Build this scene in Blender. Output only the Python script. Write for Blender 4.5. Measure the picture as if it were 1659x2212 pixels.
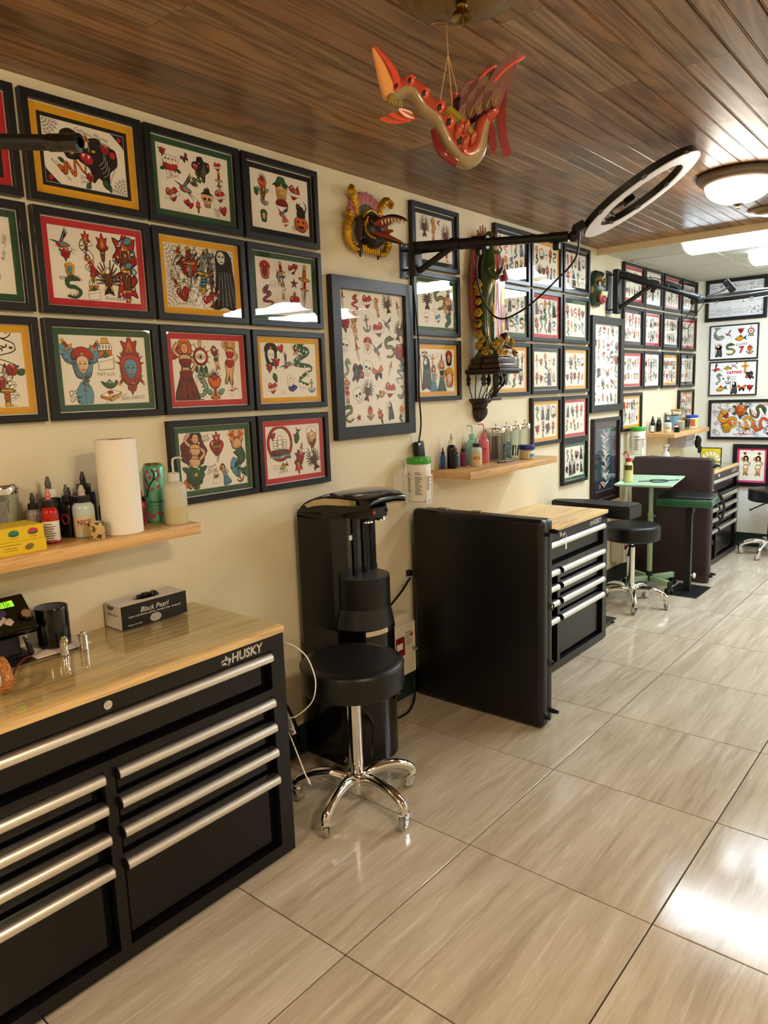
import bpy, bmesh, math, random
from mathutils import Vector, Matrix, Euler, noise
from math import sin, cos, pi, radians as rad

for o in list(bpy.data.objects):
    bpy.data.objects.remove(o)
sc = bpy.context.scene
COL = sc.collection

# ------------------------------------------------------------------ camera
cam_d = bpy.data.cameras.new('camera')
cam_d.sensor_fit = 'VERTICAL'
cam_d.sensor_height = 36.0
cam_d.lens = 36.0 * 1573.19 / 2212.0
cam_d.clip_start = 0.02
cam = bpy.data.objects.new('camera', cam_d)
COL.objects.link(cam)
yaw, pit, rol = 0.700055, 0.162235, -0.0349871
_f = Vector((-sin(yaw) * cos(pit), cos(yaw) * cos(pit), -sin(pit)))
_r = _f.cross(Vector((0, 0, 1))).normalized()
_u = _r.cross(_f)
_r2 = _r * cos(rol) + _u * sin(rol)
_u2 = -_r * sin(rol) + _u * cos(rol)
cam.matrix_world = Matrix(((_r2.x, _u2.x, -_f.x, 2.1656), (_r2.y, _u2.y, -_f.y, 0.0),
                           (_r2.z, _u2.z, -_f.z, 1.5), (0, 0, 0, 1)))
sc.camera = cam

# ------------------------------------------------------------------ world, exposure, lamp strengths
wd = bpy.data.worlds.new('world')
sc.world = wd
wd.use_nodes = True
wd.node_tree.nodes['Background'].inputs[0].default_value = (0.9, 0.95, 1.0, 1)
wd.node_tree.nodes['Background'].inputs[1].default_value = 0.4
sc.view_settings.view_transform = 'Standard'
sc.view_settings.look = 'None'
sc.view_settings.gamma = 1.0
sc.view_settings.use_curve_mapping = False
sc.view_settings.exposure = 2.3
DOME_E = 35.0        # radiance of the glass ceiling bowls
TUBE_E = 6.4        # radiance of the fluorescent lenses
DOME_C = (1.0, 0.81, 0.55)
TUBE_C = (0.78, 0.91, 1.0)
ROOM_X, ROOM_Y0, ROOM_Y1, CEIL, DROP = 6.4, -2.6, 7.12, 2.41, 2.395
BEAM_Y = 4.90

# ------------------------------------------------------------------ helpers
def lin(h):
    if not isinstance(h, str):
        return tuple(h) + ((1,) if len(h) == 3 else ())
    h = h.lstrip('#')
    v = [int(h[i:i + 2], 16) / 255 for i in (0, 2, 4)]
    return tuple((c / 12.92 if c <= .04045 else ((c + .055) / 1.055) ** 2.4) for c in v) + (1,)

MC = {}
def M(name, col='#808080', rough=.5, metal=0., spec=.5, coat=0., trans=0., ior=1.45, em=None, es=0., bump=None, sheen=0., alpha=1.):
    if name in MC:
        return MC[name]
    m = bpy.data.materials.new(name)
    m.use_nodes = True
    nt = m.node_tree
    b = nt.nodes['Principled BSDF']
    I = b.inputs
    I['Base Color'].default_value = lin(col)
    I['Roughness'].default_value = rough
    I['Metallic'].default_value = metal
    I['Specular IOR Level'].default_value = spec
    I['Coat Weight'].default_value = coat
    I['Coat Roughness'].default_value = .05
    I['Transmission Weight'].default_value = trans
    I['IOR'].default_value = ior
    if em:
        I['Emission Color'].default_value = lin(em)
        I['Emission Strength'].default_value = es
    if bump:
        tc = nt.nodes.new('ShaderNodeTexCoord')
        nz = nt.nodes.new('ShaderNodeTexNoise')
        nz.inputs['Scale'].default_value = bump[0]
        nz.inputs['Detail'].default_value = 3
        bp = nt.nodes.new('ShaderNodeBump')
        bp.inputs['Strength'].default_value = bump[1]
        bp.inputs['Distance'].default_value = bump[2] if len(bump) > 2 else .002
        nt.links.new(tc.outputs['Object'], nz.inputs['Vector'])
        nt.links.new(nz.outputs['Fac'], bp.inputs['Height'])
        nt.links.new(bp.outputs['Normal'], I['Normal'])
    MC[name] = m
    return m

class NT:
    """tiny node builder"""
    def __init__(s, name):
        s.m = bpy.data.materials.new(name)
        s.m.use_nodes = True
        s.t = s.m.node_tree
        s.b = s.t.nodes['Principled BSDF']
        MC[name] = s.m
    def n(s, typ, **kw):
        nd = s.t.nodes.new('ShaderNode' + typ)
        for k, v in kw.items():
            if hasattr(nd, k) and not k[0].isupper():
                setattr(nd, k, v)
            else:
                nd.inputs[k.replace('_', ' ')].default_value = v
        return nd
    def l(s, a, b):
        s.t.links.new(a, b)
    def ramp(s, fac, stops):
        r = s.t.nodes.new('ShaderNodeValToRGB')
        e = r.color_ramp.elements
        while len(e) < len(stops):
            e.new(.5)
        for i, (p, c) in enumerate(stops):
            e[i].position = p
            e[i].color = lin(c)
        s.l(fac, r.inputs[0])
        return r.outputs[0]
    def coords(s, scale=(1, 1, 1), rnd=0., kind='Object'):
        tc = s.n('TexCoord')
        mp = s.n('Mapping')
        mp.inputs['Scale'].default_value = scale
        if rnd:
            oi = s.n('ObjectInfo')
            mm = s.n('Math', operation='MULTIPLY')
            mm.inputs[1].default_value = rnd
            s.l(oi.outputs['Random'], mm.inputs[0])
            cx = s.n('CombineXYZ')
            for i in range(3):
                s.l(mm.outputs[0], cx.inputs[i])
            va = s.n('VectorMath', operation='ADD')
            s.l(tc.outputs[kind], va.inputs[0])
            s.l(cx.outputs[0], va.inputs[1])
            s.l(va.outputs[0], mp.inputs[0])
        else:
            s.l(tc.outputs[kind], mp.inputs[0])
        return mp.outputs[0]
    def noise(s, vec, scale, detail=4, rough=.5, dist=0.):
        nd = s.n('TexNoise')
        nd.inputs['Scale'].default_value = scale
        nd.inputs['Detail'].default_value = detail
        nd.inputs['Roughness'].default_value = rough
        nd.inputs['Distortion'].default_value = dist
        s.l(vec, nd.inputs['Vector'])
        return nd.outputs['Fac']
    def mix(s, fac, a, b, blend='MIX'):
        nd = s.n('Mix', data_type='RGBA', blend_type=blend)
        for v, i in ((fac, 0), (a, 6), (b, 7)):
            if hasattr(v, 'is_linked') or hasattr(v, 'links'):
                s.l(v, nd.inputs[i])
            else:
                nd.inputs[i].default_value = v if i == 0 else lin(v)
        return nd.outputs[2]
    def bump(s, h, strength, dist=.002):
        bp = s.n('Bump')
        bp.inputs['Strength'].default_value = strength
        bp.inputs['Distance'].default_value = dist
        s.l(h, bp.inputs['Height'])
        s.l(bp.outputs[0], s.b.inputs['Normal'])
    def out(s, col=None, rough=None, **kw):
        if col is not None:
            s.l(col, s.b.inputs['Base Color'])
        if rough is not None:
            if hasattr(rough, 'links'):
                s.l(rough, s.b.inputs['Roughness'])
            else:
                s.b.inputs['Roughness'].default_value = rough
        for k, v in kw.items():
            s.b.inputs[k.replace('_', ' ')].default_value = v
        return s.m

WM = {}
def thing(name, label, cat, loc=(0, 0, 0), rz=0., group=None, mat=None):
    o = bpy.data.objects.new(name, None)
    o.empty_display_size = .05
    COL.objects.link(o)
    mw = mat if mat is not None else Matrix.Translation(loc) @ Matrix.Rotation(rz, 4, 'Z')
    o.location = mw.to_translation()
    o.rotation_euler = mw.to_euler()
    WM[o.name] = mw
    return tag(o, label, cat, group)

def tag(o, label=None, cat=None, group=None, kind=None):
    for k, v in (('label', label), ('category', cat), ('group', group), ('kind', kind)):
        if v:
            o[k] = v
    return o

def dup(root, mw, label, group=None):
    r = root.copy()
    COL.objects.link(r)
    r.location = mw.to_translation()
    r.rotation_euler = mw.to_euler()
    WM[r.name] = mw
    r['label'] = label
    if group:
        r['group'] = group
    for ch in list(root.children):
        c = ch.copy()
        COL.objects.link(c)
        c.parent = r
        for g in ch.children:
            d = g.copy()
            COL.objects.link(d)
            d.parent = c
    return r

def TR(x, y, z, rz=0.):
    return Matrix.Translation((x, y, z)) @ Matrix.Rotation(rz, 4, 'Z')

def frame_of(d, up=Vector((0, 0, 1))):
    d = Vector(d).normalized()
    if abs(d.dot(up)) > .98:
        up = Vector((1, 0, 0))
    a = d.cross(up).normalized()
    return a, a.cross(d).normalized(), d

def spl(pts, closed=False, k=6):
    """Catmull-Rom through points of any dimension"""
    n = len(pts)
    out = []
    rng = range(n if closed else n - 1)
    for i in rng:
        if closed:
            p = [pts[(i + j) % n] for j in (-1, 0, 1, 2)]
        else:
            p = [pts[max(0, min(n - 1, i + j))] for j in (-1, 0, 1, 2)]
        for q in range(k):
            t = q / k
            out.append(tuple(.5 * (2 * b + (c - a) * t + (2 * a - 5 * b + 4 * c - d) * t * t + (3 * b - a - 3 * c + d) * t ** 3)
                             for a, b, c, d in zip(*p)))
    if not closed:
        out.append(tuple(pts[-1]))
    return out

class G:
    """a bag of geometry that becomes ONE mesh object"""
    def __init__(s):
        s.v, s.f, s.mi = [], [], []
    def add(s, vs, fs, m=0):
        b = len(s.v)
        s.v += [tuple(p) for p in vs]
        for f in fs:
            s.f.append([b + i for i in f])
            s.mi.append(m)
        return s
    def box(s, x0, x1, y0, y1, z0, z1, m=0):
        return s.add([(x0, y0, z0), (x1, y0, z0), (x1, y1, z0), (x0, y1, z0), (x0, y0, z1), (x1, y0, z1), (x1, y1, z1), (x0, y1, z1)],
                     [(0, 3, 2, 1), (4, 5, 6, 7), (0, 1, 5, 4), (1, 2, 6, 5), (2, 3, 7, 6), (3, 0, 4, 7)], m)
    def rbox(s, x0, x1, y0, y1, z0, z1, r=.004, seg=2, m=0, rot=None):
        bm = bmesh.new()
        bmesh.ops.create_cube(bm, size=1)
        for v in bm.verts:
            v.co = Vector(((v.co.x) * (x1 - x0), v.co.y * (y1 - y0), v.co.z * (z1 - z0)))
        bmesh.ops.bevel(bm, geom=bm.edges[:] + bm.verts[:], offset=r, segments=seg, affect='EDGES', profile=.5)
        c = Vector(((x0 + x1) / 2, (y0 + y1) / 2, (z0 + z1) / 2))
        bm.verts.index_update()
        vs = [(rot @ v.co if rot else v.co) + c for v in bm.verts]
        fs = [[v.index for v in f.verts] for f in bm.faces]
        bm.free()
        return s.add(vs, fs, m)
    def cyl(s, p, q, r, r2=None, n=16, m=0, cap=True):
        p, q = Vector(p), Vector(q)
        r2 = r if r2 is None else r2
        a, b, d = frame_of(q - p)
        vs = [p + (a * cos(2 * pi * i / n) + b * sin(2 * pi * i / n)) * r for i in range(n)]
        vs += [q + (a * cos(2 * pi * i / n) + b * sin(2 * pi * i / n)) * r2 for i in range(n)]
        fs = [(i, (i + 1) % n, n + (i + 1) % n, n + i) for i in range(n)]
        if cap:
            fs += [tuple(range(n - 1, -1, -1)), tuple(range(n, 2 * n))]
        return s.add(vs, fs, m)
    def lathe(s, prof, c=(0, 0, 0), n=24, m=0, a0=0., a1=2 * pi, sx=1., sy=1., rot=None, rip=None, close=True):
        full = abs(a1 - a0 - 2 * pi) < 1e-6
        k = n if full else n + 1
        vs = []
        for r, z in prof:
            for i in range(k):
                a = a0 + (a1 - a0) * i / n
                rr = max(r, 1e-5) * (1 + (rip(a) if rip else 0))
                p = Vector((rr * cos(a) * sx, rr * sin(a) * sy, z))
                vs.append((rot @ p if rot else p) + Vector(c))
        fs = []
        for j in range(len(prof) - 1):
            for i in range(n):
                i2 = (i + 1) % k if full else i + 1
                fs.append((j * k + i, j * k + i2, (j + 1) * k + i2, (j + 1) * k + i))
        if close and full:
            if prof[0][0] > 1e-4:
                fs.append(tuple(range(k - 1, -1, -1)))
            if prof[-1][0] > 1e-4:
                b = (len(prof) - 1) * k
                fs.append(tuple(b + i for i in range(k)))
        return s.add(vs, fs, m)
    def tube(s, pts, r, n=8, m=0, cap=True, up=Vector((0, 0, 1)), flat=1.):
        P = [Vector(p) for p in pts]
        k = len(P)
        rs = r if isinstance(r, (list, tuple)) else [r] * k
        vs = []
        pa = None
        for i in range(k):
            d = (P[min(k - 1, i + 1)] - P[max(0, i - 1)])
            if d.length < 1e-9:
                d = Vector((0, 0, 1))
            d.normalize()
            if pa is None:
                a, b, _ = frame_of(d, up)
            else:
                a = pa - d * pa.dot(d)
                a = a.normalized() if a.length > 1e-6 else frame_of(d, up)[0]
                b = a.cross(d).normalized()
            pa = a
            for j in range(n):
                t = 2 * pi * j / n
                vs.append(P[i] + (a * cos(t) * flat + b * sin(t)) * rs[i])
        fs = [(i * n + j, i * n + (j + 1) % n, (i + 1) * n + (j + 1) % n, (i + 1) * n + j) for i in range(k - 1) for j in range(n)]
        if cap:
            fs += [tuple(range(n - 1, -1, -1)), tuple((k - 1) * n + j for j in range(n))]
        return s.add(vs, fs, m)
    def ell(s, c, r, n=14, m=0, rot=None):
        if not isinstance(r, (tuple, list)):
            r = (r, r, r)
        h = max(6, n // 2)
        prof = [(sin(pi * j / h), -cos(pi * j / h)) for j in range(h + 1)]
        vs, fs = [], []
        for q, z in prof:
            for i in range(n):
                a = 2 * pi * i / n
                p = Vector((max(q, 1e-4) * cos(a) * r[0], max(q, 1e-4) * sin(a) * r[1], z * r[2]))
                vs.append((rot @ p if rot else p) + Vector(c))
        for j in range(h):
            for i in range(n):
                fs.append((j * n + i, j * n + (i + 1) % n, (j + 1) * n + (i + 1) % n, (j + 1) * n + i))
        return s.add(vs, fs, m)
    def prism(s, poly, w0, w1, fn=lambda u, v, w: (u, v, w), m=0):
        n = len(poly)
        vs = [fn(u, v, w0) for u, v in poly] + [fn(u, v, w1) for u, v in poly]
        fs = [tuple(range(n - 1, -1, -1)), tuple(range(n, 2 * n))]
        fs += [(i, (i + 1) % n, n + (i + 1) % n, n + i) for i in range(n)]
        return s.add(vs, fs, m)
    def torus(s, c, R, r, n=32, k=8, m=0, rot=None):
        vs, fs = [], []
        for i in range(n):
            a = 2 * pi * i / n
            for j in range(k):
                b = 2 * pi * j / k
                p = Vector(((R + r * cos(b)) * cos(a), (R + r * cos(b)) * sin(a), r * sin(b)))
                vs.append((rot @ p if rot else p) + Vector(c))
        for i in range(n):
            for j in range(k):
                fs.append((i * k + j, ((i + 1) % n) * k + j, ((i + 1) % n) * k + (j + 1) % k, i * k + (j + 1) % k))
        return s.add(vs, fs, m)
    def xf(s, mt, since=0):
        s.v = s.v[:since] + [tuple(mt @ Vector(p)) for p in s.v[since:]]
        return s
    def mesh(s, name, mats, smooth=40, fix=True):
        me = bpy.data.meshes.new(name)
        me.from_pydata(s.v, [], s.f)
        for mt in (mats if isinstance(mats, (list, tuple)) else [mats]):
            me.materials.append(mt)
        me.polygons.foreach_set('material_index', s.mi)
        if fix:
            bm = bmesh.new()
            bm.from_mesh(me)
            bmesh.ops.recalc_face_normals(bm, faces=bm.faces[:])
            bm.to_mesh(me)
            bm.free()
        if smooth:
            me.shade_smooth()
            me.set_sharp_from_angle(angle=rad(smooth))
        me.update()
        return me
    def build(s, name, mats, parent=None, world=False, smooth=40, fix=True, label=None):
        if world and parent is not None:
            mt = WM[parent.name].inverted()
            s.v = [tuple(mt @ Vector(p)) for p in s.v]
        o = bpy.data.objects.new(name, s.mesh(name, mats, smooth, fix))
        COL.objects.link(o)
        if parent is not None:
            o.parent = parent
        if label:
            o['label'] = label
        return o

def put(name, me, parent, loc=(0, 0, 0), rot=None):
    o = bpy.data.objects.new(name, me)
    COL.objects.link(o)
    o.parent = parent
    o.location = loc
    if rot:
        o.rotation_euler = rot
    return o

TXT = {}
def text_polys(t, bold=0., shear=0.):
    """triangulated outline of a word, height about 1, centred: list of polygons"""
    key = (t, bold, shear)
    if key in TXT:
        return TXT[key]
    cu = bpy.data.curves.new('t', 'FONT')
    cu.body = t
    cu.resolution_u = 2
    cu.offset = bold
    cu.shear = shear
    ob = bpy.data.objects.new('t', cu)
    COL.objects.link(ob)
    dg = bpy.context.evaluated_depsgraph_get()
    me = ob.evaluated_get(dg).to_mesh()
    vs = [(v.co.x, v.co.y) for v in me.vertices]
    fs = [[vs[i] for i in p.vertices] for p in me.polygons]
    ob.evaluated_get(dg).to_mesh_clear()
    bpy.data.objects.remove(ob)
    bpy.data.curves.remove(cu)
    xs = [p[0] for p in vs] or [0]
    ys = [p[1] for p in vs] or [0]
    cx, cy = (min(xs) + max(xs)) / 2, (min(ys) + max(ys)) / 2
    w = max(xs) - min(xs)
    r = ([[(u - cx, v - cy) for u, v in f] for f in fs], w)
    TXT[key] = r
    return r

def text_geo(g, t, width, fn, w=.0, m=0, bold=.0, shear=0., h=None):
    """adds flat lettering 'width' wide through fn(u,v,w)"""
    fs, tw = text_polys(t, bold, shear)
    s = width / tw
    sv = s if h is None else h / .7
    for f in fs:
        g.add([fn(u * s, v * sv, w) for u, v in f], [tuple(range(len(f)))], m)
    return g

# ------------------------------------------------------------------ materials
def mk_wall(name, c):
    t = NT(name)
    v = t.coords()
    h = t.noise(v, 9, 5, .6, .6)
    h2 = t.noise(v, 60, 3, .6)
    a = t.n('Math', operation='ADD')
    t.l(h, a.inputs[0]); t.l(h2, a.inputs[1])
    t.bump(a.outputs[0], .35, .003)
    col = t.mix(t.noise(v, 1.3, 3), c, tuple(x * .93 for x in lin(c)[:3]))
    return t.out(col, .62)
WALL = mk_wall('cream_wall_paint', '#e7dbbb')
def mk_rough_wall():
    t = NT('heavy_white_plaster')
    v = t.coords()
    t.bump(t.noise(v, 38, 5, .65, .8), .8, .006)
    return t.out(None, .6, Base_Color=lin('#e3e0d4'))
WALLE = mk_rough_wall()
GREEN_TRIM = M('dark_green_trim', '#1d2b20', .45)
BEIGE = M('beige_beam_paint', '#d9c29a', .55)

def mk_plank():
    t = NT('stained_pine_plank')
    v = t.coords((1, 1, 1), 37.)
    st = t.n('Mapping'); st.inputs['Scale'].default_value = (8, .6, 1)
    t.l(v, st.inputs[0])
    warp = t.noise(st.outputs[0], 1.1, 3, .5, .5)
    mul = t.n('Math', operation='MULTIPLY'); mul.inputs[1].default_value = 52.
    t.l(warp, mul.inputs[0])
    sn = t.n('Math', operation='SINE'); t.l(mul.outputs[0], sn.inputs[0])
    ring = t.n('MapRange'); ring.inputs[1].default_value = -1; t.l(sn.outputs[0], ring.inputs[0])
    f2 = t.n('Mapping'); f2.inputs['Scale'].default_value = (160, 4, 1); t.l(v, f2.inputs[0])
    fine = t.noise(f2.outputs[0], 1., 3, .6)
    base = t.ramp(ring.outputs[0], [(0., '#725840'), (.18, '#8e7152'), (.6, '#a48462'), (1., '#b59470')])
    c2 = t.mix(.3, base, t.ramp(fine, [(.3, '#6b5136'), (.7, '#bd9c74')]))
    blot = t.noise(v, 2.6, 3, .5)
    c3 = t.mix(t.ramp(blot, [(.5, '#000000'), (.66, '#8c8c8c')]), c2, '#3b3835')
    oi = t.n('ObjectInfo')
    tint = t.ramp(oi.outputs['Random'], [(0., '#dccbb0'), (.25, '#ffffff'), (.45, '#d8b49a'), (.65, '#fff3dc'), (.85, '#bfb6aa'), (1., '#f0dcc0')])
    col = t.mix(1., c3, tint, 'MULTIPLY')
    t.bump(fine, .15, .0006)
    return t.out(col, .34, Specular_IOR_Level=.45)
PLANK = mk_plank()

def mk_tile():
    t = NT('vein_cut_travertine_tile')
    v = t.coords((1, 1, 1), 23.)
    m1 = t.n('Mapping'); m1.inputs['Scale'].default_value = (10, .8, 1); t.l(v, m1.inputs[0])
    a = t.noise(m1.outputs[0], 1.2, 6, .62, .8)
    m2 = t.n('Mapping'); m2.inputs['Scale'].default_value = (36, 2.4, 1); t.l(v, m2.inputs[0])
    b = t.noise(m2.outputs[0], 1.3, 6, .68, 1.2)
    c = t.noise(v, 90, 3, .6)
    ca = t.ramp(a, [(.28, '#9f8f78'), (.43, '#b5a68f'), (.55, '#c4b6a0'), (.7, '#d2c6b4')])
    cb = t.ramp(b, [(.3, '#948570'), (.47, '#baab95'), (.56, '#c2b5a0'), (.64, '#e6ded0')])
    col = t.mix(.31, ca, cb)
    col = t.mix(t.ramp(c, [(.62, '#000000'), (.75, '#3a3a3a')]), col, '#7d6d58')
    rv = t.noise(v, 5, 4, .6)
    rr = t.n('MapRange'); rr.inputs[3].default_value = .07; rr.inputs[4].default_value = .20
    t.l(rv, rr.inputs[0])
    wv = t.noise(v, 7, 2, .5, .3)
    t.bump(wv, .055, .006)
    return t.out(col, rr.outputs[0], Specular_IOR_Level=.40)
TILE = mk_tile()
GROUT = M('dark_grout', '#14110e', .8)

def mk_block(name, c, dens=1., gloss=.4, along='y', strip=.045):
    """butcher block: glued strips with wood grain"""
    t = NT(name)
    v = t.coords()
    sx = (1 / strip, 2.2, 1 / strip)
    mp = t.n('Mapping'); mp.inputs['Scale'].default_value = sx; t.l(v, mp.inputs[0])
    fl = t.n('VectorMath', operation='FLOOR'); t.l(mp.outputs[0], fl.inputs[0])
    wn = t.n('TexWhiteNoise'); t.l(fl.outputs[0], wn.inputs[0])
    g = t.n('Mapping'); g.inputs['Scale'].default_value = (26, 1.6, 26); t.l(v, g.inputs[0])
    ad = t.n('VectorMath', operation='ADD'); t.l(g.outputs[0], ad.inputs[0])
    sc_ = t.n('VectorMath', operation='SCALE'); sc_.inputs[3].default_value = 9.; t.l(wn.outputs['Color'], sc_.inputs[0]); t.l(sc_.outputs[0], ad.inputs[1])
    gr = t.noise(ad.outputs[0], 1.4, 4, .6, 1.2)
    a = lin(c)[:3]
    c1 = t.ramp(gr, [(.3, tuple(x * .62 for x in a)), (.5, a), (.75, tuple(min(1, x * 1.18) for x in a))])
    c2 = t.ramp(wn.outputs['Value'], [(0., tuple(x * .8 for x in (1, .97, .92))), (.5, (1, 1, 1)), (1., (1.0, .93, .82))])
    return t.out(t.mix(1., c1, c2, 'MULTIPLY'), gloss)
BLOCK = mk_block('pale_butcher_block', '#e8c78f', gloss=.42)
SHELFW = mk_block('maple_shelf_wood', '#e0b272', gloss=.38, strip=.09)
SHELFW2 = mk_block('oak_shelf_wood', '#d8ab72', gloss=.42, strip=.06)

def mk_pane(name, wav=.012, tint=(1, 1, 1)):
    """thin picture glass: clear with fresnel reflection"""
    t = NT(name)
    t.t.nodes.remove(t.b)
    out = [n for n in t.t.nodes if n.type == 'OUTPUT_MATERIAL'][0]
    tr = t.n('BsdfTransparent'); tr.inputs[0].default_value = tuple(tint) + (1,)
    gl = t.n('BsdfAnisotropic') if False else t.t.nodes.new('ShaderNodeBsdfGlossy')
    gl.inputs['Roughness'].default_value = .015
    lw = t.n('LayerWeight'); lw.inputs[0].default_value = .5
    pw = t.n('Math', operation='POWER'); pw.inputs[1].default_value = 5.; t.l(lw.outputs['Facing'], pw.inputs[0])
    fr = t.n('MapRange'); fr.inputs[3].default_value = .035; t.l(pw.outputs[0], fr.inputs[0])
    if wav:
        v = t.coords(rnd=11.)
        bp = t.n('Bump'); bp.inputs['Strength'].default_value = .35; bp.inputs['Distance'].default_value = wav
        t.l(t.noise(v, 6, 1, .4), bp.inputs['Height'])
        t.l(bp.outputs[0], gl.inputs['Normal'])
    mx = t.n('MixShader')
    t.l(fr.outputs[0], mx.inputs[0]); t.l(tr.outputs[0], mx.inputs[1]); t.l(gl.outputs[0], mx.inputs[2])
    t.l(mx.outputs[0], out.inputs[0])
    return t.m
PANE = mk_pane('picture_glass', .0022)
TOPGLASS = mk_pane('counter_glass', 0., (.965, .985, .96))
JARGLASS = mk_pane('jar_glass', 0., (.92, .94, .93))
CLEARPL = mk_pane('clear_plastic', 0., (.85, .87, .86))

def mk_acoustic():
    t = NT('speckled_ceiling_panel')
    v = t.coords(rnd=5.)
    n = t.noise(v, 210, 2, .5)
    big = t.noise(v, 70, 2, .5)
    c = t.mix(t.ramp(n, [(.60, '#000000'), (.66, '#ffffff')]), '#cfd0c6', '#6d6a5c')
    c = t.mix(t.ramp(big, [(.66, '#000000'), (.70, '#9a9a9a')]), c, '#57544a')
    t.bump(n, -.3, .002)
    return t.out(c, .8)
ACOUS = mk_acoustic()

BLACKF = M('black_frame_wood', '#17171a', .33, spec=.45)
BLACKP = M('black_powder_coat', '#0b0b0d', .28, spec=.5)
BLACKS = M('black_satin_plastic', '#0d0d0e', .42)
BLACKG = M('black_gloss_plastic', '#080809', .12, spec=.6)
BLACKM = M('black_matte_metal', '#101012', .45, metal=.0, spec=.5)
LEATHER = M('black_vinyl', '#0c0c0d', .38, spec=.5, bump=(420, .12, .0006))
BROWNV = M('brown_vinyl', '#3a2a2b', .4, spec=.5, bump=(420, .12, .0006))
CHROME = M('chrome', '#e8e8e6', .07, metal=1.)
STEEL = M('brushed_aluminium', '#efebe4', .33, metal=1.)
ZINC = M('dull_zinc', '#a8a8a4', .35, metal=1.)
WHITE = M('white_plastic', '#e9e6df', .35)
CREAMP = M('cream_plastic', '#dcd3bd', .42)
GREYRUB = M('grey_translucent_rubber', '#8e8a86', .3, spec=.5)
BRASS = M('aged_brass', '#8a6b33', .32, metal=1.)
BRONZE = M('brushed_bronze', '#6b5a48', .42, metal=.7)
DIFF = M('white_diffuser_plastic', '#e2dfe2', .45)
PAPER = M('white_paper', '#f0ebe0', .7)
TOWEL = M('paper_towel', '#f3ecdf', .85, bump=(240, .6, .002))

# ------------------------------------------------------------------ the setting
PX = lambda k: .9217 + k * .6102
PY = lambda k: 1.2488 + k * .6102
fl = G().box(0, ROOM_X, ROOM_Y0, ROOM_Y1, -.08, -.004).build('floor', GROUT, smooth=0)
tag(fl, 'glossy beige travertine floor tiles with dark joints', None, None, 'structure')
def tile_mesh(x0, x1, y0, y1):
    g = G()
    e, h, c = .0021, .0012, .004
    a = [(x0 + e, y0 + e), (x1 - e, y0 + e), (x1 - e, y1 - e), (x0 + e, y1 - e)]
    b = [(x0 + e + h, y0 + e + h), (x1 - e - h, y0 + e + h), (x1 - e - h, y1 - e - h), (x0 + e + h, y1 - e - h)]
    g.add([p + (-.004,) for p in a] + [p + (-.0005,) for p in a] + [p + (0.,) for p in b],
          [(8, 9, 10, 11)] + [(i, (i + 1) % 4, 4 + (i + 1) % 4, 4 + i) for i in range(4)] + [(4 + i, 4 + (i + 1) % 4, 8 + (i + 1) % 4, 8 + i) for i in range(4)])
    return g
cache = {}
rest = G()
for i in range(-2, 9):
    for j in range(-7, 10):
        x0, x1, y0, y1 = max(0, PX(i)), min(ROOM_X, PX(i + 1)), max(ROOM_Y0, PY(j)), min(ROOM_Y1, PY(j + 1))
        if x1 - x0 < .01 or y1 - y0 < .01:
            continue
        if x0 > 3.4 or y1 < .2:
            rest.add(*(lambda q: (q.v, q.f))(tile_mesh(x0, x1, y0, y1)))
            continue
        key = (round(x1 - x0, 3), round(y1 - y0, 3))
        if key not in cache:
            cache[key] = tile_mesh(0, x1 - x0, 0, y1 - y0).mesh('floor_tile', TILE, 0)
        put('floor_tile', cache[key], fl, (x0, y0, 0))
o = rest.build('floor_tile_rest', TILE, fl, smooth=0); o['kind'] = 'stuff'

wl = G().box(-.12, 0, ROOM_Y0, ROOM_Y1, 0, 2.6).build('wall_left', WALL, smooth=0)
tag(wl, 'cream painted left wall hung with framed flash sheets', None, None, 'structure')
wb = G().box(-.12, ROOM_X + .12, ROOM_Y1, ROOM_Y1 + .12, 0, 2.6).build('wall_back', WALLE, smooth=0)
tag(wb, 'white heavily textured end wall', None, None, 'structure')
tag(G().box(ROOM_X, ROOM_X + .12, ROOM_Y0, ROOM_Y1, 0, 2.6).build('wall_right', WALL, smooth=0), 'cream painted right wall', None, None, 'structure')
tag(G().box(-.12, ROOM_X + .12, ROOM_Y0 - .12, ROOM_Y0, 0, 2.6).build('wall_front', WALL, smooth=0), 'cream painted wall behind the viewer', None, None, 'structure')
g = G().box(0, .014, ROOM_Y0, ROOM_Y1, 0, .115).box(0, .010, ROOM_Y0, ROOM_Y1, .115, .125)
tag(g.build('baseboard_left', GREEN_TRIM, smooth=0), 'dark green baseboard along the left wall', None, None, 'structure')
g = G().box(.014, ROOM_X, ROOM_Y1 - .014, ROOM_Y1, 0, .115).box(.014, ROOM_X, ROOM_Y1 - .010, ROOM_Y1, .115, .125)
tag(g.build('baseboard_back', GREEN_TRIM, smooth=0), 'dark green baseboard along the end wall', None, None, 'structure')

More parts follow.
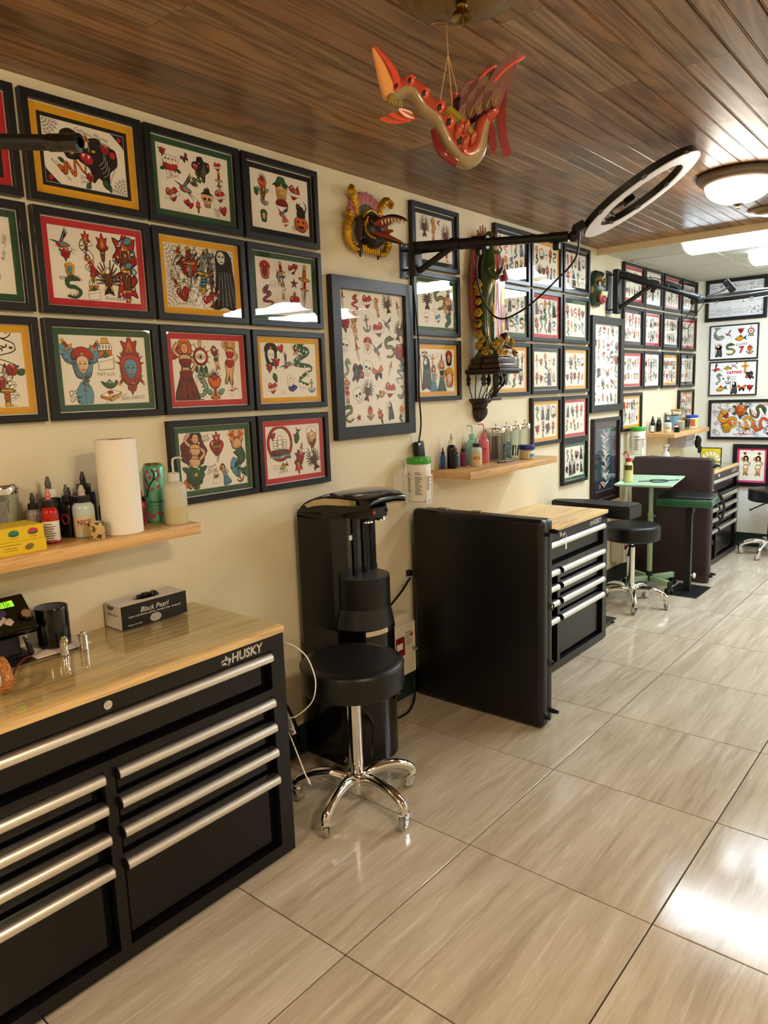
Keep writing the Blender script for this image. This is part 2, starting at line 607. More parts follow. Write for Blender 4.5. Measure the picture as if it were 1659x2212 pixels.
# wooden plank ceiling: edge-and-centre beaded boards
ce = G().box(0, ROOM_X, ROOM_Y0, BEAM_Y, CEIL + .012, CEIL + .07).build('ceiling', M('dark_ceiling_gap', '#120c08', .9), smooth=0)
tag(ce, 'stained wooden beadboard ceiling', None, None, 'structure')
BW = .1304
def plank_mesh(L):
    """section across x (0..BW): two beaded strips, grooves open downwards"""
    w = BW
    sec = [(.0008, .010), (.0012, .0045), (.0034, 0), (.0048, .0000), (.0062, .0042), (.0076, 0)]
    sec += [(w / 2 - .0066, 0), (w / 2 - .0052, .0042), (w / 2 - .0038, 0), (w / 2 - .0018, 0), (w / 2, .0046), (w / 2 + .0018, 0), (w / 2 + .0066, 0)]
    sec += [(w - .0034, 0), (w - .0012, .0045), (w - .0008, .010)]
    g = G()
    n = len(sec)
    g.add([(x, .0006, z) for x, z in sec] + [(x, L - .0006, z) for x, z in sec],
          [(i, i + 1, n + i + 1, n + i) for i in range(n - 1)] + [tuple(range(n)), tuple(range(2 * n - 1, n - 1, -1))])
    return g
pc = {}
rng = random.Random(5)
jy = [-2.6 + .0] + [1.758 + .592 * k for k in range(-6, 6)] + [BEAM_Y]
fixed = {1.381: [2.36], 1.2506: [2.936], 1.1202: [1.758, 2.36], .9898: [2.936], .8594: [2.36], .729: [2.94], .4682: [2.94], .3378: [2.36]}
rest = G()
k = 0
x = 1.381 - 11 * BW
while x < ROOM_X:
    cuts = None
    for fx, fy in fixed.items():
        if abs(fx - x) < .01:
            cuts = list(fy) + [fy[-1] + 1.78] + [fy[0] - 1.78, fy[0] - 2.96]
    if cuts is None:
        s0 = rng.randrange(4)
        cuts = [jy[1] + .592 * q for q in range(s0, 12, rng.choice([3, 4, 4]))]
    ys = [ROOM_Y0] + sorted(c for c in cuts if ROOM_Y0 + .2 < c < BEAM_Y - .2) + [BEAM_Y]
    for a, b in zip(ys, ys[1:]):
        if x + BW > ROOM_X + .001:
            continue
        if x > 2.6 or b < .3:
            q = plank_mesh(b - a)
            rest.add([(p[0] + x, p[1] + a, p[2] + CEIL) for p in q.v], q.f)
            continue
        x0 = x
        key = round(b - a, 3)
        if key not in pc:
            pc[key] = plank_mesh(b - a).mesh('ceiling_plank', PLANK, 0)
        put('ceiling_plank', pc[key], ce, (x0, a, CEIL))
    x += BW
o = rest.build('ceiling_plank_rest', PLANK, ce, smooth=0); o['kind'] = 'stuff'

tag(G().box(0, ROOM_X, BEAM_Y, BEAM_Y + .02, 2.368, 2.47).build('trim_1', BEIGE, smooth=0), 'beige painted board where the wooden ceiling ends', None, None, 'structure')

# drop ceiling with lay-in panels
TB = M('ceiling_grid_metal', '#c9c8bd', .5)
dc = G()
gx = [0.] + [.55 + .61 * k for k in range(10)] + [ROOM_X]
gy = [BEAM_Y + .02, 5.465, 6.075, 6.685, ROOM_Y1]
for xx in gx[1:-1]:
    dc.box(xx - .012, xx + .012, gy[0], gy[-1], DROP - .004, DROP)
for yy in gy[1:-1]:
    dc.box(0, ROOM_X, yy - .012, yy + .012, DROP - .0042, DROP + .0002)
dc.box(0, .02, gy[0], gy[-1], DROP - .004, DROP).box(.02, ROOM_X, gy[-1] - .02, gy[-1], DROP - .004, DROP).box(0, ROOM_X, gy[0], gy[0] + .015, DROP - .004, DROP)
dc.box(0, ROOM_X, gy[0], gy[-1], DROP + .03, DROP + .06)
dc = tag(dc.build('ceiling', TB, smooth=0), 'white speckled lay-in panel ceiling at the far end', None, None, 'structure')
rest = G()
for i in range(len(gx) - 1):
    for j in range(4):
        g = G().box(gx[i] + .004, gx[i + 1] - .004, gy[j] + .004, gy[j + 1] - .004, DROP + .0006, DROP + .014)
        if gx[i] < 2.3:
            c = Vector(((gx[i] + gx[i + 1]) / 2, (gy[j] + gy[j + 1]) / 2, DROP))
            g.v = [tuple(Vector(p) - c) for p in g.v]
            q = put('ceiling_panel', g.mesh('ceiling_panel', ACOUS, 0), dc, c)
        else:
            rest.add(g.v, g.f)
o = rest.build('ceiling_panel_rest', ACOUS, dc, smooth=0); o['kind'] = 'stuff'

# ------------------------------------------------------------------ ceiling lamps
BOWL = M('lit_bowl_glass', '#ffffff', .4, em=DOME_C, es=DOME_E)
BOWLW = M('lit_bowl_glass_bright', '#ffffff', .4, em=(1.0, .90, .76), es=DOME_E * .25)
BOWLF = M('lit_bowl_glass_far', '#ffffff', .4, em=DOME_C, es=DOME_E * .22)
LENS = M('lit_fluorescent_lens', '#ffffff', .4, em=TUBE_C, es=TUBE_E)
def dome(x, y, z, label, bowl, s=1.):
    t = thing('dome_ceiling_lamp', label, 'ceiling lamp', (x, y, z), 0, 'bowl ceiling lamps')
    G().lathe([(.10 * s, 0), (.176 * s, -.001), (.182 * s, -.010), (.178 * s, -.018), (.170 * s, -.022), (.160 * s, -.034), (.148 * s, -.044), (.142 * s, -.046), (.135 * s, -.040)], n=40, close=False).build('rim', BRONZE, t)
    pr = [(.141 * s * cos(a), -.044 - .082 * s * sin(a) ** .9) for a in [pi / 2 * k / 10 for k in range(10)]] + [(.012, -.044 - .082 * s), (0, -.044 - .082 * s)]
    G().lathe(pr, n=40, close=False).build('glass_bowl', bowl, t)
    G().lathe([(0, -.122 * s), (.022, -.124 * s), (.024, -.130 * s), (.012, -.134 * s), (.006, -.138 * s), (.009, -.143 * s), (.008, -.149 * s), (0, -.151 * s)], n=16).build('finial', BRONZE, t)
    return t
dome(1.20, 3.69, CEIL, 'lit glass bowl ceiling lamp near the ring light', BOWLW)
dome(2.75, .85, CEIL, 'lit glass bowl ceiling lamp above the viewer', BOWL)
dome(5.70, 5.15, DROP - .004, 'lit glass bowl ceiling lamp across the room', BOWLF)
dome(4.3, 1.2, CEIL, 'added lit glass bowl ceiling lamp, unseen behind the viewer to the right', BOWL)  # extra off-frame bowl, added to light the room
dome(1.3, -1.3, CEIL, 'lit glass bowl ceiling lamp behind the viewer', BOWL)

def tube_lamp(x, y, label, L=1.22, w=.30):
    t = thing('fluorescent_fixture', label, 'ceiling lamp', (x, y, DROP - .004), 0, 'fluorescent wrap fixtures')
    prof = [(-w / 2, 0), (-w / 2, -.022), (-w * .40, -.050), (-w * .2, -.064), (0, -.067), (w * .2, -.064), (w * .40, -.050), (w / 2, -.022), (w / 2, 0)]
    G().prism(prof, .012, L - .012, lambda u, v, q: (q, u, v)).build('lens', LENS, t)
    for a, b in ((0, .0118), (L - .0118, L)):
        G().prism([(u * 1.01, v * 1.02) for u, v in prof], a, b, lambda u, v, q: (q, u, v)).build('end_cap', WHITE, t)
    return t
tube_lamp(.53, 5.13, 'long fluorescent fixture nearest the wooden ceiling')
tube_lamp(.71, 6.02, 'fluorescent fixture nearer the end wall')
tube_lamp(3.0, 5.13, 'added fluorescent fixture, unseen further across the drop ceiling')  # copy of the visible fixtures, added out of view for its light
tube_lamp(3.2, 6.02, 'second added fluorescent fixture, unseen further across the drop ceiling')  # likewise an added, unseen light source

# brass ceiling dishes
def dish(x, y, label, chain=True):
    t = thing('ceiling_fan_mount', label, 'ceiling fixture', (x, y, CEIL), 0)
    G().lathe([(.03, 0), (.142, 0), (.146, -.003), (.140, -.008), (.122, -.011), (.108, -.013), (.100, -.018), (.080, -.024), (.05, -.026), (.03, -.027), (0, -.027)], n=44, close=False).build('brass_dish', BRASS, t)
    G().lathe([(.012, -.027), (.014, -.030), (.011, -.034), (.016, -.040), (.024, -.052), (.028, -.056), (.025, -.057), (.014, -.050), (.0, -.048)], n=24, close=False).build('bell_cup', BRASS, t)
    g = G()
    for k in range(9):
        g.ell((0.004, 0, -.051 - k * .0034), .0018, 8)
    g.build('pull_chain', BRASS, t)
    return t
dish(1.137, 1.564, 'round brass dish with bell cup above the carved dragon')
dish(1.16, 4.58, 'round brass dish beyond the lit bowl lamp')

# ------------------------------------------------------------------ printed flash art (flat print on the sheets)
INK = {'k': '#16120f', 'r': '#b5201f', 'g': '#2f5a34', 'y': '#dda62a', 'b': '#5f93ac', 's': '#e0a878', 'o': '#d4651f', 'w': '#f3ead8', 'p': '#7a2d52',
       'e': '#8f8a83', 'n': '#6d3a1e', 'd': '#7d1517', 'l': '#7fa07c', 'm': '#e0437c', 'v': '#4a3f8c', 'f': '#e9c3a0', 'c': '#1f3444'}
INKS = list(INK)
INKM = [M('ink_' + k, INK[k], .75, spec=.2) for k in INKS]

def circ(cx, cy, rx, ry=None, n=14, rot=0., lob=0, amp=0.):
    ry = rx if ry is None else ry
    o = []
    for i in range(n):
        a = 2 * pi * i / n
        q = 1 + amp * cos(lob * a)
        x, y = rx * q * cos(a), ry * q * sin(a)
        o.append((cx + x * cos(rot) - y * sin(rot), cy + x * sin(rot) + y * cos(rot)))
    return o

class Art:
    def __init__(s, seed=0):
        s.g = G()
        s.r = random.Random(seed)
        s.begin(0, 0, 1)
    def begin(s, x, y, sc_, rot=0., flip=1):
        s.x, s.y, s.s, s.c, s.sn, s.fl = x, y, sc_, cos(rot), sin(rot), flip
        s.z = 0
        return s
    lim = None
    def P(s, u, v):
        u *= s.fl
        x, y = s.x + s.s * (u * s.c - v * s.sn), s.y + s.s * (u * s.sn + v * s.c)
        if s.lim:
            x, y = max(-s.lim[0], min(s.lim[0], x)), max(-s.lim[1], min(s.lim[1], y))
        return (x, y, s.z * .00004)
    def poly(s, pts, c):
        s.z += 1
        s.g.add([s.P(u, v) for u, v in pts], [tuple(range(len(pts)))], INKS.index(c))
    def fill(s, pts, c, ol=.018):
        if ol:
            n = len(pts)
            ar = sum(pts[i][0] * pts[(i + 1) % n][1] - pts[(i + 1) % n][0] * pts[i][1] for i in range(n))
            sg = 1 if ar > 0 else -1
            o = []
            for i in range(n):
                (ax, ay), (bx, by), (cx, cy) = pts[i - 1], pts[i], pts[(i + 1) % n]
                d1 = Vector((bx - ax, by - ay)); d2 = Vector((cx - bx, cy - by))
                if d1.length < 1e-7 or d2.length < 1e-7:
                    o.append((bx, by)); continue
                d1.normalize(); d2.normalize()
                nn = Vector((d1.y + d2.y, -d1.x - d2.x)) * sg
                if nn.length < 1e-4:
                    nn = Vector((d1.y, -d1.x)) * sg
                nn.normalize()
                k = 1 / max(.45, nn.dot(Vector((d1.y, -d1.x)) * sg))
                o.append((bx + nn.x * ol * k, by + nn.y * ol * k))
            s.poly(o, 'k')
        s.poly(pts, c)
        if ol and s.hatch and c not in 'kw' and len(pts) >= 8:
            cx, cy = sum(p[0] for p in pts) / len(pts), sum(p[1] for p in pts) / len(pts)
            R_ = max(math.hypot(p[0] - cx, p[1] - cy) for p in pts)
            if R_ > .1:
                vs, fs = [], []
                s.z += 1
                n = len(pts)
                for i in range(n):
                    (ax, ay), (bx, by) = pts[i], pts[(i + 1) % n]
                    for f in (.25, .75):
                        px, py = ax + (bx - ax) * f, ay + (by - ay) * f
                        if (px - cx) * -.45 + (py - cy) * -.85 < .12 * R_:
                            continue
                        L = .30 + .18 * ((i * 7 + int(f * 4)) % 3)
                        wx, wy = (bx - ax) * .13, (by - ay) * .13
                        b = len(vs)
                        vs += [s.P(px - wx, py - wy), s.P(px + wx, py + wy), s.P(px + (cx - px) * L, py + (cy - py) * L)]
                        fs.append((b, b + 1, b + 2))
                if fs:
                    s.g.add(vs, fs, 0)
    hatch = True
    def line(s, pts, w=.02, c='k', w2=None):
        s.z += 1
        n = len(pts)
        if n < 2:
            return
        vs = []
        for i, (u, v) in enumerate(pts):
            a, b = pts[max(0, i - 1)], pts[min(n - 1, i + 1)]
            d = Vector((b[0] - a[0], b[1] - a[1]))
            d = d.normalized() if d.length > 1e-9 else Vector((1, 0))
            ww = w if w2 is None else w + (w2 - w) * i / (n - 1)
            vs += [s.P(u - d.y * ww / 2, v + d.x * ww / 2), s.P(u + d.y * ww / 2, v - d.x * ww / 2)]
        s.g.add(vs, [(2 * i, 2 * i + 1, 2 * i + 3, 2 * i + 2) for i in range(n - 1)], INKS.index(c))
    def leaf(s, x, y, L, a, c='g', w=.3, ol=.014):
        pts = spl([(0, 0), (L * .4, w * L), (L, 0), (L * .4, -w * L)], True, 3)
        q = [(x + u * cos(a) - v * sin(a), y + u * sin(a) + v * cos(a)) for u, v in pts]
        s.fill(q, c, ol)
        s.line([(x, y), (x + L * .8 * cos(a), y + L * .8 * sin(a))], .012)
    def word(s, t, x, y, w, rot=0., c='k', shear=.35, bold=.0):
        fs, tw = text_polys(t, bold, shear)
        k = w / tw
        s.z += 1
        for f in fs:
            s.g.add([s.P(x + k * (u * cos(rot) - v * sin(rot)), y + k * (u * sin(rot) + v * cos(rot))) for u, v in f], [tuple(range(len(f)))], INKS.index(c))
    # ---- motifs, each about 1 tall
    def rose(s, c='r', leaves=3):
        for k in range(leaves):
            a = 2 * pi * k / leaves + .5
            s.leaf(.26 * cos(a), .26 * sin(a), .26, a)
        s.fill(circ(0, 0, .32, n=28, lob=7, amp=.08), c, .022)
        for r, a0 in ((.24, 0.), (.17, 2.), (.10, 4.)):
            s.line([(r * cos(a0 + t * .35), r * sin(a0 + t * .35)) for t in range(13)], .028)
        s.fill(circ(.03, .02, .06), 'd' if c == 'r' else 'y', .015)
        s.line([(.2 * cos(t * .3 + .6), .27 * sin(t * .3 + .6)) for t in range(5)], .03, 'w')
    def heart(s, banner=True, c='r', word=None):
        s.fill(spl([(0, -.42), (-.34, -.05), (-.40, .20), (-.22, .36), (0, .22), (.22, .36), (.40, .20), (.34, -.05)], True, 4), c, .022)
        s.line(spl([(-.28, .12), (-.26, .24), (-.16, .28)], False, 4), .035, 'w')
        if banner:
            s.fill([(-.5, -.02), (-.2, -.06), (.2, .02), (.5, .12), (.5, -.06), (.2, -.16), (-.2, -.24), (-.5, -.2)], 'w', .02)
            if word:
                s.word(word, 0, -.1, .6, .12, shear=0)
            else:
                s.line([(-.35 + .06 * t, -.13 + .05 * sin(t * 2.2) + .012 * t) for t in range(13)], .02)
    def dagger(s, h='r'):
        s.fill([(-.06, .08), (.06, .08), (.05, -.3), (0, -.5), (-.05, -.3)], 'w', .018)
        s.poly([(0, .08), (.06, .08), (.05, -.3), (0, -.5)], 'e')
        s.fill(circ(0, .1, .19, .035, 12), 'y', .016)
        s.fill([(-.045, .13), (.045, .13), (.055, .25), (.04, .36), (-.04, .36), (-.055, .25)], h, .016)
        for q in (.18, .24, .30):
            s.line([(-.05, q), (.05, q + .02)], .018)
        s.fill(circ(0, .41, .055), 'y', .014)
    def snake(s, c='g', c2='y', ph=0.):
        pts = spl([(.05, -.5), (-.2, -.34), (.22, -.16), (-.24, .04), (.2, .2), (-.1, .34), (.06, .44)], False, 7)
        s.line(pts, .05, 'k', .18)
        s.line(pts, .03, c, .13)
        for i in range(3, len(pts) - 2, 2):
            (a, b), (d, e) = pts[i], pts[i + 1]
            nx, ny = -(e - b), d - a
            L = math.hypot(nx, ny) or 1
            s.line([(a, b), (a + nx / L * .05, b + ny / L * .05)], .025, c2)
        s.fill(circ(.08, .45, .11, .07, 12, .5), c, .018)
        s.fill(circ(.11, .47, .02), 'y', .01)
        s.line([(.17, .48), (.27, .52), (.33, .49)], .015, 'r')
    def swallow(s, c='b', wing='k'):
        s.line([(-.1, -.05), (.25, -.42)], .05, 'k', .01); s.line([(-.1, -.05), (.12, -.5)], .05, 'k', .01)
        for a in ((-.15, .1, .3, .5), (-.1, 0, -.5, .35)):
            x, y, tx, ty = a
            for q in range(4):
                f = q / 4
                s.line([(x, y), (tx * (1 - f * .35) + f * .1, ty - f * .28)], .11, 'k', .015)
            s.line([(x, y), (tx * .7, ty * .75)], .06, c, .01)
            s.line([(x, y), (tx * .5, ty * .4)], .05, 'r', .01)
        s.fill(spl([(-.36, .08), (-.22, .14), (0, .02), (.1, -.14), (-.06, -.12), (-.26, -.06)], True, 4), c, .018)
        s.fill(spl([(-.26, .0), (-.1, -.02), (.04, -.13), (-.14, -.1)], True, 3), 'o', .008)
        s.fill(circ(-.28, .07, .07), 'r', .012)
        s.line([(-.34, .07), (-.45, .05)], .04, 'y', .005)
    def eagle(s, c='n', body='n'):
        for sg in (-1, 1):
            for q in range(7):
                a = 1.45 - q * .26
                L = .52 - .035 * q
                s.line([(sg * .05, .05 - .03 * q), (sg * (.05 + L * cos(a)), .02 - .03 * q + L * sin(a))], .09, 'k', .03)
                s.line([(sg * .07, .05 - .03 * q), (sg * (.04 + L * .85 * cos(a)), .02 - .03 * q + L * .85 * sin(a))], .04, c if q % 2 else 'e', .01)
        s.fill(spl([(0, .2), (.1, .05), (.1, -.2), (0, -.36), (-.1, -.2), (-.1, .05)], True, 4), body, .02)
        for q in range(4):
            s.line([(-.06, .02 - q * .08), (0, -.03 - q * .08), (.06, .02 - q * .08)], .018)
        s.fill([(-.1, -.3), (0, -.26), (.1, -.3), (.16, -.5), (0, -.44), (-.16, -.5)], 'k', .01)
        s.fill(circ(-.03, .2, .09, .08), 'w', .018)
        s.fill([(-.1, .22), (-.2, .16), (-.17, .1), (-.08, .16)], 'y', .014)
        s.poly(circ(-.06, .22, .018, n=8), 'k')
        for x in (-.12, .1):
            s.line([(x * .5, -.25), (x, -.36), (x * 1.6, -.34)], .035, 'y')
    def skull(s, c='w', hat=None):
        s.fill(spl([(0, .4), (.3, .3), (.34, .05), (.2, -.12), (.18, -.34), (0, -.38), (-.18, -.34), (-.2, -.12), (-.34, .05), (-.3, .3)], True, 4), c, .022)
        for x in (-.14, .14):
            s.poly(circ(x, .04, .095, .08), 'k')
        s.poly([(0, -.02), (.05, -.12), (-.05, -.12)], 'k')
        for q in range(5):
            s.line([(-.12 + q * .06, -.2), (-.12 + q * .06, -.33)], .014)
        s.line([(-.15, -.24), (.15, -.24)], .014)
        if hat:
            s.fill([(-.42, .26), (.42, .26), (.2, .34), (.16, .52), (-.16, .52), (-.2, .34)], hat, .018)
    def lady(s, dress='r', hair='k', skirt=False):
        s.fill(spl([(0, .5), (.11, .42), (.12, .26), (.02, .22), (-.12, .27), (-.11, .42)], True, 3), hair, .012)
        if skirt:
            s.fill(spl([(-.04, .1), (.06, .1), (.1, -.1), (.22, -.46), (0, -.5), (-.22, -.46), (-.1, -.1)], True, 3), dress, .018)
            for q in (-.1, 0, .1):
                s.line([(q * .3, 0), (q * 1.3, -.44)], .014)
        else:
            s.fill(spl([(-.09, -.02), (.09, -.02), (.11, -.14), (.08, -.32), (.1, -.5), (.03, -.5), (.0, -.3), (-.05, -.5), (-.11, -.49), (-.07, -.3), (-.11, -.14)], True, 3), 's', .016)
        s.line(spl([(-.08, .2), (-.2, .3), (-.12, .42)], False, 4), .07, 'k'); s.line(spl([(-.08, .2), (-.2, .3), (-.12, .42)], False, 4), .045, 's')
        s.line(spl([(.08, .2), (.2, .1), (.1, -.02)], False, 4), .07, 'k'); s.line(spl([(.08, .2), (.2, .1), (.1, -.02)], False, 4), .045, 's')
        s.fill(spl([(-.08, .23), (.08, .23), (.1, .12), (.055, .04), (.1, -.06), (-.1, -.06), (-.055, .04), (-.1, .12)], True, 3), 's', .014)
        s.fill(spl([(-.1, .16), (.1, .16), (.06, .06), (-.06, .06)], True, 3), dress, .01)
        s.fill(spl([(-.1, -.02), (.1, -.02), (.09, -.11), (0, -.16), (-.09, -.11)], True, 3), dress, .01)
        s.fill(circ(0, .34, .062, .08), 's', .012)
        s.poly(circ(-.022, .35, .01, n=6), 'k'); s.poly(circ(.022, .35, .01, n=6), 'k'); s.poly(circ(0, .295, .018, .008, 6), 'r')
    def head(s, hair='k', hat='r', skin='f', flame=False):
        if flame:
            for q in range(9):
                a = pi * (.0 + q / 8.)
                s.fill([(.2 * cos(a + .22), .1 + .2 * sin(a + .22)), (.2 * cos(a - .22), .1 + .2 * sin(a - .22)), (.34 * cos(a), .14 + (.3 + .1 * (q % 2)) * sin(a))], hat, .014)
        s.fill(spl([(0, .32), (.2, .26), (.26, .02), (.2, -.26), (.1, -.34), (-.1, -.34), (-.2, -.26), (-.26, .02), (-.2, .26)], True, 4), hair, .02)
        s.fill(spl([(0, .22), (.13, .16), (.15, 0), (.09, -.16), (0, -.24), (-.09, -.16), (-.15, 0), (-.13, .16)], True, 4), skin, .012)
        for x in (-.065, .065):
            s.line([(x - .035, .02), (x, .035), (x + .035, .02)], .018)
            s.poly(circ(x, .012, .014, n=6), 'k')
            s.line([(x - .04, .075), (x + .035, .085)], .012)
        s.line([(.0, .02), (.02, -.06), (-.005, -.07)], .009)
        s.poly(circ(0, -.125, .04, .018, 8), 'r')
        if not flame:
            s.fill(spl([(-.28, .14), (0, .24), (.28, .14), (.24, .34), (0, .44), (-.24, .34)], True, 4), hat, .016)
            s.fill(circ(0, .27, .035), 'y', .012)
    def flame(s):
        s.fill(spl([(0, .5), (.09, .3), (.2, .34), (.16, .12), (.24, .0), (.1, -.12), (-.1, -.12), (-.22, 0), (-.14, .14), (-.2, .32), (-.06, .28)], True, 3), 'r', .02)
        s.fill(spl([(0, .34), (.08, .14), (.1, 0), (0, -.08), (-.1, 0), (-.07, .14)], True, 3), 'o', .01)
        s.fill(spl([(0, .18), (.04, .04), (0, -.05), (-.04, .04)], True, 3), 'y', .006)
        s.fill([(-.1, -.12), (.1, -.12), (.05, -.5), (-.05, -.5)], 'n', .018)
        s.line([(-.08, -.2), (.08, -.2)], .03, 'y'); s.line([(-.06, -.3), (.06, -.28)], .02)
    def panther(s):
        s.fill(spl([(-.1, .46), (.05, .36), (.3, .42), (.42, .15), (.3, -.1), (.36, -.4), (.1, -.3), (0, -.46), (-.14, -.22), (-.4, -.16), (-.42, .04), (-.28, .16), (-.3, .34)], True, 4), 'k', .01)
        s.fill(spl([(-.4, -.02), (-.22, .06), (-.1, -.06), (-.2, -.16), (-.36, -.13)], True, 4), 'r', .01)
        s.fill([(-.36, 0), (-.33, -.07), (-.3, .02)], 'w', 0); s.fill([(-.24, .03), (-.22, -.05), (-.18, .02)], 'w', 0)
        s.fill(circ(-.14, .16, .045, .026, 8, .4), 'y', 0)
        for q in range(4):
            s.line(spl([(.05 + q * .07, .3 - q * .09), (.12 + q * .05, .1 - q * .08), (.04 + q * .05, -.06 - q * .06)], False, 4), .018, 'e')
        s.fill(circ(.28, .3, .07), 'r', .012); s.leaf(.2, -.3, .2, -.8)
    def star(s, a='r', b='k'):
        for i in range(5):
            t = pi / 2 + 2 * pi * i / 5
            for sg, c in ((1, a), (-1, b)):
                s.poly([(0, 0), (.4 * cos(t), .4 * sin(t)), (.16 * cos(t + sg * pi / 5), .16 * sin(t + sg * pi / 5))], c)
    def anchor(s, c='b'):
        s.line([(0, .36), (0, -.4)], .11); s.line([(0, .34), (0, -.36)], .05, c)
        q = [(.3 * cos(t), -.12 + .3 * sin(t)) for t in [pi + pi * k / 10 for k in range(11)]]
        s.line(q, .12); s.line(q, .06, c)
        s.line([(-.2, .22), (.2, .22)], .09); s.line([(-.18, .22), (.18, .22)], .04, c)
        s.line(circ(0, .42, .07) + [(.07, .42)], .035)
        s.line(spl([(-.2, .3), (.15, .1), (-.15, -.1), (.15, -.3)], False, 5), .03, 'y')
    def ship(s, c='r'):
        s.line(circ(0, 0, .44, .47, 24) + [(.44, 0)], .1, 'k'); s.line(circ(0, 0, .44, .47, 24) + [(.44, 0)], .06, c)
        s.fill(spl([(-.3, -.2), (.3, -.2), (.2, -.34), (-.2, -.34)], True, 3), 'n', .016)
        for x, w, h in ((-.18, .12, .2), (0, .15, .3), (.18, .11, .2)):
            for q in range(3):
                y = -.14 + q * h / 3 * 1.2
                s.fill(spl([(x - w / 2, y), (x + w / 2, y + .02), (x + w / 2.4, y + h / 3), (x - w / 2.4, y + h / 3)], True, 3), 'w', .012)
        s.line([(-.4, -.36), (-.1, -.4), (.15, -.34), (.4, -.38)], .05, 'b')
    def web(s, n=7, k=5, R=.9, a0=0., a1=pi / 2, w=.012):
        an = [a0 + (a1 - a0) * i / (n - 1) for i in range(n)]
        for a in an:
            s.line([(0, 0), (R * cos(a), R * sin(a))], w)
        for j in range(1, k + 1):
            r = R * j / (k + .5)
            for a, b in zip(an, an[1:]):
                mth = (a + b) / 2
                s.line([(r * cos(a), r * sin(a)), (r * .86 * cos(mth), r * .86 * sin(mth)), (r * cos(b), r * sin(b))], w)
    def reaper(s):
        s.fill(spl([(0, .46), (.16, .36), (.2, .1), (.26, -.3), (.2, -.5), (0, -.44), (-.2, -.5), (-.16, -.2), (-.12, .1), (-.12, .34)], True, 4), 'k', .012)
        for q in range(5):
            s.line([(-.06 + q * .05, .1), (-.12 + q * .085, -.44)], .014, 'e')
        s.fill(circ(-.02, .32, .08, .1), 'w', .01)
        s.poly(circ(-.05, .34, .02, n=8), 'k'); s.poly(circ(.02, .34, .02, n=8), 'k'); s.line([(-.05, .26), (.02, .26)], .012)
        s.line([(-.28, .48), (-.22, -.48)], .035, 'n')
        s.fill(spl([(-.3, .48), (-.05, .56), (.24, .46), (-.02, .5)], True, 4), 'w', .012)
    def cup(s):
        s.fill(spl([(-.2, .16), (.2, .16), (.16, -.06), (.04, -.14), (-.04, -.14), (-.16, -.06)], True, 3), 'o', .02)
        s.fill([(-.03, -.14), (.03, -.14), (.05, -.36), (-.05, -.36)], 'r', .016); s.fill(circ(0, -.4, .16, .05), 'o', .016)
        for q in range(7):
            a = pi * (q + .5) / 7
            s.line([(.05 * cos(a), .16 + .05 * sin(a)), (.24 * cos(a), .18 + .26 * sin(a))], .06, 'k', .01)
        s.fill(circ(0, .18, .1, .07), 'r', .014)
        s.leaf(.1, -.3, .26, .5, 'l'); s.leaf(-.1, -.3, .26, 2.6, 'l')
    def lamp(s):
        s.fill([(-.36, -.3), (.02, -.4), (.4, -.2), (.04, -.12)], 'w', .016); s.fill([(-.36, -.3), (.02, -.4), (.02, -.48), (-.36, -.38)], 'o', .014); s.fill([(.02, -.4), (.4, -.2), (.4, -.27), (.02, -.48)], 'y', .014)
        s.fill(spl([(-.3, .16), (-.1, .1), (.16, .1), (.24, .2), (.3, .12), (.12, -.04), (-.12, -.04)], True, 3), 'g', .018)
        s.fill(circ(0, .14, .1, .05), 'l', .014); s.line([(0, .18), (0, .24)], .05); s.fill(circ(0, -.2, .1, .05), 'r', .012)
    def castle(s):
        s.fill([(-.24, -.48), (.24, -.44), (.24, -.1), (-.24, -.14)], 'w', .018); s.fill([(-.2, -.12), (.2, -.08), (.2, .1), (-.2, .06)], 'o', .016)
        s.fill([(-.22, .1), (.22, .12), (.18, .3), (-.18, .28)], 'w', .016); s.fill([(-.12, .3), (.12, .32), (.08, .46), (-.08, .45)], 'y', .014)
        for q in range(4):
            s.line([(-.16 + q * .1, .14), (-.16 + q * .1, .26)], .03)
        s.fill([(-.26, -.16), (.26, -.04), (.26, -.14), (-.26, -.26)], 'w', .012); s.fill([(-.14, -.1), (0, .06), (.14, -.06), (0, -.12)], 'g', .012)
    def eye(s):
        for q in range(12):
            a = 2 * pi * q / 12
            s.line([(.2 * cos(a), .2 * sin(a)), (.42 * cos(a), .42 * sin(a))], .06, 'k', .005)
        s.fill(circ(0, 0, .27, n=18), 'r', .02); s.fill(circ(0, 0, .2, n=16), 'w', .016)
        s.fill(spl([(-.16, 0), (0, .09), (.16, 0), (0, -.08)], True, 3), 'f', .014); s.poly(circ(0, 0, .055), 'k')
        s.fill([(-.05, .3), (.05, .3), (.05, .5), (-.05, .5)], 's', .014)
        for q in (-.16, 0, .16):
            s.leaf(q, -.3, .2, -pi / 2 + q, 'g')
    def horse(s, c='l'):
        pts = spl([(.18, .3), (.05, .4), (-.06, .26), (.06, .08), (.14, -.1), (.02, -.3), (-.14, -.34), (-.12, -.46), (.02, -.46)], False, 6)
        s.line(pts, .24, 'k', .06); s.line(pts, .18, c, .02)
        s.fill(spl([(.1, .38), (.3, .3), (.3, .24), (.1, .26)], True, 3), c, .016)
        for q in range(5):
            s.line([(-.02 + .02 * q, .3 - q * .12), (-.16 + .03 * q, .3 - q * .12)], .05, 'k', .005)
        s.poly(circ(.1, .33, .022, n=8), 'k')
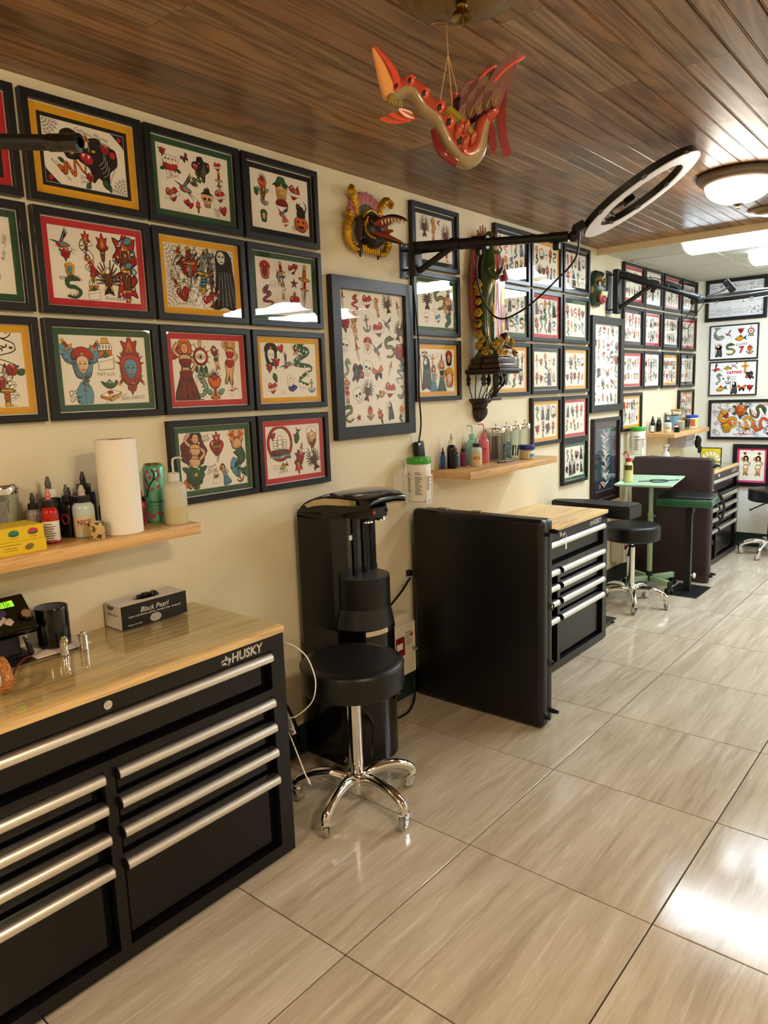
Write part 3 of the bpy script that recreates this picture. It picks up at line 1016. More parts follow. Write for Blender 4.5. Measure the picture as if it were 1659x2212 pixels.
    def mermaid(s):
        s.line(spl([(0, .0), (.12, -.2), (-.06, -.36), (.16, -.48)], False, 6), .26, 'k', .06); s.line(spl([(0, .0), (.12, -.2), (-.06, -.36), (.16, -.48)], False, 6), .2, 'g', .03)
        s.fill([(.12, -.44), (.3, -.4), (.22, -.5), (.3, -.6), (.1, -.52)], 'g', .014)
        s.fill(spl([(-.1, .2), (.1, .2), (.1, .02), (-.1, .02)], True, 3), 's', .016)
        s.fill(spl([(0, .5), (.16, .4), (.14, .14), (.02, .24), (-.14, .14), (-.16, .4)], True, 3), 'o', .014)
        s.fill(circ(0, .33, .07, .09), 's', .012)
        s.line([(-.09, .16), (-.22, .3), (-.1, .46)], .05, 's'); s.line([(.09, .16), (.22, .3), (.1, .46)], .05, 's')
    def cards(s):
        for a, x in ((.4, -.2), (.12, -.06), (-.15, .1), (-.45, .24)):
            s.fill([(x + u * cos(a) - v * sin(a), .18 + u * sin(a) + v * cos(a)) for u, v in ((-.1, -.2), (.1, -.2), (.1, .2), (-.1, .2))], 'w', .014)
            s.poly(circ(x - .05 * a, .26, .04, n=8), 'r' if x > 0 else 'k')
        s.fill(spl([(0, -.36), (-.3, -.08), (-.3, .08), (0, .04), (.3, .08), (.3, -.08)], True, 4), 'r', .018)
        for x in (-.1, .1):
            s.fill([(x - .09, -.16), (x + .08, -.2), (x + .1, -.36), (x - .07, -.34)], 'w', .014); s.poly(circ(x, -.26, .022, n=6), 'k')
        s.leaf(.28, -.1, .22, -.4); s.leaf(-.28, -.1, .22, pi + .4)
    def cowgirl(s):
        s.head('y', 'g', 's'); s.fill(spl([(-.42, .2), (0, .3), (.42, .22), (.24, .36), (.14, .52), (-.14, .52), (-.24, .34)], True, 3), 'g', .016)
        s.fill(spl([(-.2, -.3), (.2, -.3), (.28, -.5), (-.28, -.5)], True, 3), 'd', .012)
    def pumpkin(s):
        s.fill(circ(0, -.24, .3, .24, 20, 0, 5, .04), 'o', .02)
        for x in (-.12, .12):
            s.poly([(x - .06, -.2), (x + .06, -.2), (x, -.1)], 'k')
        s.poly([(-.16, -.3), (.16, -.3), (.08, -.38), (-.08, -.38)], 'k')
        s.fill(spl([(-.16, 0), (-.1, .26), (.1, .3), (.2, .0)], True, 4), 'k', .01); s.line(spl([(.16, .1), (.26, .34), (.14, .5)], False, 5), .07, 'k', .02)
        s.fill(circ(-.1, .28, .1), 'k', .005); s.poly([(-.18, .34), (-.16, .44), (-.1, .36)], 'k'); s.poly([(-.08, .36), (-.02, .44), (-.01, .33)], 'k')
        s.poly(circ(-.13, .29, .018, n=6), 'y')
    def shark(s):
        s.fill(spl([(.34, -.14), (.1, -.3), (-.2, -.2), (-.3, .1), (-.1, .44), (-.18, .14), (0, -.06), (.2, -.02)], True, 4), 'e', .02)
        s.fill([(-.16, .3), (.12, .48), (-.02, .5), (-.26, .5)], 'e', .016); s.fill(spl([(.3, -.16), (.12, -.2), (.04, -.28)], True, 4), 'w', .01); s.poly(circ(.2, -.08, .02, n=6), 'k')
    def fish(s, c='y'):
        s.fill(spl([(-.4, 0), (-.1, .18), (.2, .06), (.2, -.06), (-.1, -.18)], True, 4), c, .02)
        s.fill([(.18, 0), (.42, .18), (.36, 0), (.42, -.18)], 'g', .018); s.fill([(-.15, .16), (.1, .1), (.05, .28)], 'r', .014)
        for q in range(4):
            s.line([(-.15 + q * .09, .1), (-.12 + q * .09, 0), (-.15 + q * .09, -.1)], .025, 'g')
        s.poly(circ(-.28, .03, .03, n=8), 'k')
    def dragon(s, c='g', c2='y'):
        pts = spl([(-.3, -.4), (.1, -.46), (.36, -.2), (.1, 0), (-.2, .02), (-.24, .28), (.06, .4)], False, 6)
        for i in range(2, len(pts) - 1, 2):
            a, b = pts[i], pts[i + 1]
            nx, ny = -(b[1] - a[1]), b[0] - a[0]
            L = math.hypot(nx, ny) or 1
            s.poly([(a[0] - .02, a[1]), (a[0] + nx / L * .2, a[1] + ny / L * .2), (b[0], b[1])], c2)
        s.line(pts, .1, 'k', .24); s.line(pts, .06, c, .18)
        for i in range(2, len(pts) - 2, 2):
            s.poly(circ(pts[i][0], pts[i][1], .03, n=6), c2)
        s.fill(spl([(0, .5), (.2, .44), (.34, .3), (.2, .3), (.02, .28)], True, 4), c, .018); s.poly(circ(.12, .41, .025, n=6), 'r')
        s.line([(.3, .34), (.4, .4), (.44, .3)], .03, 'r'); s.line([(.02, .48), (-.1, .54)], .03, c2)
    def cross(s):
        s.fill([(-.07, .46), (.07, .46), (.07, .2), (.26, .2), (.26, .06), (.07, .06), (.07, -.46), (-.07, -.46), (-.07, .06), (-.26, .06), (-.26, .2), (-.07, .2)], 'y', .022); s.fill(circ(0, .13, .06), 'r', .012)
    def butterfly(s, c='o'):
        for sg in (-1, 1):
            s.fill(spl([(0, .05), (sg * .34, .36), (sg * .42, .1), (sg * .1, -.02)], True, 4), c, .022); s.fill(spl([(0, 0), (sg * .3, -.08), (sg * .2, -.36), (sg * .05, -.12)], True, 4), 'k', .01)
        s.line([(0, .2), (0, -.25)], .05)
    def scribble(s):
        for k in range(2):
            y = .12 - k * .26
            s.line([(-.4 + .045 * t, y + .1 * sin(t * 1.9 + k) * cos(t * .7)) for t in range(18)], .022)
        s.line([(-.3, -.3), (.3, -.24)], .016)

SMALL = ['rose', 'heart', 'star', 'skull', 'butterfly', 'swallow', 'scribble', 'anchor']
TALL = ['dagger', 'snake', 'lady', 'flame', 'mermaid', 'horse', 'eagle', 'reaper']
MIX = TALL + TALL + ['head', 'panther', 'dragon', 'ship', 'cup', 'eye', 'rose', 'heart', 'skull', 'swallow']
def scatter(A, w, h, nx, ny, pool, wob=.18, sz=.92):
    """rows of motifs over a sheet"""
    for j in range(ny):
        k = max(1, nx + A.r.choice([-1, 0, 0, 1]) if nx > 2 else nx)
        for i in range(k):
            m = A.r.choice(pool)
            s = min(w / k * (1.25 if m not in TALL else 2.0), h / ny * 1.1) * sz * A.r.uniform(.8, 1.05)
            A.begin(-w / 2 + w * (i + .5) / k + A.r.uniform(-wob, wob) * w / k * .5, h / 2 - h * (j + .5) / ny + A.r.uniform(-wob, wob) * h / ny * .3, s, A.r.uniform(-.25, .25), A.r.choice([1, -1]))
            kw = {}
            if m == 'lady':
                kw = dict(dress=A.r.choice('rgbk'), hair=A.r.choice('kyon'), skirt=A.r.random() < .4)
            elif m == 'snake':
                kw = dict(c=A.r.choice('gbor'), c2=A.r.choice('yw'))
            elif m == 'head':
                kw = dict(hair=A.r.choice('kyo'), hat=A.r.choice('rgb'), flame=A.r.random() < .3)
            elif m == 'rose':
                kw = dict(c=A.r.choice('rrpo'))
            elif m == 'dragon':
                kw = dict(c=A.r.choice('gbo'))
            getattr(A, m)(**kw)

MATC = {'y': '#e2a41c', 'r': '#bf2830', 'g': '#2a5233', 'k': '#17161a', 'n': '#2c1a1c', 'm': '#f0407f', 'w': '#efe9dd', 't': '#1c2c3a'}
WLM = Matrix(((0, 0, 1, 0), (1, 0, 0, 0), (0, 1, 0, 0), (0, 0, 0, 1)))       # local u,v,w -> +Y,+Z,+X
WEM = Matrix(((1, 0, 0, 0), (0, 0, -1, 0), (0, 1, 0, 0), (0, 0, 0, 1)))      # local u,v,w -> +X,+Z,-Y
SHEET = M('flash_sheet_paper', '#efe6d5', .7, spec=.25)
def picture(a0, a1, z0, z1, label, mat='r', art=None, wall='l', fw=.022, depth=.024, mw=.019, gap=.0035, mat2=None, mw2=.012, name='picture_frame', group='framed flash sheets', fm=None, sheet=None, glass=True, tilt=0., off=0.):
    """moulding, mat board(s), printed sheet and glass"""
    w, h = a1 - a0, z1 - z0
    c = ((a0 + a1) / 2, (z0 + z1) / 2)
    mtx = Matrix.Translation((0.001 + off, c[0], c[1])) @ WLM if wall == 'l' else Matrix.Translation((c[0], ROOM_Y1 - .001 - off, c[1])) @ WEM
    if tilt:
        mtx = mtx @ Matrix.Rotation(tilt, 4, 'X')
    t = thing(name, label, 'picture', group=group, mat=mtx)
    H, Wd = h / 2, w / 2
    def ring(g, W1, H1, W2, H2, za, zb, m=0):
        g.add([(-W1, -H1, za), (W1, -H1, za), (W1, H1, za), (-W1, H1, za), (-W2, -H2, zb), (W2, -H2, zb), (W2, H2, zb), (-W2, H2, zb)],
              [(i, (i + 1) % 4, 4 + (i + 1) % 4, 4 + i) for i in range(4)], m)
    g = G()
    b = .0016
    ring(g, Wd, H, Wd, H, 0, depth - b); ring(g, Wd, H, Wd - b, H - b, depth - b, depth)
    ring(g, Wd - b, H - b, Wd - fw + b, H - fw + b, depth, depth); ring(g, Wd - fw + b, H - fw + b, Wd - fw, H - fw, depth, depth - b); ring(g, Wd - fw, H - fw, Wd - fw, H - fw, depth - b, .006)
    g.build('moulding', fm or BLACKF, t, smooth=0, fix=False)
    W, Hh = Wd - fw, H - fw
    bk = G().box(-W - .004, W + .004, -Hh - .004, Hh + .004, .002, .0075).build('backing_board', PAPER, t, smooth=0)
    if mat:
        g = G()
        W -= gap; Hh -= gap
        ring(g, W, Hh, W - mw, Hh - mw, .0098, .0098); ring(g, W, Hh, W, Hh, .0076, .0098); ring(g, W - mw, Hh - mw, W - mw, Hh - mw, .0098, .0076)
        g.build('mat_board', M('mat_' + mat, MATC[mat], .7, spec=.2), t, smooth=0, fix=False)
        W -= mw; Hh -= mw
        if mat2:
            g = G()
            ring(g, W, Hh, W - mw2, Hh - mw2, .0094, .0094); ring(g, W - mw2, Hh - mw2, W - mw2, Hh - mw2, .0094, .0076)
            g.build('inner_mat_board', M('mat_' + mat2, MATC[mat2], .7, spec=.2), t, smooth=0, fix=False)
            W -= mw2; Hh -= mw2
    W -= .0004; Hh -= .0004
    G().box(-W, W, -Hh, Hh, .0077, .0082).build('sheet', sheet or SHEET, t, smooth=0)
    if art:
        A = Art(int(abs(a0) * 1000 + z0 * 100))
        A.lim = (W - .001, Hh - .001)
        art(A, W * 2, Hh * 2)
        A.g.v = [(x, y, z + .00825) for x, y, z in A.g.v]
        A.g.build('print', INKM, t, smooth=0, fix=False)
    if glass:
        G().box(-(Wd - fw) + .0005, Wd - fw - .0005, -(H - fw) + .0005, H - fw - .0005, .0140, .0155).build('glass_pane', PANE, t, smooth=0)
    return t

def sheet_of(lst):
    """lst of (motif, u, v, size, rot, kwargs) with u,v in sheet halves and size in sheet heights"""
    def f(A, w, h):
        for it in lst:
            m, u, v, s = it[:4]
            rot = it[4] if len(it) > 4 else 0.
            kw = it[5] if len(it) > 5 else {}
            if m == 'word':
                A.begin(u * w / 2, v * h / 2, h, rot)
                A.word(kw['t'], 0, 0, s, 0., kw.get('c', 'k'), kw.get('sh', .35), kw.get('b', 0.))
            else:
                A.begin(u * w / 2 * .97, v * h / 2 * .97, s * h * .80, rot)
                getattr(A, m)(**kw)
    return f
def wd_(t, u, v, s, rot=0., c='k', sh=.35, b=0.):
    return ('word', u, v, s, rot, dict(t=t, c=c, sh=sh, b=b))
def rnd_sheet(nx, ny, pool=MIX):
    return lambda A, w, h: scatter(A, w * .94, h * .94, nx, ny, pool)
def web_bg(A, w, h):
    for cx, cy in ((-.5, .5), (.5, .5), (-.5, -.5), (.5, -.5), (0, .1)):
        A.begin(cx * w, cy * h, min(w, h), 0)
        a0 = {(-.5, .5): -pi / 2, (.5, .5): pi, (-.5, -.5): 0., (.5, -.5): pi / 2}.get((cx, cy))
        if a0 is None:
            A.begin(cx * w, cy * h, h)
            A.web(15, 5, .45, 0, 2 * pi, .007)
        else:
            A.web(8, 9, .62, a0, a0 + pi / 2, .007)

# ------------------------------------------------------------------ the framed sheets on the left wall
R1, R2, R3, R4, R5 = (2.077, 2.372), (1.765, 2.062), (1.451, 1.749), (1.138, 1.430), (.849, 1.140)
A0, A1, A2, A3 = (.645, 1.026), (1.043, 1.420), (1.431, 1.811), (1.822, 2.204)
def pic(cl, rw, label, mat, art, **kw):
    return picture(cl[0], cl[1], rw[0], rw[1], label, mat, art, **kw)
pic(A0, R1, 'red and black matted sheet at the top left corner, cut by the photo edge', 'r', rnd_sheet(3, 2), mat2='k')
def california(A, w, h):
    A.begin(-w / 2, h / 2, h * .34); A.web(7, 5, .9, -pi / 2, 0, .02)
    A.begin(w / 2, -h / 2, h * .34); A.web(7, 5, .9, pi / 2, pi, .02)
    A.begin(-w / 2, -h / 2, h * .34); A.fill([(0, 0), (.75, 0), (.6, .1), (.1, .55), (0, .7)], 'k', 0); A.fill(circ(.25, .22, .12), 'r', 0)
    A.begin(w / 2, h / 2, h * .34); A.fill([(0, 0), (-.75, 0), (-.6, -.1), (-.1, -.55), (0, -.7)], 'k', 0); A.fill(circ(-.25, -.22, .12), 'r', 0)
    sheet_of([('head', -.36, .3, .74, .1, dict(hair='k', hat='k', skin='s')), ('rose', -.2, .55, .34), ('snake', -.34, -.42, .6, 1.9, dict(c='o', c2='k')), ('leaf', -.55, -.3, .16, 0, dict(x=0, y=0, L=1, a=2.6)),
              ('panther', .3, -.05, 1.0, -.3), ('rose', .06, -.62, .26), ('rose', .5, .42, .3), ('dagger', .06, .5, .4, .2), ('leaf', .05, -.8, .2, 0, dict(x=0, y=0, L=1, a=-2.)), ('leaf', .52, -.7, .2, 0, dict(x=0, y=0, L=1, a=-1.2)),
              wd_('California', -.02, .82, .3, -.2), wd_('Style', .02, .64, .16, -.2), wd_('Worlds', .42, .76, .26, -.2), wd_('Finest', .48, .60, .22, -.2), wd_('BRIGHT COLORS', -.62, -.55, .42, -.75, sh=0),
              wd_('David', -.06, -.62, .18, .2), wd_('Gibson', -.04, -.76, .2, .2), wd_('ADDA PHOR 1.2.5', .66, -.35, .4, 1.1, sh=0)])(A, w, h)
pic(A1, R1, 'yellow matted sheet with a woman and a panther and the words Worlds Finest', 'y', california, mat2='k', mw=.022, mw2=.011)
pic(A2, R1, 'green matted sheet with playing cards, panther head and swallow with cherries', 'g', sheet_of([
    ('cards', -.66, .38, .5), ('rose', -.86, .8, .2), ('butterfly', -.24, .74, .22, .6, dict(c='p')), ('panther', .2, .52, .5, -.4), ('snake', .1, .2, .42, 2.6, dict(c='g')), ('heart', .72, .74, .22, 0, dict(word='ELSE')),
    ('skull', .74, .08, .26), ('dagger', .74, .2, .5), ('heart', .74, -.24, .3, 0, dict(word='MY WAY')), ('eye', -.1, .08, .16), ('star', .36, -.1, .16), ('heart', -.66, -.5, .34, .2, dict(word='ACE', c='r')), ('star', -.66, -.42, .2, 0, dict(a='k', b='y')),
    ('swallow', -.2, -.22, .56, .3), ('heart', -.26, -.68, .18, .3, dict(banner=False)), ('heart', -.16, -.74, .18, -.2, dict(banner=False)), ('skull', .34, -.46, .4, 0, dict(c='s', hat='k')), ('flame', .06, -.74, .26), ('heart', .82, -.72, .24, .2, dict(banner=False)),
    wd_('Rest', .6, -.7, .12), wd_('Easy', .62, -.8, .12), wd_('1998', .6, -.9, .1), wd_('SENTIMENTAL', -.66, .44, .3, -.2, sh=0), wd_('WITH LOVE', -.6, .04, .24, .3, sh=0)]))
pic(A3, R1, 'black matted sheet with a green-hatted cowgirl and a cat on a pumpkin', 'k', sheet_of([
    ('cup', -.62, .55, .55), ('flame', -.6, .3, .4), ('shark', -.58, -.02, .36), ('leaf', -.8, .1, .2, 0, dict(x=0, y=0, L=1, a=2)), ('cowgirl', .04, .42, .6), ('heart', .52, .5, .4, -.3), ('dagger', .56, .56, .4, -.7),
    ('swallow', .12, -.42, .46), ('heart', .14, -.66, .24, 0, dict(c='o')), ('pumpkin', .72, -.34, .72), ('head', -.62, -.6, .34, 0, dict(hair='g', hat='g', skin='s')), wd_('Rest', .44, -.74, .12), wd_('Easy', .46, -.84, .12)]))
pic(A0, R2, 'green matted sheet at the photo edge, second row from the ceiling', 'g', sheet_of([('head', .45, .35, .5, 0, dict(hair='b', hat='m', skin='w')), ('dagger', .55, -.5, .62), ('heart', .55, -.6, .34), wd_('Ruby - 2000', .86, .2, .34, 1.4), ('rose', -.3, 0, .6)]))
pic(A1, R2, 'red matted sheet with a swallow, a unicorn, torches and a blue snake in flames', 'r', sheet_of([
    ('swallow', -.66, .56, .48, .5), ('rose', -.68, .26, .26), ('heart', -.68, .36, .24, .2, dict(word='SUZY', c='w')), ('head', -.62, -.2, .3, 0, dict(hair='y', hat='y', skin='b')), wd_('BENJAMIN', -.62, -.42, .3, .1, sh=0), ('dragon', -.58, -.68, .4, 0, dict(c='g', c2='g')),
    ('flame', -.2, .7, .36), ('horse', -.2, .3, .56, .3, dict(c='w')), ('lady', -.12, .02, .4, .4, dict(dress='r', hair='p', skirt=True)), ('flame', .18, .58, .5), ('castle', -.1, -.66, .44), ('flame', -.1, -.3, .24), ('eagle', .26, -.32, .62),
    ('flame', .72, .3, 1.1), ('flame', .72, -.3, 1.0, pi), ('snake', .72, .18, .9, 0, dict(c='b', c2='w')), ('snake', .72, -.4, .7, 0, dict(c='b', c2='w')), ('dagger', .72, -.6, .5, pi), wd_('David Gibson 97', .48, -.9, .46)]))
def reaper_sheet(A, w, h):
    web_bg(A, w, h)
    for u, v, s, c in ((-.66, .62, .2, 'w'), (-.36, .4, .42, 'w'), (.1, .35, .48, 'w'), (.6, .1, .5, 'w'), (-.6, -.5, .26, 'w'), (.22, -.72, .26, 'w'), (-.2, -.6, .2, 'w')):
        A.begin(u * w / 2, v * h / 2, h); A.z = 2
        A.fill(circ(0, 0, s * .62, s * .9 if u > .3 else s * .75, 20, 0, 6, .06), c, .006)
    for it in (('dagger', -.68, .64, .4, -.5), ('heart', -.34, .3, .42, 0, dict(banner=False)), ('dagger', -.34, .3, .7), ('snake', -.3, .56, .3, .2, dict(c='n')), ('dagger', .1, .3, .86, 3.0, dict(h='b')), ('snake', .12, .2, .6, 0, dict(c='b')), ('dagger', .1, .66, .3), ('reaper', .64, .06, 1.06), ('dagger', -.66, -.36, .38, .6), ('heart', -.54, -.56, .3, .3, dict(banner=False)), ('heart', .22, -.7, .32, .5), ('dagger', .34, -.62, .38, -.7)):
        kw = it[5] if len(it) > 5 else {}
        A.begin(it[1] * w / 2, it[2] * h / 2, it[3] * h, it[4] if len(it) > 4 else 0); A.z = 8
        getattr(A, it[0])(**kw)
    A.begin(-.16 * w / 2, -.6 * h / 2, h, 1.1); A.z = 9
    A.word('Dave Gibson', 0, 0, .24)
pic(A2, R2, 'yellow matted sheet covered in spider web with a scythe-bearing reaper', 'y', reaper_sheet)
pic(A3, R2, 'green matted sheet with daggers and the words By Labor and Honor', 'g', sheet_of([
    ('head', -.7, .55, .5, 0, dict(hair='o', hat='r', skin='d')), ('dagger', -.12, .45, .66, .1), ('swallow', -.18, .3, .4, -.6), ('heart', .3, .74, .3, .3), ('rose', .42, .84, .2), ('dagger', .72, .25, .9, -.1, dict(h='o')), ('dagger', .72, -.1, .7, -.1), ('star', .34, .2, .34), ('star', .34, .2, .2, 0, dict(a='g', b='r')),
    ('snake', -.64, -.5, .6, .3, dict(c='p')), ('lady', -.08, -.1, .4, 0, dict(dress='w', hair='k')), ('heart', .34, -.5, .38, 0, dict(banner=False)), ('flame', .34, -.26, .22), wd_('By Labor', -.16, -.62, .34, .05), wd_('and', -.12, -.72, .1), wd_('Honor', -.1, -.84, .3, .05), ('scribble', .8, -.8, .24, 1.0), ('heart', -.42, .1, .2, .4, dict(c='w'))]))
pic(A0, R3, 'yellow matted sheet with a hooded cobra round a sword, at the photo edge', 'y', sheet_of([('snake', .6, .3, .95, 0, dict(c='w', c2='k')), ('rose', .75, 0, .3), ('rose', .5, -.35, .3), ('dagger', .62, -.45, .75, pi, dict(h='o')), ('snake', .7, -.6, .5, .2, dict(c='w', c2='k')), ('rose', -.4, 0, .8), ('leaf', .85, -.1, .2, 0, dict(x=0, y=0, L=1, a=.3))]))
pic(A1, R3, 'green matted sheet with a turbaned woman, a lamp on a book and San Diego lettering', 'g', sheet_of([
    ('leaf', -.54, -.3, .62, 0, dict(x=0, y=0, L=1.1, a=-pi / 2, c='b', w=.24)), ('leaf', -.62, .2, .5, 0, dict(x=0, y=0, L=1, a=2.4, c='b')), ('leaf', -.46, .2, .5, 0, dict(x=0, y=0, L=1, a=.8, c='b')), ('dagger', -.8, .6, .5, .7), ('dagger', -.28, .6, .46, -.6), ('head', -.54, .16, .72, 0, dict(hair='b', hat='r', skin='f')), ('snake', -.5, -.42, .3, 0, dict(c='g')),
    ('castle', .02, .5, .62), wd_('SLOTS-O-FUN', .02, .3, .34, -.15, sh=0), wd_('FIAT LUX', .0, -.12, .28, 0, sh=0), ('lamp', .06, -.5, .56), ('dagger', .08, -.82, .3, 1.9, dict(h='y')), wd_('LET THERE BE LIGHT', .18, -.86, .4, .35, sh=0),
    ('flame', .62, .46, .8), ('head', .62, .04, .84, 0, dict(hair='r', hat='r', skin='b', flame=True)), ('dagger', .44, -.2, .44, 2.5), ('dagger', .8, -.2, .44, -2.5), ('rose', .62, -.52, .3), wd_('SAN DIEGO', .6, -.84, .4, .05, sh=.2), wd_('Dave', -.74, -.6, .24, .5), wd_('Gibson', -.7, -.76, .26, .5), wd_('97', -.66, -.9, .1)]))
pic(A2, R3, 'red matted sheet with a lady in a long gown, an all-seeing eye and a seahorse', 'r', sheet_of([
    wd_('Dave Gibson', -.6, .8, .4, .15), ('lady', -.66, 0, 1.3, 0, dict(dress='d', hair='o', skirt=True)), ('leaf', -.86, .44, .24, 0, dict(x=0, y=0, L=1, a=2.6, c='r', w=.5)), ('eye', -.2, .46, .66), ('rose', .24, .62, .24), ('lady', .26, .44, .5, .2, dict(dress='g', hair='p')), ('lady', .7, .36, 1.0, -.1, dict(dress='r', hair='y')), ('star', .84, .56, .22, 0, dict(a='b', b='w')),
    ('horse', -.2, -.5, .68), ('cup', .18, -.46, .74), ('swallow', .78, -.62, .3, 1., dict(c='w')), wd_('LEV LUX', -.36, -.4, .26, 1.5), ('scribble', .7, -.88, .16)]))
pic(A3, R3, 'yellow matted sheet with a cobra, a geisha with roses and an eagle in a flag', 'y', sheet_of([
    ('head', -.66, .55, .66, 0, dict(hair='k', hat='k', skin='w')), ('rose', -.5, .3, .3), ('rose', -.74, .1, .26), ('leaf', -.6, -.1, .24, 0, dict(x=0, y=0, L=1, a=-1.2)), ('heart', -.3, .82, .24, .3, dict(banner=False)), ('swallow', -.04, .3, .5, 1.), ('snake', .52, .3, 1.1, .2, dict(c='g', c2='w')), ('dagger', .3, .62, .5, .6), ('skull', .7, -.06, .28),
    ('head', .02, -.46, .4, 0, dict(hair='w', hat='w', skin='w')), ('leaf', .02, -.7, .3, 0, dict(x=-.3, y=0, L=1, a=.1, c='v')), ('heart', -.66, -.66, .32, 0, dict(word='LARGE')), ('heart', .46, -.64, .24, -.4, dict(c='w')), ('anchor', .82, -.62, .34), ('scribble', -.28, -.82, .2)]))
pic(A2, R4, 'green matted sheet with a nude dancer before a parasol and a mermaid', 'g', sheet_of([
    ('rose', -.62, .35, 1.0, 0, dict(c='d', leaves=0)), ('rose', -.62, -.5, .7, 0, dict(c='g')), ('lady', -.6, .1, 1.26, -.1, dict(dress='s', hair='k')), ('leaf', -.7, -.7, .34, 0, dict(x=0, y=0, L=1, a=3.4, c='o')), wd_('Rusty', -.26, .84, .2, .2), wd_('Gib', -.2, .74, .14, .2), ('flame', .1, .62, .5), ('heart', .1, .42, .46, 0, dict(banner=False)), ('dagger', .1, .36, .6),
    wd_('Dave', -.1, -.24, .2, .4), wd_('Gibson', -.1, -.38, .24, .4), ('castle', .02, -.62, .34), ('lady', .3, -.58, .5, .3, dict(dress='b', hair='n', skirt=True)), ('mermaid', .74, .32, 1.1), ('leaf', .6, 0, .5, 0, dict(x=0, y=0, L=1, a=-1.3, c='t' if False else 'b')), ('anchor', .78, -.74, .3, .4, dict(c='p'))]))
pic(A3, R4, 'red matted sheet with a sailing ship wreath, a sailor girl and an eagle', 'r', sheet_of([
    ('ship', -.52, .34, .86), ('rose', -.78, .66, .24), ('leaf', -.36, -.06, .24, 0, dict(x=0, y=0, L=1, a=-.6)), ('fish', .14, .56, .46, 1.3, dict(c='g')), ('star', .12, .9, .12, 0, dict(a='y', b='y')), ('head', .72, .5, .6, 0, dict(hair='y', hat='w', skin='f')), ('heart', .74, .24, .3, 0, dict(banner=False)), ('rose', .22, -.3, .4), ('flame', .16, -.5, .6, pi), ('dagger', .28, 0, .4, -.2), ('eagle', .74, -.42, .62, .4), ('fish', -.42, -.6, .36, .4), ('scribble', -.7, -.6, .26), wd_('SINKER', -.44, -.78, .24, .1)]))

# the tall sheet and the group behind the first lamp arm
BIGP = [('dagger', .12), ('snake', .13), ('heart', .11), ('lady', .13), ('eagle', .14), ('dagger', .12), ('rose', .13), ('lady', .16), ('anchor', .12), ('heart', .12), ('swallow', .12), ('eagle', .15), ('skull', .11), ('dagger', .14), ('head', .14),
        ('swallow', .14), ('dragon', .15), ('rose', .17), ('horse', .13), ('panther', .14), ('skull', .13), ('butterfly', .13), ('dagger', .12), ('snake', .15), ('lady', .16), ('skull', .13), ('eagle', .15), ('fish', .12), ('heart', .13), ('shark', .12), ('dragon', .12), ('star', .08), ('cup', .12), ('flame', .12), ('reaper', .13), ('mermaid', .13)]
def big_sheet(seed, cols=6, s=1.):
    def f(A, w, h):
        A.r = random.Random(seed)
        rows = -(-len(BIGP) // cols)
        for k, (m, sz) in enumerate(BIGP):
            i, j = k % cols, k // cols
            kw = {}
            if m == 'lady':
                kw = dict(dress=A.r.choice('srg'), hair=A.r.choice('kyo'))
            if m == 'snake':
                kw = dict(c=A.r.choice('gbr'))
            if m == 'head':
                kw = dict(hair='w', hat='r', skin='s')
            A.begin(-w / 2 + w * (i + .5) / cols + A.r.uniform(-.02, .02) * w, h / 2 - h * (j + .5 + .22 * (i % 2) - .1) / rows, sz * h * 1.12 * s, A.r.uniform(-.35, .35), A.r.choice([1, -1]))
            getattr(A, m)(**kw)
    return f
BIGF = M('black_lacquer_frame', '#1a1a1c', .36, spec=.5)
picture(2.252, 2.795, 1.306, 1.988, 'large upright frame crowded with small tattoo designs, below the bird mask', None, big_sheet(3), fw=.052, depth=.03, fm=BIGF, name='large_picture_frame')
B = (2.817, 3.204)
pic(B, R1, 'black matted sheet behind the first lamp arm', 'k', sheet_of([('eagle', -.56, .5, .6), ('lady', -.06, .46, .66, 0, dict(dress='y', hair='y')), ('swallow', .26, .78, .26, 0, dict(c='r')), ('eagle', .64, .3, .6, 0, dict(c='r')), ('lady', .7, -.3, .5, 0, dict(dress='r', hair='k')), ('swallow', -.6, -.5, .4), ('skull', .2, -.66, .28, 0, dict(c='w')), ('lady', .66, -.7, .32, .4, dict(dress='r')), ('scribble', -.16, -.7, .24)]))
pic(B, R2, 'green matted sheet with a lamp reflected in it, right of the lamp cable', 'g', sheet_of([('eagle', -.5, .3, .66), ('dragon', .2, .36, .66, .4), ('lady', .72, .6, .6, 0, dict(dress='g', hair='k')), ('mermaid', .64, -.36, 1.0), ('skull', -.56, -.62, .34), ('heart', .1, -.6, .32, .2, dict(c='b')), ('scribble', -.06, -.24, .3), ('eagle', .8, 0, .5)]))
pic(B, R3, 'yellow matted sheet with a rose and long upright designs', 'y', sheet_of([('rose', -.72, .74, .32), ('reaper', -.66, -.1, 1.0), ('cross', -.26, .5, .36), ('lady', -.22, -.4, .8, 0, dict(dress='b', hair='n', skirt=True)), ('dagger', .26, .4, .56), ('lady', .26, -.3, 1.0, 0, dict(dress='g', hair='o', skirt=True)), ('head', .7, .56, .56, 0, dict(hair='k', hat='r', skin='s')), ('head', .72, -.4, .74, 0, dict(hair='o', hat='y', skin='f')), ('scribble', .0, .76, .3)]))

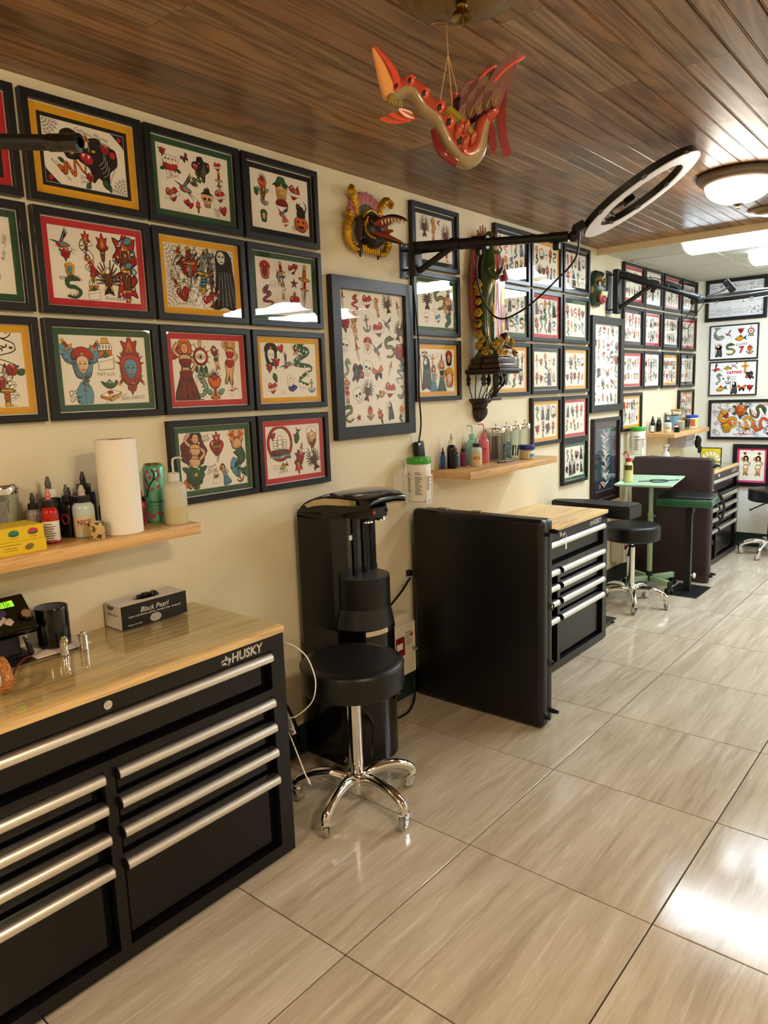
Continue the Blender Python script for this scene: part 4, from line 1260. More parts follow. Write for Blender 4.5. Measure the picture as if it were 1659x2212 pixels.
# the group behind the statue
C1, C2, C3 = (3.550, 3.936), (3.957, 4.346), (4.369, 4.752)
for cl, rw, mt, lb in ((C1, R1, 'k', 'dark matted sheet half hidden by the top of the plaster statue'), (C2, R1, 'y', 'yellow matted sheet in the top row with a lamp reflected along its foot'), (C3, R1, 'k', 'dark matted sheet in the top row next to the green mask'),
                       (C1, R2, 'g', 'green matted sheet behind the middle of the plaster statue'), (C2, R2, 'r', 'red matted sheet two frames right of the plaster statue'), (C3, R2, 'g', 'green matted sheet below and left of the green mask'),
                       (C1, R3, 'y', 'yellow matted sheet behind the wire statue shelf'), (C2, R3, 'k', 'black matted sheet between two yellow matted ones'), (C3, R3, 'y', 'yellow matted sheet left of the second tall frame'),
                       (C2, R4, 'y', 'yellow matted sheet above the right end of the bottle shelf'), (C3, R4, 'r', 'red matted sheet in the fourth row left of the second tall frame'), (C3, R5, 'g', 'lowest sheet of its column, dark green mat, above the tool chest')):
    rw = (rw[0] + (.008 if cl is not C1 else .004), rw[1] + .008)
    pic(cl, rw, lb, mt, rnd_sheet(5, 2, MIX))
picture(4.782, 5.326, 1.312, 1.968, 'second tall frame crowded with small designs, below the green mask', None, big_sheet(8, 6, .95), fw=.05, depth=.03, fm=BIGF, name='large_picture_frame')
def phoenix(A, w, h):
    A.begin(0, 0, h)
    A.poly([(-w / h / 2, -.5), (w / h / 2, -.5), (w / h / 2, .5), (-w / h / 2, .5)], 'k')
    A.poly([(-w / h / 2 + .01, -.49), (w / h / 2 - .01, -.49), (w / h / 2 - .01, .49), (-w / h / 2 + .01, .49)], 'b')
    A.poly([(-w / h / 2 + .014, -.486), (w / h / 2 - .014, -.486), (w / h / 2 - .014, .486), (-w / h / 2 + .014, .486)], 'c')
    rr = random.Random(2)
    for k in range(34):
        y = .42 - k * .026
        x = .05 * sin(k * .7)
        for sg in (-1, 1):
            a = rr.uniform(.2, 1.2)
            A.line([(x, y), (x + sg * .12 * cos(a), y + .12 * sin(a)), (x + sg * .16, y + .16 * sin(a))], .03, rr.choice('bew'), .003)
            A.line([(x, y), (x + sg * .09 * cos(a * .8), y + .07 * sin(a))], .022, rr.choice('ynoe'), .004)
    A.begin(0, -.12 * h, .22 * h); A.head('y', 'n', 'e')
    A.begin(-.22 * w, .4 * h, .12 * h); A.rose('r', 4)
    A.begin(-.28 * w, -.42 * h, .12 * h); A.rose('o', 4)
picture(4.832, 5.30, .66, 1.268, 'dark purple framed upright print of a pale phoenix behind the green tray', 'n', phoenix, fw=.026, depth=.028, mw=.05, fm=M('dark_plum_frame', '#2a1a1e', .35), name='phoenix_picture')

# the group in the drop-ceiling corner
D1, D2, D3, D4 = (5.334, 5.738), (5.752, 6.132), (6.168, 6.574), (6.612, 7.020)
for cl, nm in ((D1, 'first'), (D2, 'second'), (D3, 'third'), (D4, 'fourth')):
    pass
for cl, rw, mt, lb in ((D1, R1, 'r', 'red matted sheet in the top row behind the second lamp arm'), (D2, R1, 'w', 'plain matted sheet crossed by the middle of the second lamp arm'), (D3, R1, 'r', 'red matted sheet with the lamp power box in front'), (D4, R1, 'k', 'dark matted sheet at the top by the room corner'),
                       (D1, R2, 'k', 'dark matted sheet right of the top of the second tall frame'), (D2, R2, 'r', 'red matted sheet in the second row, second column of the corner group'), (D3, R2, 'k', 'dark matted sheet in the second row, third column of the corner group'), (D4, R2, 'r', 'red matted sheet in the second row by the room corner'),
                       (D1, R3, 'r', 'wide red matted sheet right of the second tall frame'), (D2, R3, 'w', 'plain matted sheet above the gap in the corner group'), (D3, R3, 'y', 'yellow matted sheet above the far bottle shelf'), (D4, R3, 'k', 'dark matted sheet in the third row by the room corner'),
                       (D1, R4, 'y', 'yellow matted sheet directly above the far green-lidded canister'), (D4, R4, 'y', 'yellow matted sheet low in the corner behind the bottles')):
    pic(cl, (rw[0] + .008, rw[1] + .004), lb, mt, rnd_sheet(6, 2, TALL + ['skull', 'rose', 'head']))

# ------------------------------------------------------------------ pictures on the end wall
def sketch(A, w, h):
    rr = random.Random(4)
    for i in range(7):
        for j in range(3):
            A.begin(-w / 2 + w * (i + .5) / 7, h / 2 - h * (j + .5) / 3, h / 3 * .9)
            k = rr.choice([0, 1, 2])
            if k == 0:
                A.line(circ(0, 0, .3, .34, 16, 0, 5, .12) + [(.3 * 1.12, 0)], .03); A.line(circ(-.1, .06, .07) + [(-.03, .06)], .03); A.line(circ(.1, .06, .07) + [(.17, .06)], .03); A.line([(-.12, -.14), (0, -.2), (.12, -.14)], .03)
            elif k == 1:
                for q in range(9):
                    a = rr.uniform(0, 2 * pi)
                    A.line([(.1 * cos(a), .1 * sin(a)), (.36 * cos(a + .3), .36 * sin(a + .3)), (.4 * cos(a + .7), .36 * sin(a + .7))], .03)
            else:
                A.scribble()
picture(.066, .576, 2.03, 2.388, 'wide frame of black line sketches high on the end wall', None, sketch, wall='e', fw=.03, name='sketch_picture', sheet=M('cool_white_paper', '#e6e8ec', .7))
CW = MC['cool_white_paper']
picture(.112, .520, 1.686, 1.991, 'thin black framed sheet with shark, fish and a red number seven', None, sheet_of([('shark', -.68, .46, .6), ('eye', .74, .62, .4, 0, dict()), ('fish', .3, .2, .5, .1), ('reaper', -.66, -.5, .5), ('heart', -.66, -.36, .3, 0, dict(c='r', banner=False)), ('dragon', -.14, -.44, .46), ('swallow', -.2, .5, .34, .3), ('rose', .3, .7, .26), ('cup', .72, -.5, .44), ('word', .36, -.5, .17, .1, dict(t='7', c='r', sh=.1, b=.06)), wd_('Lucky', .36, -.16, .34, .1)]), wall='e', fw=.010, depth=.018, name='flash_poster', sheet=CW, glass=False)
picture(.118, .522, 1.367, 1.672, 'thin black framed sheet with the red word TATTOO, cross and animals', None, sheet_of([('swallow', -.7, .66, .46, .8, dict(c='r')), ('fish', -.24, .66, .36), ('swallow', .12, .8, .34, .2, dict(c='w')), ('cross', .54, .66, .46), wd_('TATTOO', .06, .36, .46, .05, c='r', sh=0, b=.06), ('horse', -.66, -.02, .46, 0, dict(c='l')), ('panther', .74, .14, .36, .3), wd_('ABCDEFG', .0, .1, .22, 0, sh=0), wd_('123456', .0, -.04, .2, 0, sh=0), ('fish', -.5, -.66, .5, .3), ('reaper', .06, -.6, .5), ('butterfly', .42, -.64, .36), ('rose', .78, -.6, .3), ('star', -.42, .0, .16), ('anchor', -.2, -.1, .34)]), wall='e', fw=.010, depth=.018, name='flash_poster', sheet=CW, glass=False)
def tiger(A, w, h):
    rr = random.Random(9)
    for k in range(80):
        A.begin(rr.uniform(-.46, .46) * w, rr.uniform(-.44, .44) * h, h * rr.uniform(.12, .24), rr.uniform(0, 6))
        A.line([(.3 * cos(t * .5), .3 * sin(t * .5)) for t in range(10)], .06, rr.choice('kborgy')); A.line([(.18 * cos(t * .5), .18 * sin(t * .5)) for t in range(10)], .05, rr.choice('bkv'))
    sheet_of([('rose', -.06, .56, .6, 0, dict(c='o', leaves=6)), ('star', -.06, .6, .34, 0, dict(a='v', b='b')), ('rose', -.56, .3, .36, 0, dict(c='r', leaves=0)), ('dragon', -.5, .0, .7, .6, dict(c='y', c2='o')), ('head', -.5, -.44, .6, 0, dict(hair='y', hat='o', skin='y')), ('dragon', .5, .5, .55, -1.2, dict(c='g', c2='o')), ('dragon', .12, -.14, .5, -1., dict(c='y', c2='r')), ('dragon', .6, -.3, .6, 1.8, dict(c='o', c2='r')), ('dagger', .3, -.5, .6, 1.8), wd_('TATTOOING', .02, -.84, .5, .05, c='o', sh=0, b=.04), ('heart', .84, -.8, .14, 0, dict(banner=False))])(A, w, h)
picture(.126, .70, .972, 1.330, 'black framed colourful dragon and tiger print on the end wall', None, tiger, wall='e', fw=.024, name='dragon_picture', sheet=CW)
def pinups(A, w, h):
    A.begin(0, 0, h)
    a, b = w / h / 2 - .055, .445
    A.fill([(-a, -b), (a, -b), (a, b), (.04, b), (0, b - .03), (-.04, b), (-a, b)], 'w', .004)
    sheet_of([('lady', -.42, 0, .72, 0, dict(dress='w', hair='o')), ('lady', .44, 0, .72, 0, dict(dress='w', hair='o')), ('rose', -.5, .72, .14), ('rose', .5, .72, .14), ('scribble', -.5, -.74, .2), wd_('JONES', .76, -.94, .1, 0, sh=0), ('scribble', .02, -.5, .2)])(A, w, h)
picture(.352, .668, .552, .932, 'black framed pink bordered print of two pin-up figures on the end wall', None, pinups, wall='e', fw=.036, name='pinup_picture', sheet=M('hot_pink_card', '#ef3f7e', .6), glass=False)

# ------------------------------------------------------------------ tool chests
LOGO = M('silver_logo_print', '#b9b5ae', .4)
def wolf(g, fn, s):
    """small dog-head emblem beside the lettering"""
    for poly in ([(-0.462, -0.038), (-0.32, 0.087), (-0.12, 0.08), (-0.044, 0.141), (-0.053, 0.42), (0.178, 0.139), (0.16, -0.033), (0.044, -0.034), (-0.142, 0.008), (-0.32, -0.068), (-0.387, -0.124)],
                 [(-0.387, -0.288), (-0.356, -0.188), (-0.142, -0.125), (0.0, -0.209), (0.102, -0.367)],
                 [(0.236, 0.171), (0.502, -0.017), (0.236, -0.505), (0.169, -0.436), (0.231, -0.272), (0.204, -0.085)]):
        g.add([fn(u * s, v * s, 0) for u, v in poly], [tuple(range(len(poly)))])

def tool_chest(y1, xf, label, glass, keys=False):
    """front face frame at x=xf, right end at y1; 46 inch, nine drawers"""
    t = thing('tool_chest', label, 'tool chest', (.02, y1, 0), 0, 'black nine-drawer tool chests')
    D = xf - .02
    L = 1.168
    yo = lambda y: y - 1.485                                  # measured on the nearest chest
    Z0, ZT = .0, .762
    g = G().rbox(0, D - .046, -L, 0, Z0 + .01, ZT, .003, 1)
    g.build('body', BLACKP, t)
    ff = G()                                                   # face frame
    A, B, Cc, Dd, E = -L, yo(.356), yo(.852), yo(.882), yo(1.430)
    for a, b, c, d in ((A, B, Z0 + .01, ZT), (E, 0, Z0 + .01, ZT), (Cc, Dd, .05, .565), (B, E, .565, .590), (B, E, Z0 + .01, .050), (B, E, .716, ZT)):
        ff.box(D - .046, D, a, b, c, d)
    ff.build('face_frame', BLACKP, t, smooth=0)
    def drawer(a, b, z0, z1, hz):
        g = G()
        c = .010
        x0, x1 = D - .045, D - .020
        V = [(x0, a + .003, z0 + .002), (x0, b - .003, z0 + .002), (x0, b - .003, z1), (x0, a + .003, z1)]
        V += [(x1 - .008, a + .006, z0 + .006), (x1 - .008, b - .006, z0 + .006), (x1 - .008, b - .006, z1), (x1 - .008, a + .006, z1)]
        V += [(x1, a + .006 + c, z0 + .006 + c * 1.2), (x1, b - .006 - c * 2.2, z0 + .006 + c * 1.2), (x1, b - .006 - c * 2.2, z1), (x1, a + .006 + c, z1)]
        g.add(V, [(3, 2, 1, 0), (8, 9, 10, 11)] + [(i, (i + 1) % 4, 4 + (i + 1) % 4, 4 + i) for i in range(4)] + [(4 + i, 4 + (i + 1) % 4, 8 + (i + 1) % 4, 8 + i) for i in range(4)])
        d = g.build('drawer', BLACKP, t, smooth=0)
        pr = [(-.020, .013), (.006, .015), (.014, .012), (.019, .005), (.020, -.002), (.0195, -.009), (.016, -.013), (.008, -.015), (.004, -.013), (.010, -.009), (.012, -.003), (.009, .004), (-.020, .007)]
        h = G().prism([(u + D - .0, v + hz) for u, v in pr], a + .004, b - .004, lambda u, v, w: (u, w, v))
        h.build('handle', STEEL, d, smooth=35)
        q = G()
        for yy in (a + .0015, b - .0045):
            q.prism([(u + D, v + hz) for u, v in [(-.018, .0155), (.006, .0162), (.015, .013), (.0205, .005), (.0212, -.002), (.0205, -.010), (.016, -.0142), (-.004, -.0146)]], yy, yy + .003, lambda u, v, w: (u, w, v))
        q.build('handle_caps', BLACKS, d, smooth=0)['kind'] = 'stuff'
    drawer(B, E, .592, .714, .697)
    for (z0, z1, hz) in ((.476, .562, .548), (.394, .476, .465), (.304, .394, .381), (.052, .304, .288)):
        drawer(Dd, E, z0, z1, hz)
        drawer(B, Cc, z0, z1, hz)
    G().rbox(-.018, D + .004, -L - .003, .003, ZT, ZT + .021, .002, 2).build('worktop', BLOCK, t, smooth=30)
    lk = G().cyl((D - .002, yo(.881), .738), (D + .004, yo(.881), .738), .0125, .0118, 24).cyl((D + .004, yo(.881), .738), (D + .0055, yo(.881), .738), .009, .0085, 20).box(D + .0055, D + .0062, yo(.881) - .006, yo(.881) + .006, .737, .739)
    lk.build('lock', CHROME, t)
    g = G()
    f = lambda u, v, w: (D + .0008, yo(1.340) + u, .738 + v)
    text_geo(g, 'HUSKY', .122, f, bold=.035, shear=.12, h=.027)
    wolf(g, lambda u, v, w: (D + .0008, yo(1.258) + u, .738 + v), .040)
    g.build('logo', LOGO, t, smooth=0)
    if keys:
        k = G().cyl((D + .004, yo(.881), .738), (D + .02, yo(.885), .738), .003, n=8).build('key', CHROME, t)
        G().torus((D + .016, yo(.90), .726), .018, .0016, 24, 6, rot=Matrix.Rotation(pi / 2, 3, 'Y')).build('key_ring', CHROME, k)
        G().rbox(D + .0145, D + .0175, yo(.905), yo(.922), .655, .712, .001, 1).build('spare_key', CHROME, k)
    return t
def counter_glass(y1, xf, label):
    t = G().rbox(.012, xf - .012, -1.160, -.008, 0, .006, .001, 1)
    o = t.build('glass_sheet', TOPGLASS, None, smooth=0)
    o.location = (.0, y1, .7836)
    tag(o, label, 'glass sheet', 'glass sheets on the chests')
tool_chest(1.485, .4766, 'black tool chest nearest the viewer, under the first bottle shelf', True)
counter_glass(1.485, .4766, 'clear glass sheet on the wooden top of the nearest tool chest')
tool_chest(4.050, .462, 'black tool chest with keys in its lock, behind the folded table', False, True)
tool_chest(6.905, .458, 'black tool chest in the far corner by the end wall', True)
counter_glass(6.905, .458, 'clear glass sheet on the far corner tool chest')
t = thing('cord_hook', 'round black side handle on the nearest tool chest', 'hook', (.30, 1.4855, .70))
G().lathe([(.030, 0), (.034, .006), (.034, .020), (.026, .026), (.0, .027)], (0, 0, 0), 28, rot=Matrix.Rotation(-pi / 2, 3, 'X')).build('knob', BLACKG, t)
G().cyl((0, -.0004, 0), (0, .004, 0), .022, n=20).build('base', BLACKS, t)

# ------------------------------------------------------------------ wall shelves
def shelf(y0, y1, zt, label, m, d=.248, th=.036):
    o = G().rbox(0.001, d, -(y1 - y0), 0, -th, 0, .0025, 2).build('wall_shelf', m, None, smooth=30)
    o.location = (0, y1, zt)
    tag(o, label, 'shelf', 'floating wooden shelves')
shelf(.15, 1.370, 1.114, 'maple floating shelf above the nearest tool chest', SHELFW)
shelf(2.930, 3.838, 1.108, 'butcher block floating shelf right of the first canister', SHELFW2)
shelf(5.82, 6.72, 1.108, 'butcher block floating shelf near the end wall', SHELFW2)

# ------------------------------------------------------------------ wheeled stools
def stool(mw, label, zt=.567, lever=None, a0=-76.):
    t = thing('rolling_stool', label, 'stool', group='black padded rolling stools', mat=mw)
    R = .186
    pr = [(.0, zt - .104), (R * .93, zt - .104), (R * .985, zt - .098), (R, zt - .085), (R, zt - .024), (R * .992, zt - .012), (R * .96, zt - .004), (R * .8, zt), (0, zt + .003)]
    s = G().lathe(pr, n=48).build('seat', LEATHER, t, smooth=60)
    G().torus((0, 0, zt - .0135), R * .992, .0032, 56, 6).build('piping', LEATHER, s)
    G().lathe([(0, zt - .118), (.085, zt - .118), (.09, zt - .1045), (0, zt - .1045)], n=24).build('seat_plate', BLACKS, t)
    G().cyl((0, 0, zt - .15), (0, 0, zt - .117), .014, n=20).build('piston', CHROME, t)
    G().lathe([(.0, .105), (.026, .105), (.0262, zt - .158), (.0225, zt - .156), (0, zt - .155)], n=28).build('column', CHROME, t)
    G().lathe([(.0225, zt - .157), (.024, zt - .148), (.015, zt - .145)], n=24).build('collar', BLACKS, t)
    G().lathe([(0, .052), (.02, .052), (.022, .062), (.024, .07), (.034, .085), (.042, .11), (.034, .13), (.027, .136)], n=28).build('hub', CHROME, t)
    if lever is not None:
        G().tube([(0, 0, zt - .122), (.06 * cos(lever), .06 * sin(lever), zt - .126), (.16 * cos(lever), .16 * sin(lever), zt - .165), (.19 * cos(lever), .19 * sin(lever), zt - .178)], [.006, .006, .006, .009], 8).build('lever', BLACKS, t)
    pts = spl([(.02, 0, .104), (.07, 0, .124), (.14, 0, .122), (.195, 0, .104), (.225, 0, .084), (.231, 0, .068)], False, 5)
    rs = [.022 - .004 * i / (len(pts) - 1) if i < len(pts) - 6 else .0185 for i in range(len(pts))]
    leg = G().tube(pts, rs, 12, flat=.92).mesh('leg', CHROME, 60)
    fk = G().cyl((0, 0, .058), (0, 0, .070), .017, .014, 16)
    for sg in (-1, 1):
        fk.prism([(-.014, .060), (.016, .060), (.004, .018), (-.016, .012), (-.024, .020)], sg * .0125, sg * .0145, lambda u, v, w: (u, w, v))
    fk.box(-.014, .016, -.0145, .0145, .056, .060).cyl((-.014, -.017, .024), (-.014, .017, .024), .004, n=10)
    fm = fk.mesh('caster_fork', CHROME, 30)
    wh = G().lathe([(.006, -.0095), (.018, -.0095), (.0225, -.0075), (.0240, -.003), (.0240, .003), (.0225, .0075), (.018, .0095), (.006, .0095)], n=24, rot=Matrix.Rotation(pi / 2, 3, 'X'), close=True).mesh('wheel', GREYRUB, 35)
    hb = G().cyl((0, -.0102, 0), (0, .0102, 0), .0125, n=16).mesh('wheel_hub', M('grey_wheel_hub', '#5d5a57', .4), 35)
    for k in range(5):
        a = rad(a0 + 72 * k)
        put('leg', leg, t, (0, 0, 0), (0, 0, a))
        sw = a + [.5, 1.9, -.6, 2.4, .9][k]
        f = put('caster', fm, t, (.231 * cos(a), .231 * sin(a), 0), (0, 0, sw))
        w = put('wheel', wh, f, (-.014, 0, .0242))
        put('wheel_hub', hb, f, (-.014, 0, .0242))
    return t
s1 = stool(TR(.462, 1.815, 0), 'black padded rolling stool in front of the water cooler', lever=1.2)
s2 = stool(TR(.33, 4.77, 0), 'black padded rolling stool beside the green tray stand', .570, lever=-1.3, a0=-62)
s3 = stool(TR(.755, 6.80, 0), 'black padded rolling stool at the right edge by the end wall', .585, lever=-2.4, a0=190)

# ------------------------------------------------------------------ water cooler
t = thing('water_cooler', 'tall black water cooler behind the nearest stool', 'water cooler', (.03, 2.135, 0))
yc, hw = 2.135, .150
def dshape(x0, xs, xf, w, n=14):
    """plan: straight back and sides, rounded front"""
    p = [(x0, yc - w), (xs, yc - w)]
    p += [(xs + (xf - xs) * sin(pi * k / n), yc - w * cos(pi * k / n)) for k in range(1, n)]
    return p + [(xs, yc + w), (x0, yc + w)]
G().prism(dshape(.035, .22, .352, hw), .012, .575).build('lower_body', BLACKG, t, True, 30)
G().prism(dshape(.045, .2, .32, hw - .012), .0, .012).build('foot', BLACKS, t, True, 30)
g = G().prism([(.035, yc - hw), (.165, yc - hw), (.205, yc - hw + .018), (.235, yc - .075), (.225, yc - .07), (.225, yc + .07), (.235, yc + .075), (.205, yc + hw - .018), (.165, yc + hw), (.035, yc + hw)], .575, 1.04)
g.build('upper_body', BLACKS, t, True, 25)
G().prism([(.2255, yc - .068), (.2285, yc - .068), (.2285, yc + .068), (.2255, yc + .068)], .70, 1.02).build('alcove_panel', BLACKG, t, True, 0)
for q in (-.028, .03):
    G().cyl((.229, yc + q, .70), (.229, yc + q, 1.02), .012, n=14).build('alcove_rib', BLACKG, t, True)
side = spl([(.035, 1.02), (.050, 1.062), (.10, 1.098), (.19, 1.122), (.30, 1.125), (.375, 1.112), (.392, 1.098), (.386, 1.082)], False, 4) + [(.30, 1.055), (.16, 1.02)]
def hood(u, v, w):
    return (u, yc + w * (1 - max(0, (u - .2) / .2) ** 2 * .32), v)
g = G()
ws = [-1, -.96, -.8, -.4, 0, .4, .8, .96, 1]
n = len(side)
V, F = [], []
for wv in ws:
    for u, v in side:
        dz = -.010 * (abs(wv) ** 4)
        V.append(hood(u, v + (dz if v > 1.06 else 0), wv * hw))
for j in range(len(ws) - 1):
    for i in range(n):
        F.append((j * n + i, j * n + (i + 1) % n, (j + 1) * n + (i + 1) % n, (j + 1) * n + i))
F += [tuple(range(n)), tuple((len(ws) - 1) * n + i for i in range(n))]
g.add(V, F).build('hood', BLACKG, t, True, 40)
tr = [hood(u, v - .030 - .004 * k, -hw * 1.006) for k, (u, v) in enumerate([(.10, 1.092), (.14, 1.106), (.2, 1.118), (.28, 1.124), (.34, 1.128)])]
tr2 = [hood(u, v - .010, -hw * 1.006) for u, v in [(.085, 1.083), (.14, 1.105), (.2, 1.116), (.28, 1.117), (.34, 1.112)]]
g = G(); k = len(tr)
g.add(tr + tr2 + [(a, b - .003, c) for a, b, c in tr + tr2], [(i, i + 1, k + i + 1, k + i) for i in range(k - 1)] + [(2 * k + i, 2 * k + i + 1, 3 * k + i + 1, 3 * k + i) for i in range(k - 1)] + [(k + i, k + i + 1, 3 * k + i + 1, 3 * k + i) for i in range(k - 1)])
g.build('chrome_trim', M('warm_polished_trim', '#cdbb98', .16, metal=1.), t, True, 40)
G().prism([(.226, yc - .085), (.30, yc - .085), (.345, yc - .045), (.356, yc), (.345, yc + .045), (.30, yc + .085), (.226, yc + .085)], 1.022, 1.062).build('dispenser_head', BLACKS, t, True, 30)
for i, dy in enumerate((-.04, .035)):
    nz = G().lathe([(.012, 0), (.020, -.010), (.022, -.018), (.014, -.020)], (.315, yc + dy, 1.022), 18).build('nozzle', CHROME, t, True)
    G().cyl((.318 + .03 * (1 - i * 0), yc + dy, 1.045), (.352, yc + dy, 1.045), .008, n=14).build('button', M('red_button', '#b3281c', .35) if i == 0 else BLACKG, t, True)
G().rbox(.229, .2300, yc - .058, yc - .022, .925, .945, .0003, 1).build('sticker', WHITE, t, True, 0)
bw = [(.225 + .128 * sin(pi * k / 20), yc - .115 * cos(pi * k / 20)) for k in range(21)]
G().prism(bw, .655, .776).build('drip_bowl', BLACKS, t, True, 30)
G().prism([(.228 + .120 * sin(pi * k / 20), yc - .107 * cos(pi * k / 20)) for k in range(21)], .7762, .779).build('drip_grille', M('grey_grille', '#4a4846', .4, metal=.6, bump=(400, .6, .002)), t, True, 30)
g = G()
g.prism([(.218, yc - .112), (.226, yc - .112), (.226, yc - .02), (.226, yc + .112), (.218, yc + .112)], .776, .80).build('splash_guard', BLACKS, t, True, 0)
up = [(.215 + .150 * sin(pi * k / 20), yc - .136 * cos(pi * k / 20), .578) for k in range(21)]
tp = [(.220 + .131 * sin(pi * k / 20), yc - .117 * cos(pi * k / 20), .655) for k in range(21)]
g = G().add(up + tp, [(i, i + 1, 22 + i, 21 + i) for i in range(20)] + [tuple(range(20, -1, -1)), tuple(range(21, 42)), (0, 21, 41, 20)])
g.build('skirt', M('dark_grey_plastic', '#1b1b1c', .4), t, True, 40)
bd = [(.22 + .1345 * sin(a), yc - .152 * cos(a)) for a in [pi * (.30 + .4 * k / 12) for k in range(13)]]
bd2 = [(u - .004, v) for u, v in bd]
G().prism(bd + bd2[::-1], .552, .572).build('badge', M('polished_badge', '#d8cdb6', .14, metal=1.), t, True, 30)
G().prism([(.2 + .1535 * sin(a), yc - .151 * cos(a)) for a in [pi * (.2 + .02 * k) for k in range(13)]] + [(.2 + .150 * sin(a), yc - .149 * cos(a)) for a in [pi * (.44 - .02 * k) for k in range(13)]], .30, .545).build('front_panel', BLACKG, t, True, 30)

def cord(name, pts, r, m, label, cat='cable', k=8, group=None):
    o = G().tube(spl(pts, False, k), r, 8).build(name, m, None, smooth=60)
    c = Vector(pts[0])
    for v in o.data.vertices:
        v.co -= c
    o.location = c
    return tag(o, label, cat, group)
cord('black_cable', [(.05, 2.2860, .50), (.05, 2.33, .49), (.045, 2.50, .50), (.04, 2.62, .55), (.03, 2.695, .590), (.03, 2.716, .604)], .0055, BLACKS, 'black power cord from the water cooler to the wall outlet')
cord('black_cable', [(.030, 2.30, .02), (.10, 2.37, .006), (.14, 2.50, .006), (.10, 2.62, .007), (.05, 2.70, .03), (.022, 2.722, .10)], .005, BLACKS, 'black cord looping on the floor right of the water cooler')
cord('black_cable', [(.20, 1.494, .30), (.13, 1.60, .34), (.07, 1.74, .33), (.035, 1.86, .27), (.03, 1.93, .12), (.032, 1.952, .015)], .006, BLACKS, 'black cord sagging along the wall left of the water cooler')

# wall outlet and sharps containers
t = thing('wall_outlet', 'cream wall outlet beside the folded black table', 'outlet', (0, 2.722, .608))
G().rbox(.0005, .006, -.036, .036, -.060, .060, .002, 2).build('cover_plate', CREAMP, t)
for dz in (-.022, .022):
    G().rbox(.006, .0085, -.016, .016, dz - .015, dz + .015, .002, 2).build('socket', WHITE, t)
g = G().rbox(.0088, .034, -.014, .014, .006, .034, .004, 2); g.build('plug', BLACKS, t)
def sharps(mw, label, vent=False):
    t = thing('sharps_container', label, 'container', group='wall sharps containers', mat=mw)
    G().rbox(.001, .100, -.155, 0, 0, .262, .012, 3).build('cabinet', CREAMP, t, smooth=40)
    G().rbox(.030, .095, -.145, -.025, .2622, .30, .006, 2).build('chute', CREAMP, t)
    G().rbox(.1004, .1025, -.158, .002, .005, .255, .006, 2).build('door', CREAMP, t)
    w = G().rbox(.1026, .1040, -.140, -.080, .105, .195, .006, 2).build('window', M('red_sharps_window', '#7c1714', .3), t)
    G().box(.1041, .1044, -.138, -.09, .135, .165).build('window_label', WHITE, w, smooth=0)
    g = G()
    for k in range(7):
        g.box(.1026, .1029, -.066, -.066 + [.05, .04, .052, .03, .046, .05, .034][k], .205 - k * .010, .208 - k * .010)
    g.build('print_lines', M('dark_print', '#2a2522', .6), t, smooth=0)['kind'] = 'stuff'
    G().cyl((.1026, -.02, .19), (.1032, -.02, .19), .010, n=16).build('hazard_mark', M('hazard_red', '#a63418', .5), t)
    k = G().cyl((.1026, -.012, .12), (.112, -.012, .12), .007, n=14).build('lock', ZINC, t)
    G().rbox(.112, .128, -.014, -.010, .112, .126, .001, 1).build('key', ZINC, t)
    if vent:
        for i in range(5):
            for j in range(5):
                G().box(.03 + i * .010, .037 + i * .010, -.1556, -.1553, .19 + j * .010, .197 + j * .010).build('vent_slot', BLACKS, t, smooth=0)
    return t
sharps(TR(0.001, 2.640, .172), 'cream sharps box behind the water cooler')
sharps(TR(0.001, 5.36, .175) @ Matrix.Diagonal((1.35, 1.9, 1.0, 1)), 'cream sharps box on the wall under the green tray', True)

# ------------------------------------------------------------------ folded treatment tables
def folded_table(mw, W, H, label, m, strap=False):
    t = thing('folded_treatment_table', label, 'treatment table', group='folded padded tables', mat=mw)
    T = .066
    for k in range(2):
        bm = bmesh.new()
        bmesh.ops.create_grid(bm, x_segments=1, y_segments=1, size=.5)
        bm.free()
        g = G().rbox(0, W - (.014 if k else 0), k * (T + .002), k * (T + .002) + T, .0015, H - (.008 if k else 0), .024, 5)
        g.build('padded_leaf', m, t, smooth=60)
        if k == 0:
            for zz in (H - .012,):
                G().tube([(.03, .004, zz - .004), (W - .03, .004, zz - .004)], .0025, 6).build('seam', m, t)
    for zz in (H - .065, .052):
        for k in range(2):
            yy = k * (T + .002) + T / 2 + (.010 if k else 0)
            G().cyl((W - .0135 * k - .003, yy, zz), (W + .004, yy, zz), .011, n=16).cyl((W + .004, yy, zz), (W + .022, yy, zz), .0085, .008, 16).build('foot_peg', BLACKS, t)
    for zz in (.28, .545) if not strap else (.3, .6):
        G().torus((W - .002, T + .03, zz), .013, .004, 20, 8, rot=Matrix.Rotation(pi / 2, 3, 'Y')).build('grommet', BLACKS, t)
    for xx in (.14, .33, .6):
        if xx < W - .1:
            G().rbox(xx - .03, xx + .03, .052, .085, H - .002, H + .003, .0012, 1).build('hinge', ZINC, t)
    if strap:
        pts = spl([(W - .004, .07, .70), (W + .05, .07, .66), (W + .075, .07, .57), (W + .05, .07, .47), (W - .004, .07, .44)], False, 5)
        G().tube(pts, .010, 6, flat=.35).build('carry_strap', m, t)
        for zz in (.70, .44):
            for dy in (-.012, .012):
                G().ell((W - .001, .07 + dy, zz), .005, 8).build('rivet', CHROME, t)
    return t
folded_table(TR(.030, 2.737, 0), .700, .945, 'black vinyl folded treatment table standing on edge', LEATHER)
folded_table(TR(.010, 5.598, 0), .588, .945, 'dark brown vinyl folded treatment table with carry strap', BROWNV, True)

